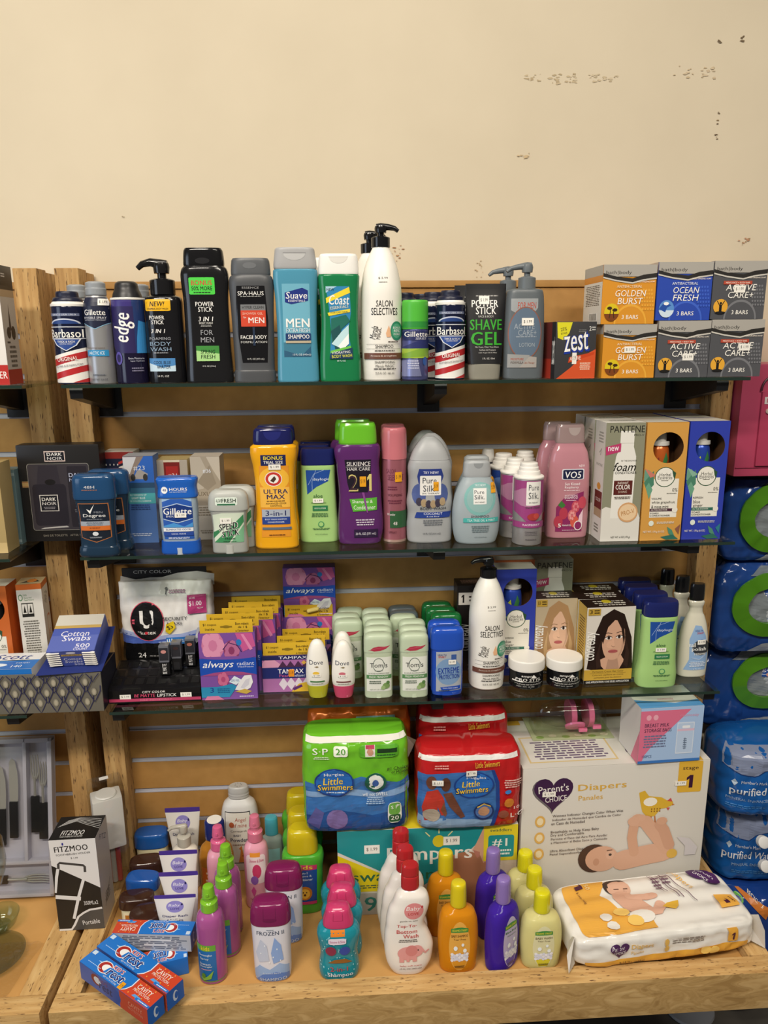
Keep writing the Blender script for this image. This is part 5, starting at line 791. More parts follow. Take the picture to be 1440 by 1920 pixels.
def jar(label, px, c):
    return thing('pomade_jar', label, 'jar', px, S3, [('body', K(2, 0, .9, .02, .93, .1, .94, .6, .94, .63, .92), '141416/g'), ('lid', K(2, .635, 1, .65, 1.01, .95, 1.0, .98, .985, 1, .96), 'e9e6de')], {'body': [T('ampro', -.1, .47, .7, .08, 'f0eee8', .012, .1), P([(.05, .43), (.2, .54), (.38, .43)], 'f0eee8'), T('PRO STYL', -.05, .36, 1.35, .10, 'f0eee8', .02, .1), R(-.85, .27, -.35, .31, 'f0eee8'), B(.1, .285, .9, .03, 1, 'c8c6c0'), B(0, .2, 1.5, .05, 2, 'b0aea8'), T('NET WT. 10 OZ', -.2, .12, .9, .035, 'd8d6d0', 0)]}, .95, None, 'black pomade jars', ty=.02)
j1 = jar('left black pomade jar with white lid', (985, 68, 1222, 1295), 0); jar('right black pomade jar with white lid, beside the brown hair carton', (1055, 68, 1221, 1294), 0)
lo = thing('lotion_bottle', 'front lime green lotion bottle with navy cap on the lowest shelf', 'bottle', (1226, 76, 1125, 1290), S3, DAY, {'body': day_d['body']}, .5, None, 'lime green lotion bottles on the lowest shelf')
dup(lo, 'lime green lotion bottle second on the lowest shelf', dx=-.002, dy=.045); dup(lo, 'lime green lotion bottle third on the lowest shelf', dx=-.014, dy=.09); dup(lo, 'lime green lotion bottle last on the lowest shelf', dx=-.017, dy=.132)
np_ = thing('nail_polish_remover', 'front white nail polish remover bottle with black cap and blue oval label', 'bottle', (1293, 57, 1094, 1270), S3,
    [('body', K(2.4, 0, .93, .012, .97, .2, 1, .4, .93, .55, .78, .65, .58, .70, .44, .74, .42, .78, .50, .805, .52, .822, .44), 'd6d3c2/g'), ('cap', K(2, .825, .46, .835, .48, .97, .47, 1, .42), '161618/g')],
    {'body': [P([(-.45, .2), (-.75, .08), (.7, .08), (.82, .25), (.6, .45), (.25, .56), (-.15, .57), (-.5, .42)], '8fb0d8'), T('HEALTH', .1, .51, .5, .022, '2a3a7a', .03), T('SMART', .2, .485, .45, .022, 'b83a3a', .03), E(.3, .33, .6, .085, '34383c', 20), T('nail', -.3, .36, .4, .045, 'f4f4f0', .03), T('polish', .15, .31, .95, .05, 'f4f4f0', .03), T('remover', .25, .26, .8, .022, 'f0f0ec', .01), L([(-.3, .22), (.2, .2), (.6, .25)], .02, 'e8eef6'), B(.1, .15, 1.1, .06, 4, 'e8eef6'), T('6 FL OZ', .1, .095, .5, .014, 'e8eef6')]+price(.28, .39, .55, .05)}, .62, None, 'nail polish remover bottles')
dup(np_, 'nail polish remover bottle behind the front one, black cap showing', dx=-.008, dy=.05); dup(np_, 'nail polish remover bottle furthest back, right of the navy capped lotions', dx=-.018, dy=.1)

# ================================================================ bottom deck
def tjar(label, px, lid, pic, rz=0, n=3.2, d=.56):
    return thing('petroleum_jelly_jar', label, 'jar', px, DK, [('body', K(n, 0, .84, .03, .88, .62, .9, .66, .86), 'd9d2ae'), ('lid', K(n, .665, .97, .68, 1, .93, .99, .975, .95, 1, .86), lid)], {'body': [R(-.7, .1, .72, .55, pic), R(-.7, .48, .72, .55, 'e8e2c8'), B(0, .32, 1.0, .22, 3, 'd8dce4')] if pic == '1f4a94' else [R(-.72, .08, .74, .58, 'e8dcb8'), R(-.62, .1, .64, .5, 'b8742a'), P([(-.5, .12), (.1, .48), (.2, .40), (-.2, .12)], '8a4a18'), P([(0, .12), (.5, .45), (.55, .2)], 'd89a4a')]}, d, None, 'petroleum jelly jars', rz=rz, ty=.015)
tjar('blue lidded jelly jar at the back, against the slatwall', (291, 62, 1549, 1642), '1f56a0/g', '1f4a94', .05)
tjar('brown lidded jelly jar second from the back', (279, 62, 1602, 1690), '3a241c/g', 'b8742a', .1)
tjar('blue lidded jelly jar in the middle of the jar row', (273, 62, 1634, 1718), '2055a4/g', '1f4a94', -.1)
tjar('brown lidded jelly jar at the left of the front pair', (262, 64, 1667, 1743), '3a241c/g', 'b8742a', .06)
tjar('round brown lidded jelly jar at the right of the front pair', (284, 62, 1692, 1775), '3a241c/g', 'b8742a', .0, 2.1, .85)
def btube(label, px, tilt=0, lean=0):
    o = thing('diaper_cream_tube', label, 'tube', px, DK, [('body', [(.135, .62, .62, 2), (.3, .70, .5, 2), (.6, .85, .3, 2), (.9, .98, .07, 2), (.935, 1, .045, 2)], 'e6e2dc'), ('crimp', [(.936, 1, .045, 2), (1, 1, .04, 2)], '4a3490'), ('cap', K(2, 0, .6, .01, .62, .125, .62, .135, .6), '3a2452')],
        {'body': [E(.0, .79, .42, .105, '8f86c8', 28), T('Baby', -.03, .81, .58, .06, 'eceaf4', 0, .2), T('LOVE', .0, .755, .42, .035, '3a2c80', .03), E(.33, .83, .05, .02, '2a2460', 8), T('Diaper Rash', 0, .62, 1.2, .05, '33306e', .012), T('Cream', .0, .55, .75, .05, '33306e', .012), B(0, .48, 1.0, .02, 1, '6a68a0'), B(.0, .42, .9, .05, 2, '8a88b0'), T('NET WT. 4 OZ', 0, .2, .7, .02, '6a68a0', 0)]+price(-.05, .575, .5, .05, 'e6e2dc')}, .62, None, 'white diaper cream tubes', ty=0)
    o.rotation_euler = (0, lean, tilt); o.location.z += abs(lean)*.022; return o
btube('white diaper cream tube at the back, above the pump bottle', (352, 64, 1514, 1650))
btube('white diaper cream tube second from the back', (344, 70, 1594, 1722))
btube('tilted white diaper cream tube behind the front one', (350, 74, 1642, 1772), -.08, -.06)
btube('front white diaper cream tube behind the toothpaste cartons', (334, 76, 1671, 1780), .03, .03)
wp = thing('lotion_pump_bottle', 'white lotion bottle with translucent pump in front of the rear cream tube', 'pump bottle', (353, 50, 1542, 1672), DK, [('body', K(2.2, 0, .95, .02, 1, .5, 1, .60, .9, .66, .55, .69, .45), 'e6e0d2')], None, .8)
i = INFO[wp.name]; pump(wp, .69, i[0], i[2], 'b8b4a8/g', -1, .5, 0, 1.1)
os_ = thing('baby_oil_bottle', 'amber bottle with navy cap and white disc lid', 'bottle', (411, 64, 1532, 1676), DK, [('body', K(2.3, 0, .92, .02, 1, .45, 1, .6, .9, .68, .62, .72, .52), 'c88a34/t'), ('cap', K(2, .73, .56, .745, .58, .97, .57, 1, .5), '1f2a6a/g')], {'body': [R(-.8, .08, .8, .38, 'cc6a24'), B(0, .25, 1.2, .16, 3, 'f0dcc0')]}, .6)
i = INFO[os_.name]; bm = bmesh.new(); tube(bm, [(0, 0, i[2]*1.0), (0, 0, i[2]*1.004)], [i[0]*.42, i[0]*.42], 24); finish('cap_disc', bm, 'ece8e0', os_)
pw = thing('powder_bottle', 'white cornstarch powder bottle with grey shaker cap', 'bottle', (456, 68, 1467, 1633), DK, [('body', K(2.6, 0, .95, .015, 1, .4, 1.0, .65, .98, .78, .86, .84, .6, .855, .52), 'd6d5d2'), ('shaker_cap', K(2, .86, .54, .87, .56, .89, .55, .9, .57, .92, .55, .935, .56, .985, .53, 1, .45), 'b9b8b4')],
    {'body': [P([(-.72, .74), (.62, .74), (.78, .4), (.70, .1), (-.62, .1), (-.76, .4)], '26242c'), P([(-.69, .73), (.59, .73), (.74, .4), (.67, .11), (-.59, .11), (-.72, .4)], 'e0dcd2'), T('Angel', .1, .64, .6, .06, 'a84a34', 0, .1), E(-.38, .585, .14, .035, 'b8603c', 14), T('of mine', .05, .58, .75, .05, 'a84a34', 0, .1), T('Cornstarch', -.02, .51, .85, .026, '5a4a40', 0), T('BABY', -.1, .455, .4, .026, '3a3a5a'), T('Powder', .0, .40, .95, .045, '2f2f52', .015), B(0, .34, .9, .02, 1, '8a6a54'), P([(-.1, .12), (.0, .2), (.05, .28), (-.05, .29), (.1, .33), (.15, .26), (.2, .2), (.5, .17), (.55, .12)], 'd8843a'), E(.15, .2, .04, .012, 'a84a1c', 6), E(.3, .16, .05, .012, 'a84a1c', 6)]}, .62)
i = INFO[pw.name]; decal('shaker_holes', [E(.34*math.cos(a)*1, .5+.34*math.sin(a)*.5, .07, .035, '8a8984', 8) for a in [k*.9 for k in range(7)]], Face((0, -i[0]*.5, i[2]), (i[0]*.5, 0, 0), (0, i[0], 0)), pw)
def mist(root, z0, col, tipcol=None):
    HW, D, H = INFO[root.name]; zz = lambda t: (z0+(1-z0)*t)*H
    bm = bmesh.new(); tube(bm, [(0, 0, zz(0)), (0, 0, zz(.34)), (0, 0, zz(.36)), (0, 0, zz(.42))], [HW*.62, HW*.60, HW*.52, HW*.44], 24); finish('collar', bm, col, root)
    bm = bmesh.new(); tube(bm, [(0, 0, zz(.42)), (0, 0, zz(.55)), (0, 0, zz(.57)), (0, 0, zz(.88)), (0, 0, zz(.97)), (0, 0, zz(1))], [HW*.40, HW*.40, HW*.46, HW*.40, HW*.36, HW*.26], 20)
    tube(bm, [(0, -HW*.36, zz(.74)), (0, -HW*.50, zz(.74))], [HW*.1, HW*.1], 10); finish('spray_head', bm, tipcol or col, root)
pkS = [('body', K(2.2, 0, .93, .015, 1, .55, 1, .66, .9, .72, .6, .735, .5), 'e2a0b4/g')]
p1 = thing('detangler_spray', 'pale pink spray bottle with heart label right of the powder bottle', 'spray bottle', (486, 46, 1523, 1705), DK, pkS, {'body': [RR(-.72, .3, .78, .62, 'f0dce2', .3), R(-.4, .60, .4, .645, 'e8963a'), T('Shimmer & Shine', .1, .56, 1.1, .035, 'c84a78', .02), E(.1, .44, .35, .08, 'c83a6a', 16), E(-.1, .34, .3, .05, '8a5ab0', 14), P([(-.4, .22), (-.2, .27), (0, .22), (-.2, .15)], 'c84a90'), T('Hair Detangler', .05, .12, 1.1, .03, 'b02a4a', .012), B(0, .07, 1.0, .02, 1, 'a05a70')]}, .9, None, 'pink spray bottles')
mist(p1, .735, 'd2748e/g')
p2 = thing('detangler_spray', 'pale pink spray bottle at the back of the green and purple spray row', 'spray bottle', (418, 46, 1543, 1712), DK, pkS, None, .9, None, 'pink spray bottles'); mist(p2, .735, 'd2608a/g')
tc_ = thing('baby_oil_bottle', 'clear bottle with turquoise cap behind the pink heart spray', 'bottle', (514, 42, 1527, 1655), DK, [('body', K(2.4, 0, .92, .02, 1, .5, 1, .65, .9, .72, .5), '9fb0a8/t'), ('cap', K(2, .725, .56, .74, .58, .97, .56, 1, .48), '4aa4b4/g')], {'body': [R(-.6, .1, .7, .55, '8fc4c8')]}, .7)
GPS = [('body', K(2.2, 0, .93, .015, 1, .60, 1, .69, .9, .745, .58, .755, .5), 'a2528e/g')]
g1 = thing('detangler_spray', 'front purple spray bottle with lime green nozzle', 'spray bottle', (403, 52, 1653, 1847), DK, GPS, {'body': [R(-.97, .0, .97, .045, '5aa03a'), R(-.95, .05, .42, .44, '1f6ab0'), R(-.95, .38, .42, .445, '6aa83a'), T('kids', -.3, .412, .6, .045, 'e8c83a', .03), T('Detangler', -.3, .335, .95, .028, 'e6eef4', .01), T('Spray', -.4, .295, .6, .028, 'e6eef4', .01), T('Instant', -.35, .24, .75, .022, 'e6eef4', .01), T('Detangler', -.3, .212, .85, .022, 'e6eef4', .01), B(-.3, .18, .8, .016, 1, 'e8a0b8'), P([(-.7, .09), (-.3, .10), (.2, .17), (.0, .08), (-.5, .055)], '8ab848'), E(-.5, .11, .14, .03, '5a8a30', 10)]}, .95, None, 'purple spray bottles')
mist(g1, .755, '7cb82e/g')
for px, nm in (((418, 1612), 'second in line, behind the front one'), ((423, 1579), 'third in line, behind the second green nozzle')):
    dup(g1, 'purple spray bottle with lime green nozzle '+nm, px=px)
FR = [('body', [(0, .86, .9, 2.6), (.015, .9, .95, 2.6), (.1, .93, 1, 2.6), (.4, .95, 1, 2.6), (.70, .99, 1, 2.6), (.735, 1, 1, 2.6)], 'dcdce6'), ('cap', [(.738, 1, 1, 2.8), (.75, 1.02, 1.02, 2.8), (.85, 1, 1, 2.8), (.95, .9, .9, 2.8), (.985, .8, .75, 2.8), (1, .62, .5, 2.8)], '7a1f52/g')]
f1 = thing('kids_shampoo_bottle', 'front white shampoo bottle with plum cap and icy blue print', 'bottle', (514, 74, 1677, 1843), DK, FR, {'body': [T('FROZEN II', 0, .655, 1.35, .05, '2f3f5a', .012), B(0, .70, .4, .014, 1, '6a7a8a'), P([(-.85, .05), (.85, .05), (.85, .2), (.4, .26), (-.1, .18), (-.6, .24), (-.85, .16)], '9ab4dc'), P([(-.85, .02), (.85, .02), (.85, .10), (.2, .15), (-.5, .11)], '6a8acc'), P([(-.5, .58), (-.2, .5), (-.1, .3), (-.6, .28), (-.75, .4)], 'c0c8dc'), P([(.2, .6), (.5, .5), (.6, .3), (.1, .26), (.0, .4)], '8aa8dc')]+[E(x_, v_, .03, .012, 'eef2f8', 6) for x_, v_ in ((-.3, .5), (.3, .45), (-.5, .4), (.1, .35), (.45, .3), (-.1, .28))]+[T('Frosted Berry', 0, .135, .9, .025, 'e4ecf6', 0, .2), T('SHAMPOO', .05, .055, 1.3, .04, 'e4ecf6', .01)],
    'cap': [L([(-.3, .98), (-.3, .84), (.3, .84), (.3, .98)], .015, '5a1540'), E(0, .83, .35, .03, '6a1a48/g', 16, 180, 360)]}, .62, None, 'plum capped shampoo bottles')
dup(f1, 'white shampoo bottle with plum cap behind the front one, to its right', px=(531, 1616))
KD = [('body', [(0, .88, .9, 2.8), (.015, .92, .95, 2.8), (.08, .94, 1, 2.8), (.3, .92, .96, 2.8), (.52, .94, .96, 2.8), (.64, 1, 1, 2.8), (.70, .93, .95, 2.8), (.715, .78, .85, 2.8)], '4faa34/g'), ('cap', [(.72, .72, .82, 2.8), (.73, .74, .84, 2.8), (.90, .71, .82, 2.8), (.97, .66, .74, 2.8), (1, .5, .55, 2.8)], 'c9b41c/g')]
k1 = thing('kids_shampoo_bottle', 'front green shampoo bottle with yellow cap and lion face label', 'bottle', (572, 78, 1543, 1715), DK, KD, {'body': [P([(-.42, .16), (.62, .14), (.68, .60), (-.55, .62)], '1f4f9c'), P([(-.55, .56), (.66, .55), (.68, .61), (-.57, .635)], 'c8346a'), T('kids', .05, .59, .85, .05, 'e8d83a', .03), T('2-in-1', .0, .52, .45, .03, 'e6eef4', .01), T('Shampoo &', .02, .48, .8, .03, 'e6eef4', .01), T('Conditioner', .04, .44, .85, .03, 'e6eef4', .01), E(.08, .27, .34, .085, 'c8741c', 18), E(.08, .265, .24, .06, 'e8b03a', 16), E(0, .28, .03, .01, '2a1c10', 6), E(.16, .28, .03, .01, '2a1c10', 6), E(.08, .25, .06, .015, '5a2c14', 8), R(-.4, .135, .62, .17, 'c8346a')]}, .62, None, 'green shampoo bottles with yellow caps')
dup(k1, 'green shampoo bottle with yellow cap second from the front', px=(566, 1512)); dup(k1, 'green shampoo bottle with yellow cap at the back of its row', px=(563, 1478))
SH = [('body', [(0, .84, .9, 2.6), (.02, .9, .97, 2.6), (.12, .95, 1, 2.6), (.34, .86, .94, 2.6), (.55, .97, 1, 2.6), (.62, 1, 1, 2.6), (.70, .9, .93, 2.6), (.74, .76, .82, 2.6)], '1f8a9a/g'), ('cap', [(.745, .70, .80, 2.8), (.755, .72, .82, 2.8), (.9, .60, .74, 2.8), (.97, .52, .64, 2.8), (1, .38, .4, 2.8)], 'c83c6c/g')]
rq = random.Random(8)
s1_ = thing('kids_shampoo_bottle', 'front teal shampoo bottle with hot pink cap and orange sticker', 'bottle', (637, 80, 1685, 1837), DK, SH, {'body': [R(-.35, .66, .3, .74, 'e8862a')]+[E(rq.uniform(-.85, .85), rq.uniform(.05, .66), .025, .012, '9ad4dc', 6) for _ in range(36)]+[RR(-.45, .56, .35, .645, 'e6dcea', .4), T('Shimmer & Shine', -.05, .60, .7, .035, 'b03a78', .02), E(-.35, .46, .24, .07, '8a2a4a', 14), E(.28, .46, .24, .065, '2f4aa4', 14), P([(-.5, .28), (.6, .28), (.3, .34), (-.2, .33)], '8a5a24'), T('2-in-1', 0, .195, .8, .06, 'b83a4a', .02), T('Shampoo', .05, .105, 1.15, .07, 'f0eef0', .03)],
     'cap': [L([(-.2, .99), (-.22, .86), (.22, .86), (.2, .99)], .02, '98284e')]}, .62, None, 'teal shampoo bottles with pink caps')
dup(s1_, 'teal shampoo bottle with hot pink cap in the middle of its row', px=(640, 1655)); dup(s1_, 'teal shampoo bottle with hot pink cap at the back of its row', px=(638, 1627))
TT = [('body', [(0, .62, .86, 2.6, -.02), (.012, .68, .94, 2.6, -.02), (.12, .92, 1, 2.6, 0), (.24, .98, 1, 2.6, .0), (.36, .88, .96, 2.6, -.08), (.46, .76, .93, 2.6, -.14), (.58, .78, .93, 2.6, -.02), (.66, .72, .9, 2.6, .1), (.72, .62, .85, 2.6, .12), (.765, .40, .6, 2.4, .08), (.775, .34, .5, 2.2, .06)], 'ece6de/g'), ('cap', [(.778, .34, .54, 2.1, .06), (.788, .36, .56, 2.1, .06), (.89, .35, .55, 2.1, .06), (.898, .32, .5, 2.1, .06), (.906, .35, .55, 2.1, .06), (.98, .34, .53, 2.1, .06), (1, .28, .44, 2.1, .06)], 'b3282c/g')]
w1 = thing('baby_wash_bottle', 'front white curvy baby wash bottle with red cap and pink elephant', 'bottle', (766, 94, 1614, 1830), DK, TT, {'body': [E(.18, .615, .38, .075, 'dc8a8a', 28), T('Baby', .16, .635, .58, .045, 'f4eae6', 0, .2), T('LOVE', .16, .592, .42, .025, 'c0383c', .03), E(.5, .65, .04, .012, 'c0383c', 8), T('gentle on eyes', -.02, .525, .7, .018, '6a6460', 0), T('Top-To-', -.1, .477, .78, .034, 'c4484a', .015), T('Bottom', -.1, .428, .8, .034, 'c4484a', .015), T('Wash', .05, .385, .6, .034, 'c4484a', .015), B(-.05, .343, .75, .03, 2, '5a5450'),
    E(-.05, .225, .42, .065, 'dc9a98', 24), E(.28, .245, .26, .055, 'dc9a98', 20), E(.08, .25, .24, .052, 'd08280', 18), P([(.45, .25), (.62, .21), (.78, .235), (.74, .245), (.62, .23), (.48, .28)], 'dc9a98'), R(-.4, .14, -.22, .2, 'dc9a98'), R(-.12, .145, .0, .2, 'dc9a98'), R(.12, .145, .28, .2, 'dc9a98'), E(.34, .255, .025, .008, '3a2a2a', 6), T('baby soft scent', .05, .105, .85, .018, 'c4484a', 0), T('15 FL OZ (443 mL)', .05, .075, .85, .018, '4a4440', 0)]}, .45, None, 'white baby wash bottles with red caps', ty=.006)
dup(w1, 'white baby wash bottle with red cap in the middle of its row', px=(756, 1583)); dup(w1, 'white baby wash bottle with red cap at the back of its row', px=(748, 1551))
def sesame(label, px, liq, lab, txt, capc, rz=0, g='x'):
    ks = [('body', [(0, .86, .86, 2.6), (.012, .9, .93, 2.6), (.08, .93, 1, 2.6), (.35, 1, 1, 2.6), (.55, .95, .97, 2.6), (.66, .8, .86, 2.5), (.71, .5, .6, 2.2), (.73, .36, .5, 2)], liq), ('cap', [(.735, .38, .56, 2), (.745, .40, .6, 2), (.95, .38, .57, 2), (.99, .34, .5, 2), (1, .26, .4, 2)], capc+'/g')]
    d = [E(0, .33, .52, .29, lab[0], 32), P([(-.45, .2), (.45, .2), (.2, .06), (-.2, .06)], lab[1]), P([(-.42, .5), (.42, .5), (.42, .545), (.1, .56), (-.1, .56), (-.42, .545)], '3f8a3f'), T('SESAME STREET', 0, .525, .75, .022, 'e8d83a', .02), T(txt[0], 0, .46, .8, .03, txt[2], .015), T(txt[1], 0, .46-.04, .6, .02, txt[2], .008)]+[E(-.36+.12*(k % 7), .17+.03*(k//7)+.008*(k % 3), .08, .02, ('e4e6f0', 'ced4e8')[k % 2], 8) for k in range(21)]+[E(-.2, .32, .10, .028, 'e8f0f4', 10), E(.15, .36, .07, .02, 'e8f0f4', 10), E(.25, .29, .09, .026, 'e8f0f4', 10), B(0, .1, .5, .03, 2, '5a4a2a')]
    return thing('baby_shampoo_bottle', label, 'bottle', px, DK, ks, {'body': d}, .62, None, g, rz=rz)
o1 = sesame('front amber baby shampoo bottle with yellow cap', (857, 76, 1647, 1826), 'e8981e/t', ('e0a84a', 'd8962c'), ('BABY SHAMPOO', 'Tear Free', '5a3a1c'), 'd8c41c', 0, 'amber baby shampoo bottles')
dup(o1, 'amber baby shampoo bottle behind the front one, to its left', px=(835, 1591))
pu = sesame('front violet baby bottle with lilac cap, label turned right', (944, 74, 1639, 1822), '4a2cae/t', ('b8b0d0', '6a5ab0'), ('Baby', 'Shampoo', '2a6a3a'), '8a72b4', .62, 'violet baby bottles')
dup(pu, 'violet baby bottle behind the front one, to its left', px=(924, 1587), rz=.5)
y1_ = sesame('front pale yellow baby wash bottle with yellow cap', (1005, 78, 1664, 1820), 'ece49c/t', ('d6d2a8', 'd8cc3a'), ('BABY WASH', 'Tear Free', '5a4a2a'), 'd8d01c', 0, 'pale yellow baby wash bottles')
dup(y1_, 'pale yellow baby wash bottle in the middle of its row', px=(1004, 1621)); dup(y1_, 'pale yellow baby wash bottle at the back of its row', px=(982, 1586))
# diaper box (teal and yellow) and packs standing on it
pz = DK
a_, b_ = ony(636, 1726, -.205), ony(966, 1722, -.205)
PW = b_.x-a_.x; PH = ony(760, 1556, -.205).z-DK
pam = box('diaper_box', 'teal and yellow diaper box with baby photograph, under the two swim pants packs', 'box', None, DK, .19, 'd8d4ca', {'front': [R(-1, .0, 1, .26, 'b0aca4'), P([(-1, .72), (-1, .28), (.1, .28), (-.3, .38)], 'e0cc1c'), P([(-1, 1), (.85, 1), (.3, .55), (-.05, .32), (-.5, .5), (-1, .76)], '1f8f92'), P([(-.05, .32), (.3, .56), (.62, .86), (.8, 1), (1, 1), (1, 0), (-.05, 0)], 'd6c4b4'), E(.42, .30, .36, .40, 'a87254', 28), P([(.62, .98), (.72, .98), (.70, .6), (.62, .56), (.58, .66), (.5, .72), (.54, .8)], 'd0a084'), P([(.5, .72), (.58, .69), (.58, .64), (.55, .62)], 'b87a68'), T('swaddlers', -.35, .46, 1.0, .12, '2a6a48', .02), T('96', -.56, .13, .3, .17, '1f7a72', .03), T('Pampers', .02, .68, .95, .21, 'eeeae0', .03), B(-.62, .34, .5, .05, 2, '3a5a48'), E(.12, .84, .07, .07, 'd8c42c', 16), L([(.12, .93), (.12, .98)], .012, 'e8e0a0'), L([(.02, .90), (-.03, .95)], .012, 'e8e0a0'), L([(.22, .90), (.27, .95)], .012, 'e8e0a0'), R(.62, .58, 1, 1, 'e0cc2c'), RR(.67, .62, .96, .88, '1f8f92', .2), T('#1', .8, .79, .17, .1, 'eeeae0', .02), T('swaddlers', .81, .94, .24, .035, '2a5a4a', .01), B(.81, .68, .24, .08, 2, 'e0e6e0')]+price(.26, .84, .18, .1)+price(-.62, .78, .17, .1),
      'top': [R(-1, 0, .5, 1, 'd8c42a'), R(.5, 0, 1, 1, 'd0ccc4'), P([(-.95, .0), (-.4, 0), (-.3, .4), (-.9, .5)], 'e6e2da'), B(-.6, .12, .4, .1, 2, '2a2a2c')], 'right': [R(-1, 0, 1, 1, 'cda088')], 'left': [R(-1, 0, 1, 1, '1f8f92')]}, loc=((a_.x+b_.x)/2, -.205, DK), W=PW, H=PH)
tz = DK+PH+.001
def px_x(px, py, y): return ony(px, py, y).x
gx0, gx1, gy = px_x(574, 1500, -.21), px_x(775, 1500, -.21), -.212
gtop = ony(680, 1362, gy+.05).z
grn, sg_ = pack('swim_pants_pack', 'lime green and blue swim pants pack standing on the teal diaper box', 'pack', gx0, gx1, gy, gy+.11, tz, gtop, '6cb82a/g', [
    P([(-.93, .02), (.98, .02), (.98, .56), (.75, .54), (.4, .58), (.1, .62), (-.3, .56), (-.6, .53), (-.93, .56)], '3a70b0/g'), P([(-.93, .02), (.98, .02), (.98, .26), (.3, .2), (-.4, .28), (-.93, .2)], '24508f/g'), P([(-.93, .46), (-.2, .50), (.5, .44), (.98, .5), (.98, .42), (.4, .38), (-.3, .44), (-.93, .40)], '86a8d0/g'), P([(-.93, .12), (-.75, .3), (-.6, .25), (-.7, .06)], '5a5a94/g'), E(-.36, .17, .2, .11, '7a6aa0', 16), R(-.9, .955, .97, .99, 'e6e4da'),
    L([(.0, .9), (.0, .90)], .001, 'e6e4da'), T('S·P', -.64, .885, .28, .06, 'eef2e4', .015), RR(-.40, .83, -.14, .93, 'eef2e4', .4), T('20', -.27, .88, .18, .06, '4a9a2a', .03), B(-.62, .825, .3, .03, 2, 'dcecc8'), RR(.08, .815, .78, .935, '58a82a', .3), R(.18, .825, .36, .935, 'e2dcd4'), R(.19, .9, .35, .935, 'b83a5a'), E(.27, .87, .06, .035, 'c89478', 12), R(.4, .86, .76, .90, '1c3a1c'), B(.56, .84, .36, .02, 1, '2a5a2a'),
    E(-.40, .575, .36, .145, '1c3f88', 28), E(-.40, .575, .33, .132, '2566b4', 28), T('Huggies', -.40, .655, .36, .04, 'f0f0f0', .02), T('Little', -.42, .59, .36, .07, 'f0c83c', .03, .1), T('Swimmers', -.38, .53, .66, .07, '1c2f60', .08, .1), T('Swimmers', -.38, .53, .64, .06, 'f0c83c', .03, .1), B(-.38, .475, .4, .02, 1, 'c8dcf0'), E(.36, .565, .20, .095, '1c5a48', 24), E(.36, .57, .15, .072, 'dcdfd8', 20), E(.36, .56, .06, .035, '3a5a9a', 12), T('will not SWELL', .35, .445, .46, .035, 'e6ecf2', .02), B(.35, .38, .34, .08, 4, 'a8c4e0'), T('#1 Choice', .75, .70, .36, .04, '2a2414', .02), T('of Moms', .78, .665, .26, .03, '2a2414', .02), RR(.58, .13, .82, .35, 'e2e8da', .6), RR(.6, .22, .80, .34, '6aa848', .5), RR(.6, .14, .80, .22, '2a5a34', .5), T('S P', .70, .30, .13, .035, 'eef2e4', .02), T('20', .70, .185, .14, .045, 'eef2e4', .03)], wr=.0022, n=5, seed=5)
bm = bmesh.new(); gh = gtop-tz; hw = (gx1-gx0)/2
va = [bm.verts.new(p) for p in ((hw*.96, -.02, gh*.93), (hw*1.17, .0, gh*.82), (hw*1.14, .01, gh*.74), (hw*.97, -.01, gh*.62))]; bm.faces.new(va); bmesh.ops.solidify(bm, geom=bm.faces[:], thickness=.001); finish('seal_flap', bm, 'd4d8cc', grn, smooth=False)
rx0, rx1 = px_x(776, 1480, -.215), px_x(974, 1480, -.215)
rtop = ony(870, 1398, -.19).z
red_d = [R(-.97, .9, .9, .95, 'dedcd8'), P([(-.97, .04), (.42, .04), (.52, .3), (.50, .6), (.42, .78), (-.97, .74)], '3a6aa8/g'), P([(-.97, .04), (.40, .04), (.46, .14), (-.97, .2)], '86a4c4/g'), P([(.38, .04), (.46, .04), (.56, .3), (.54, .62), (.44, .78), (.38, .78), (.47, .6), (.49, .3)], '1c3f88'),
    P([(-.90, .32), (-.82, .52), (-.62, .56), (-.5, .44), (-.46, .22), (-.55, .22), (-.62, .34), (-.62, .18), (-.86, .14)], 'b8382c'), E(-.73, .64, .10, .085, '6a4030', 16), P([(-.56, .3), (-.48, .2), (-.44, .24), (-.5, .4)], '7a4c38'), E(-.47, .62, .09, .09, '5a3628', 16), P([(-.52, .5), (-.36, .52), (-.1, .2), (-.18, .18), (-.4, .34)], '6a4030'), E(-.73, .23, .16, .08, 'a49888', 14),
    E(.06, .60, .38, .165, '1c3f88', 28), E(.06, .60, .35, .15, '2566b4', 28), T('Huggies', .10, .69, .36, .04, 'f0f0f0', .02), T('Little', .0, .62, .34, .075, 'f0c83c', .03, .1), T('Swimmers', .02, .545, .62, .085, '1c2f60', .08, .1, 3), T('Swimmers', .02, .545, .60, .07, 'f0c83c', .03, .1, 3), E(.25, .27, .19, .11, '1c2f60', 22), E(.25, .27, .16, .09, '4a6aa0', 20), E(.25, .27, .11, .06, 'b88a6a', 14), L([(.12, .33), (.25, .365), (.38, .33)], .02, 'd8b03a'), T('Little Swimmers', .30, .865, .45, .07, 'd8b03a', .03, .1, 5), B(.78, .6, .32, .12, 4, 'e8c0b8'), E(.72, .36, .09, .06, 'c87a2a', 10), E(.62, .22, .1, .05, '8a4a3a', 10), E(.70, .50, .06, .025, '3a7ac0', 10), T('10', .86, .29, .1, .035, 'f0e0dc', .01), T('L·G', .86, .2, .22, .055, 'f2eae6', .02), B(-.55, .85, .3, .06, 2, 'e8a49c')]
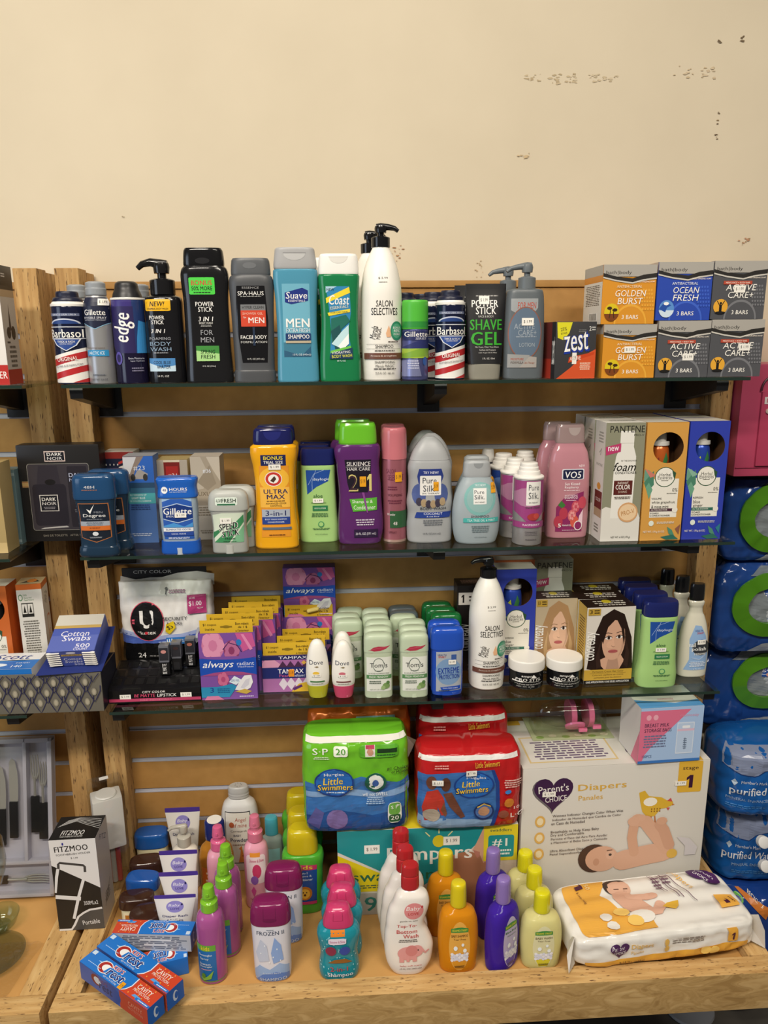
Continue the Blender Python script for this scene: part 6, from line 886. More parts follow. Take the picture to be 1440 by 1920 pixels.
rd, _ = pack('swim_pants_pack', 'red swim pants pack with swimming photograph, standing on the teal diaper box', 'pack', rx0, rx1, -.218, -.118, tz, rtop, 'b81f22/g', red_d+price(.0, .765, .2, .07)+price(-.62, .66, .2, .07), wr=.0024, n=5, seed=9, group='red swim pants packs')
r2 = dup(rd, 'red swim pants pack behind and above the front red one', (px_x(866, 1370, -.065), -.0585, tz+.045), group='red swim pants packs')
r2.scale = (.92, .98, .94)
hbx = box('support_box', 'plain carton lifting the rear red pack, hidden behind the packs', 'box', None, tz-.0008, .09, 'b89a6a', None, loc=(px_x(866, 1370, -.065), -.107, tz-.0008), W=.15, H=.044)
bpy.data.objects.remove(hbx)
r2.location.z = tz+.0005; r2.scale = (.92, .98, 1.14)
ox0, ox1 = px_x(575, 1350, -.08), px_x(770, 1350, -.08)
orp, _ = pack('diaper_pack', 'orange diaper pack behind the lime green one, just under the lowest glass shelf', 'pack', ox0, ox1, -.098, -.008, tz, min(ony(660, 1316, -.06).z, S3-.012), 'c4601a/f', [T('4', -.66, .87, .08, .04, 'f0e4d8', .02), L([(-.75, .84), (-.7, .90), (-.3, .91), (-.26, .87), (-.3, .83), (-.7, .83), (-.75, .84)], .012, 'f0e4d8'), T('18', -.38, .87, .12, .04, 'f0e4d8', .02), P([(-.1, .86), (.7, .86), (.68, .93), (-.05, .93)], '7aa0a4'), B(.3, .895, .6, .05, 2, 'e8e4dc')], wr=.003, n=5, seed=21)
# big white diaper carton and what stands on it
qa, qb = ony(982, 1452, -.215), ony(1341, 1430, -.215)
CW, CH = qb.x-qa.x, (ony(982, 1452, -.215).z+ony(1343, 1430, -.215).z)/2-DK-.001
def limb(pts, w_, c, a=.86): return [L(pts, w_, c)]+[E(u, v, w_/2, w_/2*a, c, 14) for u, v in pts]
hrt = lambda u, v, s, c, k=1: P([(u+s*.052*(16*math.sin(t)**3)/1.0, v+s*k*.052*(13*math.cos(t)-5*math.cos(2*t)-2*math.cos(3*t)-math.cos(4*t))) for t in [i*2*math.pi/36 for i in range(36)]], c)
pcd = [hrt(-.68, .74, .26, '6a6468', .92), hrt(-.67, .75, .25, '3a1a44', .92), T("Parent's", -.67, .79, .32, .075, 'f0ece6', .01, 0, 5), T('CHOICE', -.64, .685, .23, .055, 'f0ece6', .01, 0, 5), T('Diapers', -.15, .78, .52, .085, 'd8ac48', .035, 0, 2), T('Panales', -.27, .68, .26, .05, 'd8ac48', .012, 0, 2), RR(.66, .68, .92, 1.0, 'dcae3a', .12), T('stage', .79, .92, .17, .04, '2a1420', .02), T('1', .79, .79, .07, .13, '3a1434', .04),
    P([(.25, .70), (.31, .72), (.36, .66), (.5, .64), (.57, .60), (.6, .55), (.57, .53), (.5, .52), (.44, .45), (.36, .44), (.30, .5), (.27, .6)], 'd8ae34'), E(.38, .60, .075, .045, 'f0ece0', 14), E(.58, .575, .05, .035, 'd8ae34', 12), P([(.56, .6), (.6, .63), (.62, .59)], 'c84a4a'), P([(.62, .57), (.65, .56), (.62, .55)], 'c8742a'), P([(.56, .53), (.58, .5), (.6, .53)], 'c84a4a'), L([(.40, .45), (.40, .38)], .012, 'b86a2a'), L([(.44, .45), (.45, .38)], .012, 'b86a2a')]+[E(.40+.03*(k % 4), .50+.025*(k//4), .008, .008, '8a5a1a', 6) for k in range(8)]+[
    E(-.80, .46, .055, .06, 'dcae5a', 18), E(-.80, .29, .055, .06, 'dcae5a', 18), E(-.80, .12, .055, .06, 'dcae5a', 18), E(-.80, .46, .035, .038, 'ecdcb4', 14), E(-.80, .29, .035, .038, 'ecdcb4', 14), E(-.80, .12, .035, .038, 'ecdcb4', 14), T('Wetness Indicator Changes Color When Wet', -.29, .515, .76, .034, '3a3034', .008, 0, 1.5), T('Indicador de Humedad que Cambia de Color', -.30, .475, .74, .03, '4a4044', -.004, 0, 1.5), T('en Caso de Humedad', -.5, .435, .36, .03, '4a4044', -.004, 0, 1.5), T('Breathable to Help Keep Baby', -.42, .345, .52, .034, '3a3034', .008, 0, 1.5), T('Dry and Comfortable', -.5, .31, .36, .034, '3a3034', .008, 0, 1.5), T('Permite el Paso del Aire Para Ayudar', -.37, .272, .61, .03, '4a4044', -.004, 0, 1.5), T('a Mantener al Bebe Seco y Comodo', -.37, .235, .61, .03, '4a4044', -.004, 0, 1.5), T('Ultra Absorbent Diaper', -.48, .145, .4, .034, '3a3034', .008, 0, 1.5), T('Panal Superabsorbente', -.48, .11, .4, .03, '4a4044', -.004, 0, 1.5),
    E(-.20, .04, .17, .15, '4a342a', 24), E(-.11, .03, .18, .135, 'd8ab90', 24), E(-.02, .07, .05, .05, 'deb49a', 12), E(-.02, .07, .018, .014, '3a2a24', 8), L([(-.06, .115), (.0, .12)], .012, '6a4a3a'), E(.06, .04, .03, .02, 'd09a82', 8), L([(.03, -.01), (.08, -.005)], .014, 'a8605a'), E(-.17, .0, .035, .04, 'c8987c', 10)]+limb([(.12, -.0), (.34, .04), (.56, .07)], .24, 'd8ab90')+limb([(.24, .08), (.205, .24), (.22, .38)], .105, 'd2a386')+limb([(.60, .10), (.46, .26), (.34, .40), (.25, .42)], .15, 'd6a88c')+limb([(.62, .14), (.55, .30), (.50, .36)], .12, 'cc9c80')+[E(.21, .41, .065, .05, 'd8ab90', 12), E(.29, .445, .05, .035, 'd8ab90', 10), E(.52, .40, .06, .04, 'd2a386', 10),
    P([(.70, .22), (.84, .2), (.94, .1), (.92, .02), (.80, .02), (.8, .12)], 'cdc8c8'), E(.66, .045, .06, .05, 'd8ae4a', 12)]+price(-.72, .74, .14, .05)+price(.69, .78, .12, .045)
def lift(op, a=.31, k=.69):
    if op[0] == 'p' or op[0] == 'l': return (op[0], [(u, a+k*v) for u, v in op[1]])+op[2:]
    return (op[0], op[1], op[2], a+k*op[3], op[4], op[5]*k)+op[6:] if op[0] == 't' else op[:2]+(a+k*op[2], op[3], op[4]*k)+op[5:]
pcd = [lift(o_) for o_ in pcd]
pc = box('diaper_box', 'large white diaper carton with purple heart logo and yellow hen', 'box', None, DK, .19, 'd6d2c9', {'front': pcd, 'top': [R(-1, 0, 1, 1, 'd8d4cb'), P([(-.9, .1), (.05, .1), (.05, .62), (-.9, .62)], 'd8c08a'), P([(-.88, .12), (.03, .12), (.03, .6), (-.88, .6)], 'dedad2'), B(-.42, .36, .8, .42, 9, '6a5a74'), E(.4, .38, .16, .16, '3a1a44', 20), E(.3, .25, .12, .1, '3a1a44', 20), R(.66, 0, .92, 1, 'dcae3a'), R(.74, .3, .84, .36, '3a1434'), R(-1, .9, -.8, 1, 'dcae3a')], 'left': [R(-1, 0, 1, 1, 'cfcac0')]}, loc=((qa.x+qb.x)/2, -.215, DK), W=CW, H=CH, bev=.0025, rz=math.radians(1.2))
cz = DK+CH+.0015
bmx = box('storage_bag_box', 'pink and blue breast milk storage bags box standing on the white diaper carton', 'box', (1194, 1312, 1326, 1429), cz, .09, 'e4e4e6', {'front': [R(-1, 0, 1, 1, 'a4c0e4'), P([(-1, .95), (.6, .95), (-.6, .3), (-.95, .05), (-1, .05)], 'd8708e'), P([(-1, 0), (-.9, 0), (-.7, .3), (-1, .3)], 'd8708e'), R(-1, 0, 1, .05, '3a74bc'), T('BREAST MILK', -.46, .69, .78, .065, '3a2440', .02), T('STORAGE BAGS', -.42, .60, .86, .065, '3a2440', .02), E(-.74, .83, .08, .05, 'e8a8b8', 12), E(-.52, .83, .08, .05, 'e8a8b8', 12), B(-.5, .4, .75, .24, 5, '6a7494'), T('100PCS', -.72, .13, .3, .05, '3a4a7a', .01), T('momcozy', .55, .83, .6, .05, 'd890a8', 0), RR(.18, .15, .74, .72, 'd0dcec', .08), RR(.21, .17, .71, .70, 'b8cce6', .08), R(.2, .56, .74, .60, 'd8b8cc'), RR(.35, .61, .6, .66, 'e8ecf2', .4), L([(.46, .22), (.46, .44)], .015, '4a5a74'), B(.47, .33, .12, .2, 6, '4a5a74')], 'top': [R(-1, 0, 1, 1, 'dcdad0'), P([(-1, 0), (1, 0), (1, .3), (.2, .18), (-1, .4)], '5a9cd4'), T('momcozy', .0, .35, .5, .12, 'c87a8a', 0)], 'left': [R(-1, 0, 1, 1, 'dcdad6'), P([(.3, 0), (1, 0), (1, .6)], 'd8708e')]}, None, bev=.002, rz=math.radians(2.5))
# clear blister pack with pink banded baby bottle, lying on the carton
bl0 = onz(1075, 1385, cz); bl = empty('bottle_blister_pack', (bl0.x, bl0.y+.045, cz)); tag(bl, 'clear blister pack with a pink banded baby bottle, lying on the white diaper carton', 'baby bottle')
bm = bmesh.new(); boxbm(bm, -.088, .088, -.048, .05, 0, .0016, .0003); finish('backing_card', bm, 'b4bc92', bl)
decal('card_print', [E(-.8+.32*k, .1+.05*(k % 2), .1, .06, ('8aa858', 'd8d4b4')[k % 2], 10) for k in range(6)]+[E(.85, .3+.2*k, .06, .05, '8aa858', 8) for k in range(3)], Face((0, -.048, .0016), (.088, 0, 0), (0, .098, 0)), bl)
bm = bmesh.new(); s = Surf([(0, .97, .97, 6), (.6, .94, .92, 5), (.9, .88, .82, 4), (1, .7, .6, 3)], .082, .043, .074, .002); s.loft(bm, 56); finish('clear_shell', bm, 'fafaf8/c', bl)
def lath(bm, axis_pts, seg=24): tube(bm, [p for p, r in axis_pts], [r for p, r in axis_pts], seg)
bm = bmesh.new(); lath(bm, [((-.062, 0, .036), .010), ((-.055, 0, .036), .020), ((-.03, 0, .036), .028), ((.0, 0, .036), .030), ((.06, 0, .036), .030), ((.062, 0, .036), .026)]); finish('bottle_body', bm, 'f6f6f4/c', bl)
for q in (.006, .044):
    bm = bmesh.new(); lath(bm, [((q-.006, 0, .036), .0305), ((q-.005, 0, .036), .0315), ((q+.005, 0, .036), .0315), ((q+.006, 0, .036), .0305)]); finish('pink_band', bm, 'ec7aa2/g', bl)
bm = bmesh.new(); tube(bm, [(.004, -.0415, .026), (.004, -.0385, .029), (.004, -.0375, .030)], [.021, .022, .014], 24); finish('pink_disc', bm, 'f082aa/g', bl)
for q in (.022, .052): block('pink_clip', q-.009, q+.009, -.041, -.034, .012+(q-.02)*.2, .020+(q-.02)*.2, 'ec7aa2/g', bl, .001)
# wipes / diapers bag lying at the right end
c4 = [onz(*p, .4745) for p in ((1031, 1640), (1336, 1620), (1422, 1722), (1073, 1765))]
cx_, cy_ = sum(p.x for p in c4)/4, sum(p.y for p in c4)/4
wdt = ((c4[1]-c4[0]).length+(c4[2]-c4[3]).length)/2; dpt = ((c4[0]-c4[3]).length+(c4[1]-c4[2]).length)/2
ang = math.atan2(c4[2].y-c4[3].y, c4[2].x-c4[3].x)
dpk = empty('diaper_bag', (cx_-.004, cy_-.012, RT)); dpk.rotation_euler = (0, 0, ang); tag(dpk, 'white and orange bag of diapers lying flat at the right end of the deck', 'diaper bag')
bm = bmesh.new(); bmesh.ops.create_cube(bm, size=1); bmesh.ops.subdivide_edges(bm, edges=bm.edges[:], cuts=40, use_grid_fill=True)
hx, hy2, hz2 = wdt/2*1.02, dpt/2*.95, .033
def dpos(x, y, z):
    n = 7
    l = (abs(x)**n+abs(y)**n+abs(z)**n)**(1/n); m = max(abs(x), abs(y), abs(z), 1e-9); k = m/l if l else 1
    P_ = Vector((x*k*hx, y*k*hy2, z*k*hz2))
    fr = .003 if y < -.8 else .0010
    P_ += Vector((0, -1 if y < -.8 else 0, 1 if z > .5 else 0))*(fr*noise.noise(P_*28)+fr*.8*noise.noise(P_*70))
    if z > .9: P_.z += .0018*math.sin(P_.y*150)
    P_.z = max(P_.z, -hz2); return P_+Vector((0, 0, hz2+.0005))
for v in bm.verts: v.co = dpos(v.co.x*2, v.co.y*2, v.co.z*2)
finish('wrapper', bm, 'e4e1da/g', dpk, sharp=60)
class DTop:
    curved = True; wr = 1; straight = False; HW = hx; H = 2*hy2
    def map(s, u, off, v):
        p = dpos(u*.97, (v*2-1)*.97, 1); return p+Vector((0, 0, off+.0012))
class DFront:
    curved = True; wr = 1; straight = False; HW = hx; H = 2*hz2
    def map(s, u, off, v):
        p = dpos(u*.97, -1, (v*2-1)*.97); return p+Vector((0, -off-.0012, 0))
ry = lambda t, u, v, w_, h, c, **k: T(t, u, v, w_, h, c, k.get('b', .01), 0, -80)
decal('top_print', [P([(-1, 0), (-1, 1), (-.42, 1), (-.42, .86), (-.52, .7), (-.40, .45), (-.38, .3), (-.1, .22), (-.1, .06), (-.35, .04), (-.6, 0)], 'e2a844'), E(-.30, .82, .14, .16, '3a2c26', 18), E(-.27, .77, .135, .14, 'd6aa92', 18), L([(-.33, .77), (-.27, .765)], .012, '5a3a30'), L([(-.22, .76), (-.17, .755)], .012, '5a3a30'), E(-.24, .70, .04, .02, 'b8706a', 8)]+limb([(-.28, .60), (-.20, .45), (-.14, .36)], .24, 'd2a48c', 1.15)+limb([(-.22, .60), (-.04, .56), (.06, .58)], .09, 'd8ab94', 1.15)+limb([(-.16, .32), (.0, .32), (.08, .42)], .12, 'd8ab94', 1.15)+[E(-.2, .26, .14, .1, 'e6e2da', 14), P([(.08, .38), (.16, .44), (.3, .46), (.26, .36), (.2, .3)], 'dcae34'), E(-.4, .36, .09, .08, 'ecc466', 12), E(-.3, .2, .09, .08, 'ecc466', 12), E(-.6, .3, .07, .07, 'e0dcd4', 8), E(-.57, .16, .07, .07, 'e0dcd4', 8), ry('1', -.74, .87, .1, .06*2, '4a1a34', b=.03), ry('8-14 lbs / 4-6kg', -.76, .66, .2, .05, '5a2a24'), ry('50', -.63, .84, .08, .06, 'f0d8a4'),
    T('Diapers', .48, .80, .34, .11, 'e4b45a', .02, 0, -68), B(.3, .84, .1, .2, 4, '6a4a5c'), B(.18, .76, .1, .2, 4, '6a4a5c'), L([(.12, .92), (.2, .62)], .01, '6a4a5c'), L([(.15, .92), (.24, .6)], .01, '6a4a5c'), L([(.22, .9), (.34, .5)], .01, '6a4a5c'), L([(.26, .9), (.38, .48)], .01, '6a4a5c'), L([(.34, .9), (.5, .4)], .01, '6a4a5c'), E(.76, .87, .16, .12, '4a2458', 20), E(.88, .76, .13, .12, '4a2458', 20), T("Parent's", .83, .85, .22, .06, 'ece6ea', .01, 0, -50), T('CHOICE', .74, .80, .18, .05, 'ece6ea', .01, 0, -50), P([(.70, .22), (1, .22), (1, .44), (.72, .46)], 'e2a844'), T('1', .82, .33, .10, .04*2, '4a1a34', .03, 0, -85), T('stage', .92, .34, .12, .04, '5a2a24', .01, 0, -75)]+[L([(-1, .1+.1*k), (1, .12+.1*k)], .003, 'd0ccc4') for k in range(0)], DTop(), dpk)
decal('front_print', [P([(-1, .02), (1, .02), (1, .30), (.6, .42), (.3, .36), (-.2, .34), (-.8, .26), (-1, .22)], 'dca23e/g'), hrt(-.56, .62, .13, '4a2458', 2.6), T("Parent's", -.56, .70, .18, .13, 'ece6ea', .01), T('CHOICE', -.56, .54, .13, .11, 'ece6ea', .01), T('Diapers', -.31, .66, .24, .2, 'e0b45c', .02), T('Panales', -.36, .48, .14, .1, 'e0b45c', 0), E(-.04, .7, .03, .12, 'e0b45c', 10), E(-.04, .5, .03, .1, 'e0b45c', 10), B(.2, .7, .4, .2, 3, '8a8078'), R(.66, .45, .78, .92, 'dca23e'), T('1', .72, .62, .04, .26, '4a1a34', .03), T('8-14 lbs (4-6kg)', -.42, .18, .28, .09, '3a2414', .01), E(.4, .3, .06, .14, 'ecc466', 10), E(.5, .26, .06, .14, 'ecc466', 10)], DFront(), dpk)
for s_ in (-1, 1):
    bm = bmesh.new(); va = [bm.verts.new(p) for p in ((s_*hx*.97, -hy2*.8, .008), (s_*hx*1.07, -hy2*1.02, .004), (s_*hx*1.08, -hy2*.9, .035), (s_*hx*1.0, -hy2*.85, .07), (s_*hx*.97, -hy2*.4, .04))]
    bm.faces.new(va); bmesh.ops.solidify(bm, geom=bm.faces[:], thickness=.001); finish('end_flap', bm, 'dcd6cc', dpk, smooth=False)
# toothpaste cartons
def crest(label, cx, cy, z, ang, L_=.187, W_=.036, H_=.036, flip=False):
    r = box('toothpaste_box', label, 'box', None, z, W_, '1f6fc8', None, 'toothpaste cartons', loc=(0, 0, 0), W=L_, H=H_, bev=.0012); r['group'] = 'toothpaste cartons'
    R_ = math.radians(ang); r.rotation_euler = (0, 0, R_); r.location = (cx+W_/2*math.sin(R_), cy-W_/2*math.cos(R_), z)
    s_ = -1 if flip else 1
    def face(o, ux, vx): return Face(o, Vector(ux)*s_, Vector(vx)*s_) if flip else Face(o, ux, vx)
    top = [R(-1, 0, 1, 1, '1f74cc'), P([(.22, 0), (1, 0), (1, 1), (.35, 1), (.36, .5), (.3, .2)], 'c8452a'), L([(.2, 0), (.29, .2), (.345, .5), (.335, 1)], .02, 'eef0f0'), R(-.97, .72, -.87, .95, 'c8dcf0')]+[P([(-.62, .6), (-.55, .85), (-.5, .6)], 'a8d0f0'), P([(-.7, .6), (-.55, .66), (-.4, .6), (-.55, .54)], 'a8d0f0')]+[E(-.44, .5, .17, .36, 'eef0f0', 24), E(-.44, .5, .155, .32, 'a82a24', 24), E(-.40, .5, .115, .2, 'eef0f0', 20), P([(-.40, .25), (-.2, .3), (-.2, .7), (-.36, .62)], '1f74cc'), T("KID'S", -.16, .78, .30, .26, 'eef0f0', .14, 0), T("KID'S", -.16, .78, .28, .22, 'c8402c', .03), T('rest', -.10, .42, .46, .46, 'eef0f0', .14, .1), T('rest', -.10, .42, .43, .40, '1c2f74', .04, .1), B(-.68, .3, .4, .07, 1, 'a8ccf0'), T('NET WT 2.2 OZ (62g)', -.12, .09, .38, .10, 'e4ecf4', .01), T('CAVITY', .64, .68, .38, .26, 'f2eae0', .02), T('PROTECTION', .64, .44, .42, .15, 'f2eae0', .008), P([(.50, .12), (.72, .12), (.72, .24), (.54, .26)], '5aa0e0'), R(.62, .04, 1, .18, '1f74cc'), B(.82, .11, .3, .08, 1, 'e4ecf4')]+[E(.4+.055*k, (.15, .8, .5, .92, .3, .88, .25, .6, .9, .35)[k], .015, .04, 'e8a848', 5) for k in range(10)]
    frt = [R(-1, 0, 1, 1, '3a5aa4'), P([(.2, 0), (1, 0), (1, 1), (.2, 1)], 'b8452c'), E(-.05, .45, .28, .5, '2a4a94', 24), E(-.5, .6, .15, .3, '7a2a2a', 20), E(-.46, .6, .11, .2, 'c8ccd4', 16), T("KID'S", -.28, .72, .26, .22, '7a3a4a', .02), T('rest', -.22, .42, .4, .36, '1c2858', .03, .1), T('CAVITY', .65, .62, .4, .24, 'd88a70', .02), T('PROTECTION', .65, .36, .42, .14, 'd88a70', .008)]
    bck = [R(-1, 0, 1, 1, 'b8bcc4'), B(0, .5, 1.8, .8, 8, '5a6274'), R(-.2, .3, .4, .42, 'e0e2e6'), R(-.3, .6, .5, .7, 'e0e2e6')]
    ff = Face((0, 0, 0), (L_/2, 0, 0), (0, 0, H_)); tf = Face((0, 0, H_), (L_/2, 0, 0), (0, W_, 0))
    if flip: tf = Face((0, W_, H_), (-L_/2, 0, 0), (0, -W_, 0))
    decal('top_print', top, tf, r); decal('front_print', bck if flip else frt, ff, r)
    decal('end_print', [R(-1, 0, 1, 1, '1f5fb4'), E(.0, .5, .3, .3, 'c8d4e4', 12), E(.1, .5, .2, .2, '1f5fb4', 12)], Face((L_/2, W_/2, 0), (0, W_/2, 0), (0, 0, H_)), r)
    return r
cz1 = .4290
cA = [onz(*p, cz1+.036) for p in ((149.5, 1803), (179, 1778), (304, 1868), (278, 1892))]; cB = [onz(*p, cz1+.036) for p in ((182, 1776), (211, 1749), (342, 1832), (314, 1867))]
def cen(c): return sum(p.x for p in c)/4, sum(p.y for p in c)/4
def an(c): d = (c[3]-c[0])+(c[2]-c[1]); return math.degrees(math.atan2(d.y, d.x))
def ln(c): return ((c[3]-c[0]).length+(c[2]-c[1]).length)/2
AX, AY = cen(cA); BX, BY = cen(cB)
crest('front toothpaste carton with orange price sticker, jutting over the front board', AX, AY, cz1, an(cA), ln(cA), .034)
decal('price_sticker', price(.18, .2, .10, .42, 'e8a21e', rot=0), Face((0, 0, .0362), (ln(cA)/2, 0, 0), (0, .034, 0)), [o_ for o_ in COL.objects if o_.name.startswith('toothpaste_box')][-1], .0012)
crest('toothpaste carton lying right behind the front one', BX, BY, cz1, an(cA), ln(cB), .037)
c3 = onz(283, 1751, cz1+.036); crest('upside down toothpaste carton at the back of the pile, ingredients side to the front', c3.x+.002, c3.y+.016, cz1, -6, .150, .034, flip=True)
d3 = onz(318, 1822, DK+.036); crest('toothpaste carton lowest at the right of the pile, one end showing', d3.x-.031, d3.y+.035, DK+.0003, 194, .11, .036)
crest('toothpaste carton under the front one, red end showing at the rail corner', -.447, -.335, DK+.0003, 180-33, .07, .030)

# ================================================================ stand at the left edge
bxl = ony(18, 713, -.19)
rb = box('boxed_corkscrew', 'white and red boxed bottle opener with black top, cut by the left frame edge', 'box', None, S1, .055, 'e8e4de', {
    'front': [R(-1, 0, 1, .17, 'b82c26'), T('OPENER', .45, .085, 1.0, .06, 'f0eae4', .02), T('FOR EASY USE', .55, .48, 1.3, .05, '2a2826', .01, 0, -90), R(-1, .80, 1, .86, 'b49a78')],
    'right': [R(-1, 0, 1, 1, 'b4aca2'), R(-1, 0, 1, .13, '9c2620'), R(-1, .80, 1, 1, '1c1a1a'), R(-1, .74, 1, .80, 'a89070'), P([(-.2, .46), (.0, .68), (.15, .46)], '3a3030'), E(-.3, .44, .3, .05, '2a2222', 12), E(.35, .44, .3, .06, '2a2222', 12), B(-.45, .36, .5, .03, 1, '3a3430'), B(.0, .24, 1.0, .2, 5, '5a544c'), B(-.3, .92, .6, .04, 2, 'c8c4c0')]}, loc=(bxl.x-.045, -.19, S1), W=.09, H=ony(18, 497, -.17).z-S1, bev=.003)
bm = bmesh.new(); boxbm(bm, -.0455, .0455, -.0006, .0556, 0, .034, .002); finish('black_top', bm, '1c1a1a', rb, (0, 0, INFO[rb.name][2]-.034))
g1_ = ony(9, 1026, -.16)
box('perfume_box', 'gold perfume box at the left frame edge', 'box', None, S2, .05, 'b09a68', {'front': [R(-1, .93, 1, 1, '26221c'), R(-1, 0, 1, .12, 'c8b07a')]}, loc=(g1_.x-.035, -.165, S2), W=.085, H=ony(9, 868, -.16).z-S2)
g2_ = ony(35, 1005, -.10)
box('perfume_box', 'grey teal perfume box between the gold box and the black gift box', 'box', None, S2, .04, '5d7478', {'front': [R(-1, .92, 1, .96, '8a9a9c'), R(-1, .03, 1, .07, '8a9a9c'), R(.3, .07, .36, .92, '465a5e')]}, loc=(g2_.x-.02, -.105, S2), W=.06, H=ony(35, 880, -.1).z-S2)
# foam cartons at the back
bk = [R(-1, 0, 1, 1, 'd8d4ca'), R(-1, .95, 1, 1, 'c8662a'), T('100%', -.35, .90, .3, .018, '3a7a4a', .01), T('Recycled', -.15, .875, .6, .018, '3a7a4a', .01), T('Paperboard', -.08, .855, .75, .018, '3a7a4a', .01), E(-.72, .88, .18, .03, '3a7a4a', 14), E(-.72, .88, .13, .022, 'd8d4ca', 14), R(-.72, .70, .22, .83, '26241f'), R(-.68, .73, -.28, .82, 'd8d4ca'), R(-.22, .73, .18, .82, 'd8d4ca'), P([(-.6, .74), (-.48, .81), (-.36, .74)], '26241f'), P([(-.14, .74), (-.02, .81), (.10, .74)], '26241f'), B(-.1, .42, 1.3, .5, 22, '6a665c')]
c0 = onz(100, 1218, S3)
cyy = -.085; cxx = ony(75, 1090, cyy).x
fx = box('hair_foam_box', 'orange and white foam carton turned back to front beside the posts', 'box', None, S3, .044, 'c8662a', {'front': bk, 'right': [R(-1, 0, 1, 1, 'd4d0c4'), R(-1, .95, 1, 1, 'c8662a'), T('Good for You', .0, .85, 1.1, .09, '3a3830', 0, .3, 60), RR(-.1, .30, .7, .68, 'c87a5a', .3), RR(-.03, .32, .63, .66, 'd4d0c4', .3), T('COCO', .3, .49, .9, .06, 'b0603a', .02, 0, -90)], 'top': [R(-1, 0, 1, 1, 'b8a078'), P([(-.8, .2), (.2, .8), (.8, .3)], '3a3830'), E(.1, .5, .4, .25, 'd8843a', 12)]}, loc=(ony(52, 1100, -.10).x, -.098, S3), W=.046, H=ony(50, 1096, -.10).z-S3, rz=math.radians(8))
fo = herb('orange window carton cut by the left frame edge', (-45, 28, 1100, 1236), S3, 'c8662a', '2a2a2c', GRAPE, '4a2838', y=-.098, depth=.05)
fo['label'] = 'orange window carton cut by the left frame edge, beside the turned one'
# patterned bin with things in it
pa, pb = ony(-100, 1343, -.198), ony(196, 1338, -.198)
PBW = pb.x-pa.x; pbz = S3; PBH = ony(100, 1264, -.198).z-S3
fan = []
for r_ in range(-1, 5):
    for c_ in range(-1, 11):
        u = -1+c_*.2+(.1 if r_ % 2 else 0); v = r_*.26
        if 0 <= v <= .98 and -.98 < u < .98:
            fan += [('l', [(max(-.99, u-.085), min(.99, v+.42)), (max(-.99, u-.08), min(.99, v+.28)), (u-.03, min(.99, v+.1)), (u, v), (u+.03, min(.99, v+.1)), (min(.99, u+.08), min(.99, v+.28)), (min(.99, u+.085), min(.99, v+.42))], .012, '2a2a4a')] if v+.42 < 1.3 else []
            if v+.3 < 1: fan += [E(u, v+.26, .035, .1, '8a8474', 10), E(u, v+.26, .022, .07, 'a8a08c', 10)]
pbin = empty('patterned_bin', ((pa.x+pb.x)/2, -.198, pbz+.0006)); tag(pbin, 'open grey bin with navy fan pattern, front of the left lowest shelf', 'storage bin')
t_ = .003
for nm, a in (('front_panel', (-PBW/2, PBW/2, 0, t_, 0, PBH)), ('back_panel', (-PBW/2, PBW/2, .09, .09+t_, 0, PBH)), ('side_panel', (-PBW/2, -PBW/2+t_, t_+.0002, .0898, 0, PBH)), ('side_panel', (PBW/2-t_, PBW/2, t_+.0002, .0898, 0, PBH)), ('floor_panel', (-PBW/2+t_, PBW/2-t_, t_+.0002, .0898, 0, .003))):
    q = block(nm, *a, '6a665c' if nm == 'front_panel' else '25242e', pbin, .0006)
    if nm == 'front_panel': decal('fan_pattern', fan, Face((0, 0, 0), (PBW/2, 0, 0), (0, 0, PBH)), q)
sz = S3+PBH-.012
# tissue box
tb0 = onz(40, 1262, S3+PBH); tbx = box('tissue_box', 'white and blue tissue carton lying in the patterned bin', 'box', None, S3+.0042, .075, 'e6e6e6', {'top': [R(-1, 0, 1, .5, '1f6fc0'), P([(-1, .5), (1, .5), (1, .55), (.2, .45), (-1, .42)], '3a8ad4'), T('Scott', .15, .74, 1.1, .3, '23408a', .01, .3), E(-.3, .24, .5, .12, 'e0ecf8', 14), T('EVERYDAY', .6, .35, .4, .06, 'e6eef8', .01), T('140', .5, .16, .3, .14, 'e6eef8', .01)], 'front': [R(-1, 0, 1, 1, '1f6fc0')]}, loc=(ony(20, 1262, -.185).x-.022, -.1925, S3+.0042), W=.128, H=PBH+.006)
# swab pack, tilted on the bin's edge
sw = empty('cotton_swab_pack', (ony(143, 1262, -.18).x, -.158, S3+PBH+.0215)); tag(sw, 'cotton swab pack with blue card resting on the patterned bin', 'cotton swabs'); sw.rotation_euler = (math.radians(24), 0, math.radians(2))
bm = bmesh.new()
vs_ = [bm.verts.new(p) for p in ((-.066, -.050, 0), (.052, -.046, 0), (.056, .0, 0), (.054, .07, 0), (-.05, .07, 0), (-.055, .0, 0))]; bm.faces.new(vs_); bmesh.ops.solidify(bm, geom=bm.faces[:], thickness=.0012); finish('backing_card', bm, '3a4a9a', sw, smooth=False)
bm = bmesh.new(); boxbm(bm, -.044, .044, -.030, .066, .0015, .040, .004); finish('swab_box', bm, '4a5aa8', sw)
decal('label', [R(-1, .0, 1, .42, '5a68b0'), R(-1, .62, 1, .70, 'b89a58'), R(-1, .70, 1, 1, 'c8c4b8'), T('Cotton', -.02, .47, 1.2, .14, 'e8e6f0', .0, .1), T('Swabs', .1, .34, 1.2, .14, 'e8e6f0', .0, .1), T('500', .45, .14, .6, .1, 'e8e6f0', .01), T('COUNT', .4, .05, .6, .06, 'e8e6f0', .01)], Face((0, -.030, .0402), (.043, 0, 0), (0, .095, 0)), sw)
fs_ = Face((0, -.0302, .0015), (.044, 0, 0), (0, 0, .0385))
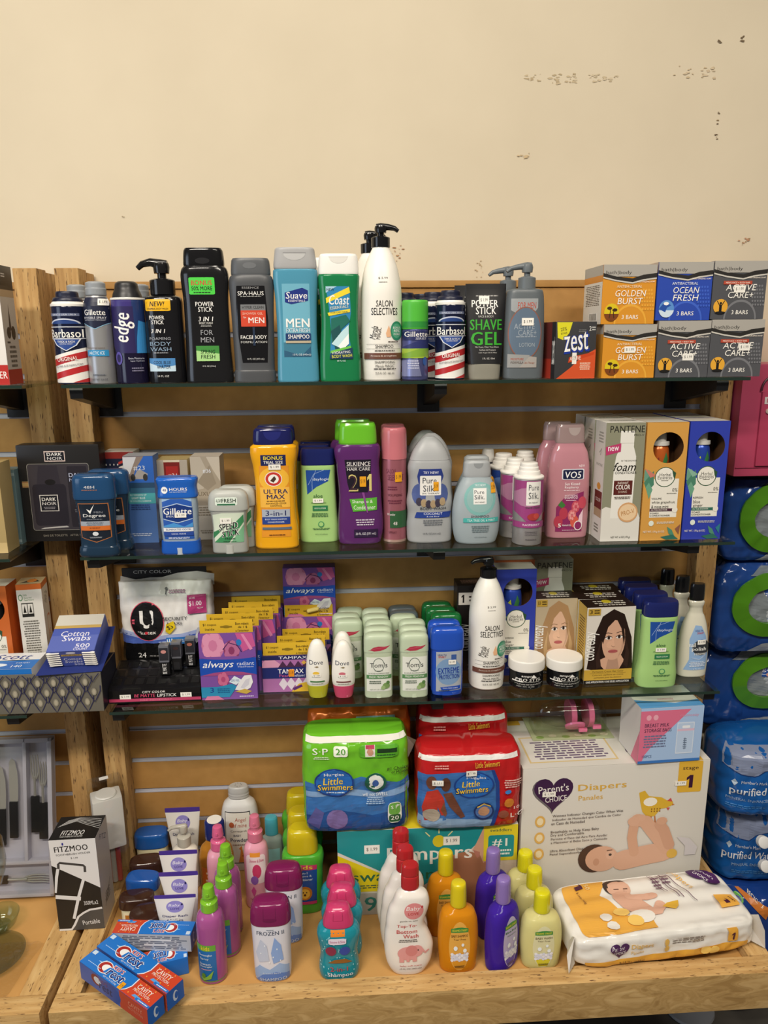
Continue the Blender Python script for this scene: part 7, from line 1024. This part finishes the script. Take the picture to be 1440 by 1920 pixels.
decal('wrap_print', [R(-.42, 0, .42, 1, '4656a4'), R(-.42, .68, .42, .80, 'b89a58'), T('VALUE PACK', 0, .74, .7, .07, '3a2c14', .01), T('Cotton', 0, .48, .72, .16, 'e8e6f0', 0, .1), T('Swabs', .02, .30, .72, .16, 'e8e6f0', 0, .1), T('500', .2, .10, .36, .12, 'e8e6f0', .01), E(0, .9, .2, .07, 'd8d8ea', 12)], fs_, sw)
for s_ in (-1, 1):
    bm = bmesh.new()
    for r_ in range(7):
        z_ = .005+r_*.0052
        tube(bm, [(s_*.0205, -.0312, z_), (s_*.034, -.0315, z_), (s_*.040, -.0315, z_), (s_*.0435, -.0315, z_)], [.0013, .0015, .0024, .0016], 8)
    o_ = finish('swab_tips', bm, 'e8e4da', sw); o_['kind'] = 'stuff'
# cutlery tray leaning on the slatwall
ctl, ctr = ony(-70, 1500, -.05).x, min(ony(104, 1500, -.05).x, -.611)
tzt = ony(60, 1383, -.02).z; th = tzt-RT+.02
ct = empty('cutlery_tray', ((ctl+ctr)/2, -.112, DK+.0068)); ct.rotation_euler = (math.radians(-13), 0, 0); tag(ct, 'lilac grey cutlery tray leaning on the left slatwall', 'cutlery tray')
tw2 = (ctr-ctl)/2; th = (tzt-DK)/math.cos(math.radians(13))
bm = bmesh.new(); boxbm(bm, -tw2, tw2, .018, .022, 0, th, .002)
for x0, x1, z0, z1 in ((-tw2, -tw2+.008, 0, th), (tw2-.010, tw2, 0, th), (-tw2, tw2, 0, .008), (-tw2, tw2, th-.01, th), (.036, .044, .075, th), (-.030, -.022, .075, th), (-tw2, tw2, .07, .078)): boxbm(bm, x0, x1, 0, .0185, z0, z1, .003)
finish('tray', bm, 'bebccb', ct)
bm = bmesh.new(); boxbm(bm, -tw2-.004, tw2+.008, -.001, -.0006, -.002, th+.006); finish('plastic_film', bm, 'f8f8f6/c', ct, smooth=False)
ctloc = Matrix.Translation(ct.location) @ Matrix.Rotation(math.radians(-13), 4, 'X')
def cutlery(name, label, x, z, kind, rz=0, g='cutlery in the tray'):
    r = bpy.data.objects.new(name, None); COL.objects.link(r); r.empty_display_size = .02
    r.matrix_world = ctloc @ Matrix.Translation((x, .0085, z)) @ Matrix.Rotation(rz, 4, 'Y'); tag(r, label, kind, g)
    bm = bmesh.new(); boxbm(bm, -.009, .009, -.003, .003, -.078, .0, .0025); finish('handle', bm, '1c1b1e/g', r)
    bm = bmesh.new()
    if kind == 'knife':
        a = [(-.008, 0), (-.009, .05), (-.008, .085), (-.002, .092), (.004, .085), (.009, .06), (.010, .03), (.009, 0)]
        va = [bm.verts.new((p[0], -.0006, p[1])) for p in a]; vb = [bm.verts.new((p[0], .0006, p[1])) for p in a]
        bm.faces.new(va); bm.faces.new(vb[::-1])
        for i in range(len(a)): bm.faces.new((va[i-1], vb[i-1], vb[i], va[i]))
        bmesh.ops.recalc_face_normals(bm, faces=bm.faces[:]); finish('blade', bm, 'c8c6c0/m', r, smooth=False)
    else:
        tube(bm, [(0, 0, 0), (0, -.001, .03), (0, 0, .04)], [.003, .0026, .004], 10)
        for q in (-.0075, -.0025, .0025, .0075): tube(bm, [(q*.5, 0, .036), (q, .0015, .05), (q, .001, .07), (q*1.05, -.003, .088)], [.0018, .0017, .0015, .0008], 8)
        finish('tines', bm, 'b4b2ae/m', r)
    return r
cutlery('table_knife', 'dark handled table knife in the middle slot of the cutlery tray', .013, th-.135, 'knife'); cutlery('table_knife', 'second table knife behind the middle one in the cutlery tray', -.0125, th-.150, 'knife', 0)
cutlery('table_fork', 'dark handled fork in the right slot of the cutlery tray, tines up', .058, th-.125, 'fork', 0); cutlery('table_fork', 'second fork in the right slot of the cutlery tray, slightly lower', .0745, th-.14, 'fork', 0)
cutlery('table_fork', 'fork lying sideways at the foot of the cutlery tray', -.002, .036, 'fork', math.pi/2); cutlery('table_knife', 'table knife at the left frame edge in the cutlery tray', -.048, th-.15, 'knife', -.1)
# wine glass, glass dish, plate and bag
def lathe(name, prof, mt, parent=None, loc=None, seg=36):
    bm = bmesh.new(); rs_ = []
    for r_, z_ in prof: rs_.append([bm.verts.new((max(r_, 1e-5)*math.cos(2*math.pi*k/seg), max(r_, 1e-5)*math.sin(2*math.pi*k/seg), z_)) for k in range(seg)])
    for a, b in zip(rs_, rs_[1:]):
        for k in range(seg): bm.faces.new((a[k], a[(k+1) % seg], b[(k+1) % seg], b[k]))
    bmesh.ops.remove_doubles(bm, verts=bm.verts[:], dist=1e-6); bmesh.ops.recalc_face_normals(bm, faces=bm.faces[:]); return finish(name, bm, mt, parent, loc, 40)
RG = M('f1f4f1/c')
wg0 = onz(49, 1690, DK); wg = empty('wine_glass', (wg0.x-.022, min(wg0.y, -.186), DK+.0046)); tag(wg, 'stemmed wine glass in front of the cutlery tray', 'wine glass')
wh = ony(34, 1537, wg0.y).z-DK
lathe('bowl', [(.003, wh*.45), (.014, wh*.5), (.0235, wh*.64), (.0275, wh*.76), (.0265, wh*.9), (.0255, wh), (.0247, wh), (.0257, wh*.9), (.0267, wh*.76), (.0225, wh*.645), (.013, wh*.51), (.002, wh*.475)], RG, wg)
lathe('stem', [(.0045, wh*.45), (.003, wh*.38), (.0026, wh*.2), (.003, wh*.05), (.006, wh*.025)], RG, wg); lathe('foot', [(.0, 0), (.0195, 0), (.0195, .0015), (.006, .004), (.0, .004)], RG, wg)
gp0 = onz(-6, 1790, DK); gd = tag(lathe('glass_plate', [(0, .001), (.034, .001), (.044, .006), (.060, .010), (.061, .012), (.044, .008), (.034, .0032), (0, .0032)], M('dfe4df/c'), None, (gp0.x-.004, gp0.y-.012, DK+.0006)), 'smoky glass plate in plastic at the bottom left corner', 'plate')
go0 = onz(30, 1700, DK); g_ = tag(lathe('glass_dish', [(0, .0), (.05, .0), (.068, .012), (.085, .030), (.087, .030), (.070, .010), (.052, -.0+.003), (0, .003)], M('e9f3ec/c'), None, (wg0.x-.022, min(wg0.y, -.186), DK+.0006), 48), 'green tinted clear glass dish under the wine glass', 'dish')
g_.scale = (.44, .44, 1)
bm = bmesh.new(); bmesh.ops.create_grid(bm, x_segments=70, y_segments=70, size=1)
b0, b1, b2 = -.603, -.367, min(wg0.y, -.186)-.058
for v in bm.verts:
    x, y = v.co.x, v.co.y
    X = b0-.22+(x+1)/2*.22-.03*max(0, -y)*0; Y = b1+(y+1)/2*(b2-b1)
    d_ = math.hypot(X-gp0.x+.004, Y-gp0.y+.012); hmp = .0145 if d_ < .075 else max(.0012, .0145-(d_-.075)*.3)
    v.co = (X-.028*(1-(y+1)/2)*(x+1)/2, Y, DK+hmp+abs(.004*noise.noise(Vector((X*40, Y*40, 2)))+.002*noise.noise(Vector((X*110, Y*90, 5)))))
tag(finish('plastic_bag', bm, 'f4f3f0/c', None, sharp=60), 'crumpled clear plastic film over the glass plate', 'plastic film')
# black and white toothbrush holder carton across the two rails
fz = onz(113, 1745, RT+.0004); fr = onz(197, 1742, RT+.0004)
FW = .5*((fr-fz).length+(ony(173, 1571, fz.y)-ony(86, 1577, fz.y)).length); FH = ony(130, 1574, fz.y).z-RT-.0004
ft = [R(-1, 0, 1, 1, 'dedcda'), P([(-1, .73), (1, .46), (1, 0), (-1, 0)], '1c1b1b'), L([(-.72, .68), (-.70, .74), (-.64, .755), (.36, .715), (.42, .70), (.41, .64)], .11, '3e3c3c'), L([(-.98, .43), (-.84, .60), (-.74, .69)], .13, 'dedcda'), L([(.40, .63), (.29, .55), (.01, .37), (-.3, .13)], .13, 'dedcda'), L([(-.99, .385), (.1, .35)], .20, 'dedcda'), P([(-.45, 0), (1, 0), (1, .225), (.42, .21), (-.05, .14), (-.3, .06)], '4c4a48'), L([(-.99, .012), (-.45, .012), (-.30, .06), (-.1, .15), (.15, .19), (.42, .22), (.98, .235)], .10, 'dedcda'), T('FITZMOO', -.08, .905, 1.45, .06, '1a1a1c', .03, 0, 3), E(-.42, .955, .04, .016, '2a2a8a', 8), T('TOOTHBRUSH HOLDER', -.02, .845, 1.5, .02, '3a3a3a', .005, 0, 3), T('$ 1.99', .02, .80, .3, .02, '3a3a3a', 0), T('350MLx2', .52, .30, .62, .042, 'dedcda', .02, 0, 3), T('Portable', .44, .085, .76, .05, 'dedcda', .02, 0, 5)]
box('toothbrush_holder_box', 'black and white toothbrush holder carton standing across both rails', 'box', None, RT+.0004, .072, 'd2d0ce', {'front': ft, 'right': [R(-1, 0, 1, 1, 'b4aca4'), T('FITZ', .1, .88, 1.2, .05, '2a2828', .01, 0, -30), B(.0, .25, .9, .12, 4, '3a3632'), L([(-.5, .18), (.6, .36)], .05, '3a3632')], 'top': [R(-1, 0, 1, 1, '1c1b1b'), T('FITZMOO', -.1, .28, 1.0, .2, 'e0dedc', .02, .1), T('TOOTHBRUSH HOLDER', -.1, .12, 1.0, .07, 'c8c6c4', .005)]+[L([(-.9+.06*k, .55+.05*k), (-.2+.02*k, .78+.03*k), (.3, .62+.055*k), (1-.02*k, .42+.08*k)], .018, 'dedcda') for k in range(6)]}, loc=((fz.x+fr.x)/2-.001, fz.y, RT+.0004), W=FW, H=FH, rz=math.radians(1))
# clear clamshell with a white dispenser behind it
cl = empty('dispenser_pack', (-.508, -.092, RT+.0008), math.radians(24)); tag(cl, 'clear clamshell pack with white dispenser, behind the toothbrush holder carton', 'blister pack')
clh = ony(190, 1466, -.09).z-RT
bm = bmesh.new(); boxbm(bm, -.0345, .0345, -.03, .03, 0, clh, .008); finish('clamshell', bm, 'f0f0ee/c', cl)
bm = bmesh.new(); boxbm(bm, -.030, .030, -.024, .024, clh*.40, clh*.88, .006); wd_ = finish('dispenser', bm, 'e4e2de', cl)
decal('dispenser_print', [T('BURTEN', .3, .25, .16, .34, '23402e', .01, 0, 0), R(.1, .4, .5, .48, '2a5a34')], Face((.0302, 0, clh*.4), (0, .024, 0), (0, 0, clh*.48)), wd_)
bm = bmesh.new(); tube(bm, [(0, 0, clh*.885), (0, 0, clh*.895)], [.022, .020], 24); finish('oval_lid', bm, 'eeece8', cl)
decal('price_sticker', [R(-.3, .3, .3, .7, 'e8e6e2')], Face((0, 0, clh+.0002), (.03, 0, 0), (0, .03, 0)), cl)
for k, c_ in enumerate(('b04a44', 'a8a6a2', 'b88a84')):
    bm = bmesh.new(); tube(bm, [(.012-.01*k, .0, .004), (.012-.01*k, .0, clh*.37)], .006, 10); finish('brush_handle', bm, c_, cl)

# ================================================================ right edge: water packs and pink bag
ex = -.036
def wx(px, py, y): return ony(px, py, y)
def niagara(label, lx, ty, by, ring, lab, y0):
    """lx left pixel, ty/by top and bottom pixels; ring = centre x, y, outer rx, ry in pixels"""
    a, b = wx(lx, (ty+by)/2, y0+.02), wx(lx+250, (ty+by)/2, y0+.05); zt_, zb_ = wx(1400, ty, y0+.03).z, wx(1400, by, y0+.03).z+.004
    r, s = pack('water_bottle_pack', label, 'water pack', max(a.x, .7885), max(a.x, .7885)+.26, y0, y0+.086, zb_, zt_, '1c3f80/g', [], wr=.004, n=7, seed=int(lx+ty), topkeys=[(0, .86, .80, 6), (.06, .95, .93, 7), (.2, 1, 1, 7), (.75, .99, .99, 7), (.9, .93, .92, 6), (1, .80, .72, 5)])
    HW, D, H = INFO[r.name]; o0 = r.location
    bm = bmesh.new()
    for f in r.children:
        if f.name.startswith('label'): bpy.data.objects.remove(f); break
    def uv(px, py): p = wx(px, py, y0-.004); return (p.x-o0.x)/HW, (p.z-o0.z)/H
    cu, cv = uv(ring[0], ring[1]); ru = ring[2]*.00092/HW; rv = ring[3]*.00100/H
    o_, i_ = [], []
    N = 40
    for k in range(N+1):
        t = math.radians(35+k*(285/N)); o_.append((cu+ru*math.cos(t), cv+rv*math.sin(t))); i_.append((cu+ru*.66*math.cos(t)+ru*.05, cv+rv*.56*math.sin(t)))
    decal('shoulder_film', [E(cu+ru*.05, cv, ru*.66, rv*.56, '7c8488/g', 32), P([(-.4, .0), (.9, .0), (.9, .14), (.1, .12), (-.2, .10)], '8c9298/g'), P([(-.5, .88), (.9, .86), (.9, .98), (-.3, .98)], '6a747c/g')], s, r, .002)
    bm = bmesh.new(); q = [[bm.verts.new(s.map(p[0], .004, p[1])) for p in e] for e in (o_, i_)]; q2 = [[bm.verts.new(s.map(p[0], .0125 if j else .009, p[1])) for p in e] for j, e in enumerate((o_, i_))]
    for k in range(N):
        bm.faces.new((q2[0][k], q2[1][k], q2[1][k+1], q2[0][k+1])); bm.faces.new((q[0][k], q2[0][k], q2[0][k+1], q[0][k+1])); bm.faces.new((q2[1][k], q[1][k], q[1][k+1], q2[1][k+1]))
    bm.faces.new((q[0][0], q[1][0], q2[1][0], q2[0][0])); bm.faces.new((q[0][N], q2[0][N], q2[1][N], q[1][N]))
    bmesh.ops.recalc_face_normals(bm, faces=bm.faces[:]); finish('green_ring', bm, '487f18/g', r, sharp=30)
    # ribbed clear bottle seen through the ring
    pc_ = wx(ring[0], ring[1], y0); bh = ring[3]*.00105*.62
    prof = []; nr = 9
    for k in range(nr*4+1): prof.append((.044+.0006*math.cos(k*math.pi/2), -bh+2*bh*k/(nr*4)))
    lb = lathe('bottle', [(0, -bh)]+prof+[(0, bh)], 'a0a7aa', r, (pc_.x-o0.x+.012, .0415-(r.location.y-y0), pc_.z-o0.z))
    lb.scale = (1.45, 1, 1)
    lz0, lz1, txt, tx_ = lab
    ls = Surf([(0, 1, 1, 2), (1, 1, 1, 2)],   .0455, .0455, lz1-lz0, lz0); bm = bmesh.new(); ls.loft(bm, 40); l_ = finish('bottle_label', bm, '2450a0/g', lb)
    decal('label_print', [T(txt, tx_, .62, .95, .46, 'e4e6ea', .012), R(-.9, .16, .3, .24, 'a8b8d4'), E(-.1, .2, .10, .18, 'd8a08a', 12)], ls, l_, .0004)
    return r
N3 = niagara('lowest green ringed water pack of the right hand stack', 1322, 1222, 1368, (1452, 1291, 84, 66), (.012, .040, 'niagara', -.25), ex)
N2 = niagara('middle green ringed water pack of the right hand stack', 1338, 1052, 1216, (1443, 1134, 91, 72), (.004, .036, 'niagara', -.42), ex)
N1 = niagara('topmost green ringed water pack, under the pink bag', 1350, 897, 1048, (1452, 972, 82, 74), (.008, .038, '', .3), ex)
def purified(label, lx, ty, by, y0, txt, tx, seed):
    a = wx(lx, (ty+by)/2, y0+.03); zt_, zb_ = wx(1400, ty, y0+.05).z, wx(1400, by, y0+.03).z
    r, s = pack('water_bottle_pack', label, 'water pack', max(a.x, .793), max(a.x, .793)+.30, y0, y0+.165, zb_, zt_, '14549a/g', [P([(-.98, .74), (-.8, .66), (-.62, .63), (-.48, .72), (-.3, .76), (-.1, .70), (.2, .68), (.5, .74), (.5, .995), (-.98, .995)], '7c86a0/g'), ('l', [(-.98, .74), (-.8, .66), (-.62, .63), (-.48, .72), (-.3, .76), (-.1, .70), (.2, .68)], .012, '10306a'), T("Member's Mark", -.62, .545, .34, .045, 'c8d0dc', .0), P([(-.90, .54), (-.865, .59), (-.83, .54), (-.865, .49)], 'a8b8c8'), T(txt, tx, .40, .74 if len(txt) > 9 else .46, .15, 'd8dce2', .02), T('MINERAL ENHANCED', tx+.02, .28, .55, .04, '8aa4c4', 0), B(tx, .18, .5, .05, 2, '3a74b0')], wr=.004, n=4, seed=seed)
    return r
q1_ = purified('upper blue purified water pack of the right hand stack', 1338, 1372, 1500, -.125, 'purified', -.68, 31)
q2_ = purified('lower blue purified water pack of the right hand stack', 1345, 1503, 1640, -.125, 'purified Water', -.56, 47)
a = wx(1345, 1700, -.135); zt_, zb_ = wx(1400, 1600, -.13).z, .05
tp, s = pack('drink_pack', 'navy wrapped drink pack with orange banner and round caps, beside the diaper bag', 'drink pack', max(a.x, .795), max(a.x, .795)+.28, -.165, .02, zb_, q2_.location.z-.006, '17387e/g', [P([(-.80, .60), (-.60, .66), (-.56, .60), (-.76, .52)], 'c8702a'), E(-.84, .93, .07, .03, '5aa03a', 16), E(-.84, .93, .04, .017, '17387e', 12), E(-.70, .95, .07, .03, '5aa03a', 16), E(-.70, .95, .04, .017, '17387e', 12), P([(-.85, .80), (-.7, .90), (-.62, .88), (-.66, .74), (-.8, .66)], '8a9a94/g'), T('RECYCLABLE', -.66, .60, .26, .03, 'e8dcc8', .02, 0, -25)], wr=.004, n=3.5, seed=77)
def duv(px, py): p = wx(px, py, -.16); i = INFO[tp.name]; return ((p.x-tp.location.x)/i[0], (p.z-tp.location.z)/i[2])
decal('banner', [P([duv(1397, 1668), duv(1404, 1662), duv(1446, 1704), duv(1434, 1722)], 'c0702c'), T('RECYCLABLE', duv(1422, 1698)[0], duv(1422, 1694)[1], .22, .022, 'e8dcc8', .01, 0, -42), P([duv(1376, 1646), duv(1382, 1632), duv(1404, 1624), duv(1408, 1634), duv(1398, 1660), duv(1388, 1672)], '8a9a94/g')], s, tp, .0025)
for px, py in ((1428, 1577), (1432, 1622)):
    p = wx(px, py, -.148); bm = bmesh.new(); tube(bm, [(0, 0, 0), (0, -.010, .004), (0, -.0112, .0045)], [.013, .013, .010], 20); finish('bottle_cap', bm, 'd6d6d4', tp, p-tp.location)
# pink bag on top
pl = wx(1376, 711, -.07); pl.x = max(pl.x, .7895); pz0, pz1 = wx(1400, 894, -.07).z, wx(1400, 683, -.07).z
pkb = empty('storage_bag', (pl.x+.15, -.01, pz0+.0005)); tag(pkb, 'raspberry pink fabric bag with pocket and price tag, on top of the water packs', 'bag')
bm = bmesh.new(); boxbm(bm, -.15, .15, -.06, .055, 0, pz1-pz0, .005); finish('body', bm, 'b84766', pkb)
for z_ in (.018,):
    bm = bmesh.new(); tube(bm, [(-.148, -.0605, z_), (.148, -.0605, z_)], .0012, 8); finish('seam', bm, '8e2446', pkb)
px0 = wx(1421, 800, -.07).x-pl.x-.15; pzt = wx(1430, 735, -.07).z-pz0
block('pocket', px0, .148, -.0655, -.0603, .022, pzt, 'b23f5e', pkb, .002)
bm = bmesh.new(); tube(bm, [(px0+.02+.022*math.cos(t), -.063, pzt+.002+.028*math.sin(t)) for t in [math.pi*k/12 for k in range(13)]], .0022, 8); finish('handle_loop', bm, '4a1a2c', pkb)
tg = block('price_tag', px0+.005, px0+.05, -.0665, -.0657, pzt-.024, pzt-.010, 'd8d0cc', pkb, .0002)
decal('tag_print', [T('19.99', 0, .5, 1.6, .6, 'b8586a', .01)], Face((px0+.0275, -.0665, pzt-.024), (.0225, 0, 0), (0, 0, .014)), tg)
bm = bmesh.new(); tube(bm, [(px0+.014, -.0655, pzt-.038), (px0+.014, -.068, pzt-.038), (px0+.014, -.0685, pzt-.038)], [.005, .005, .003], 16); finish('snap_button', bm, 'c8b0a4', pkb)
# round grey base on the floor
rb0 = onz(1302, 1903, .012); rbs = empty('round_base', (rb0.x, rb0.y+.03, 0.0004)); tag(rbs, 'grey round base plate on the dark floor under the stand', 'base plate')
lathe('plate', [(0, 0), (.055, 0), (.058, .004), (.056, .010), (.012, .016), (0, .016)], '8a8c90', rbs); lathe('post_stub', [(0, .0162), (.010, .0162), (.010, .12), (0, .12)], '5a5c60', rbs)

# ================================================================ last small shifts so that neighbours touch without crossing
SHIFT = {'shaving_cream_can': (-0.0012, 0), 'shaving_cream_can.001': (-0.0014, 0), 'shaving_cream_can.002': (0.0027, 0), 'shaving_cream_can.004': (-0.0027, 0), 'deodorant_spray': (-0.0018, 0), 'shave_gel_can': (0.0014, 0), 'foaming_wash_pump': (0.0016, 0), 'body_wash_bottle': (-0.0003, 0), 'shower_gel_bottle': (-0.0011, 0), 'mens_shampoo_bottle': (0.0014, 0), 'shave_gel_tube': (-0.0038, 0), 'lotion_pump_bottle': (0.0052, 0), 'gift_box': (0.0023, -0.0029), 'perfume_box': (0, 0.0005), 'perfume_box.001': (-0.0034, 0), 'perfume_box.002': (0.0034, 0), 'deodorant_stick.003': (0, -0.0005), 'deodorant_stick.004': (-0.0028, 0.0008), 'body_wash_bottle.001': (0.0028, 0), 'body_wash_bottle.002': (-0.0096, 0), 'lotion_bottle': (0.0052, 0), 'lotion_bottle.001': (-0.0036, 0), 'shampoo_bottle': (0.0011, 0), 'shampoo_bottle.001': (0.0036, 0), 'hairspray_can': (0.0018, 0), 'body_wash_bottle.003': (0.0016, 0), 'body_wash_bottle.004': (-0.0102, 0), 'shampoo_bottle.003': (0.0102, 0), 'shave_cream_can': (0, -0.0025), 'shave_cream_can.001': (0, -0.0012), 'shave_cream_can.002': (-0.0052, 0.0042), 'shave_cream_can.003': (0.0052, 0), 'mousse_can': (0, 0.0114), 'pads_box.001': (-0.0051, 0), 'pads_box.002': (-0.0091, -0.0006), 'pads_box.003': (-0.0091, 0), 'pads_box.004': (-0.0083, 0), 'tampon_box': (0.0051, 0), 'tampon_box.001': (0.0091, 0), 'tampon_box.002': (0.0091, 0.0011), 'pads_box.005': (0.0083, 0.0007), 'pads_box.006': (-0.0139, -0.0019), 'deodorant_stick.007': (-0.0059, 0), 'deodorant_stick.010': (0.0059, 0), 'deodorant_stick.011': (0.0098, 0), 'deodorant_stick.014': (0, -0.0028), 'deodorant_stick.015': (-0.004, -0.0019), 'deodorant_stick.016': (0.0082, -0.0047), 'deodorant_stick.017': (0, -0.0062), 'deodorant_stick.018': (0, -0.0094), 'deodorant_stick.022': (-0.0059, 0), 'deodorant_stick.023': (-0.0004, 0), 'hair_colour_box.001': (-0.0014, 0), 'hair_colour_box.002': (0.0055, 0), 'hair_colour_box.003': (-0.0035, 0), 'hair_colour_box.004': (0.0062, 0), 'shampoo_pump_bottle.002': (0, -0.0072), 'hair_foam_box.009': (0, -0.0077), 'hair_foam_box.010': (-0.0115, -0.0085), 'hair_foam_box.011': (-0.0157, 0), 'lotion_bottle.005': (0.0104, 0), 'lotion_bottle.006': (0.0162, 0), 'nail_polish_remover.002': (0, -0.0002), 'petroleum_jelly_jar.001': (0.0023, 0.0023), 'petroleum_jelly_jar.002': (0, 0.0045), 'petroleum_jelly_jar.003': (0, 0.0001), 'petroleum_jelly_jar.004': (-0.0018, -0.0069), 'diaper_cream_tube': (0, 0.0003), 'diaper_cream_tube.002': (0, 0.0103), 'diaper_cream_tube.003': (0.0018, -0.0103), 'lotion_pump_bottle.002': (0, -0.0003), 'kids_shampoo_bottle.005': (0, -0.0041), 'kids_shampoo_bottle.006': (0, 0.0022), 'kids_shampoo_bottle.007': (0, 0.0102), 'baby_shampoo_bottle.002': (-0.0054, 0), 'baby_shampoo_bottle.004': (0.0054, 0), 'baby_shampoo_bottle.005': (-0.0035, -0.0012), 'baby_shampoo_bottle.006': (0, -0.0084), 'diaper_box': (-0.0002, 0.0037), 'swim_pants_pack': (-0.0074, 0), 'swim_pants_pack.001': (0.0069, 0), 'swim_pants_pack.002': (-0.001, 0), 'diaper_box.001': (0.0017, 0.0161), 'diaper_bag': (0.0035, 0), 'perfume_box.005': (-0.0023, 0), 'dispenser_pack': (-0.0023, 0), 'water_bottle_pack': (0, 0.038), 'water_bottle_pack.003': (0, -0.038)}
for k, (dx, dy) in SHIFT.items():
    o = bpy.data.objects.get(k)
    if o: o.location.x += dx; o.location.y += dy
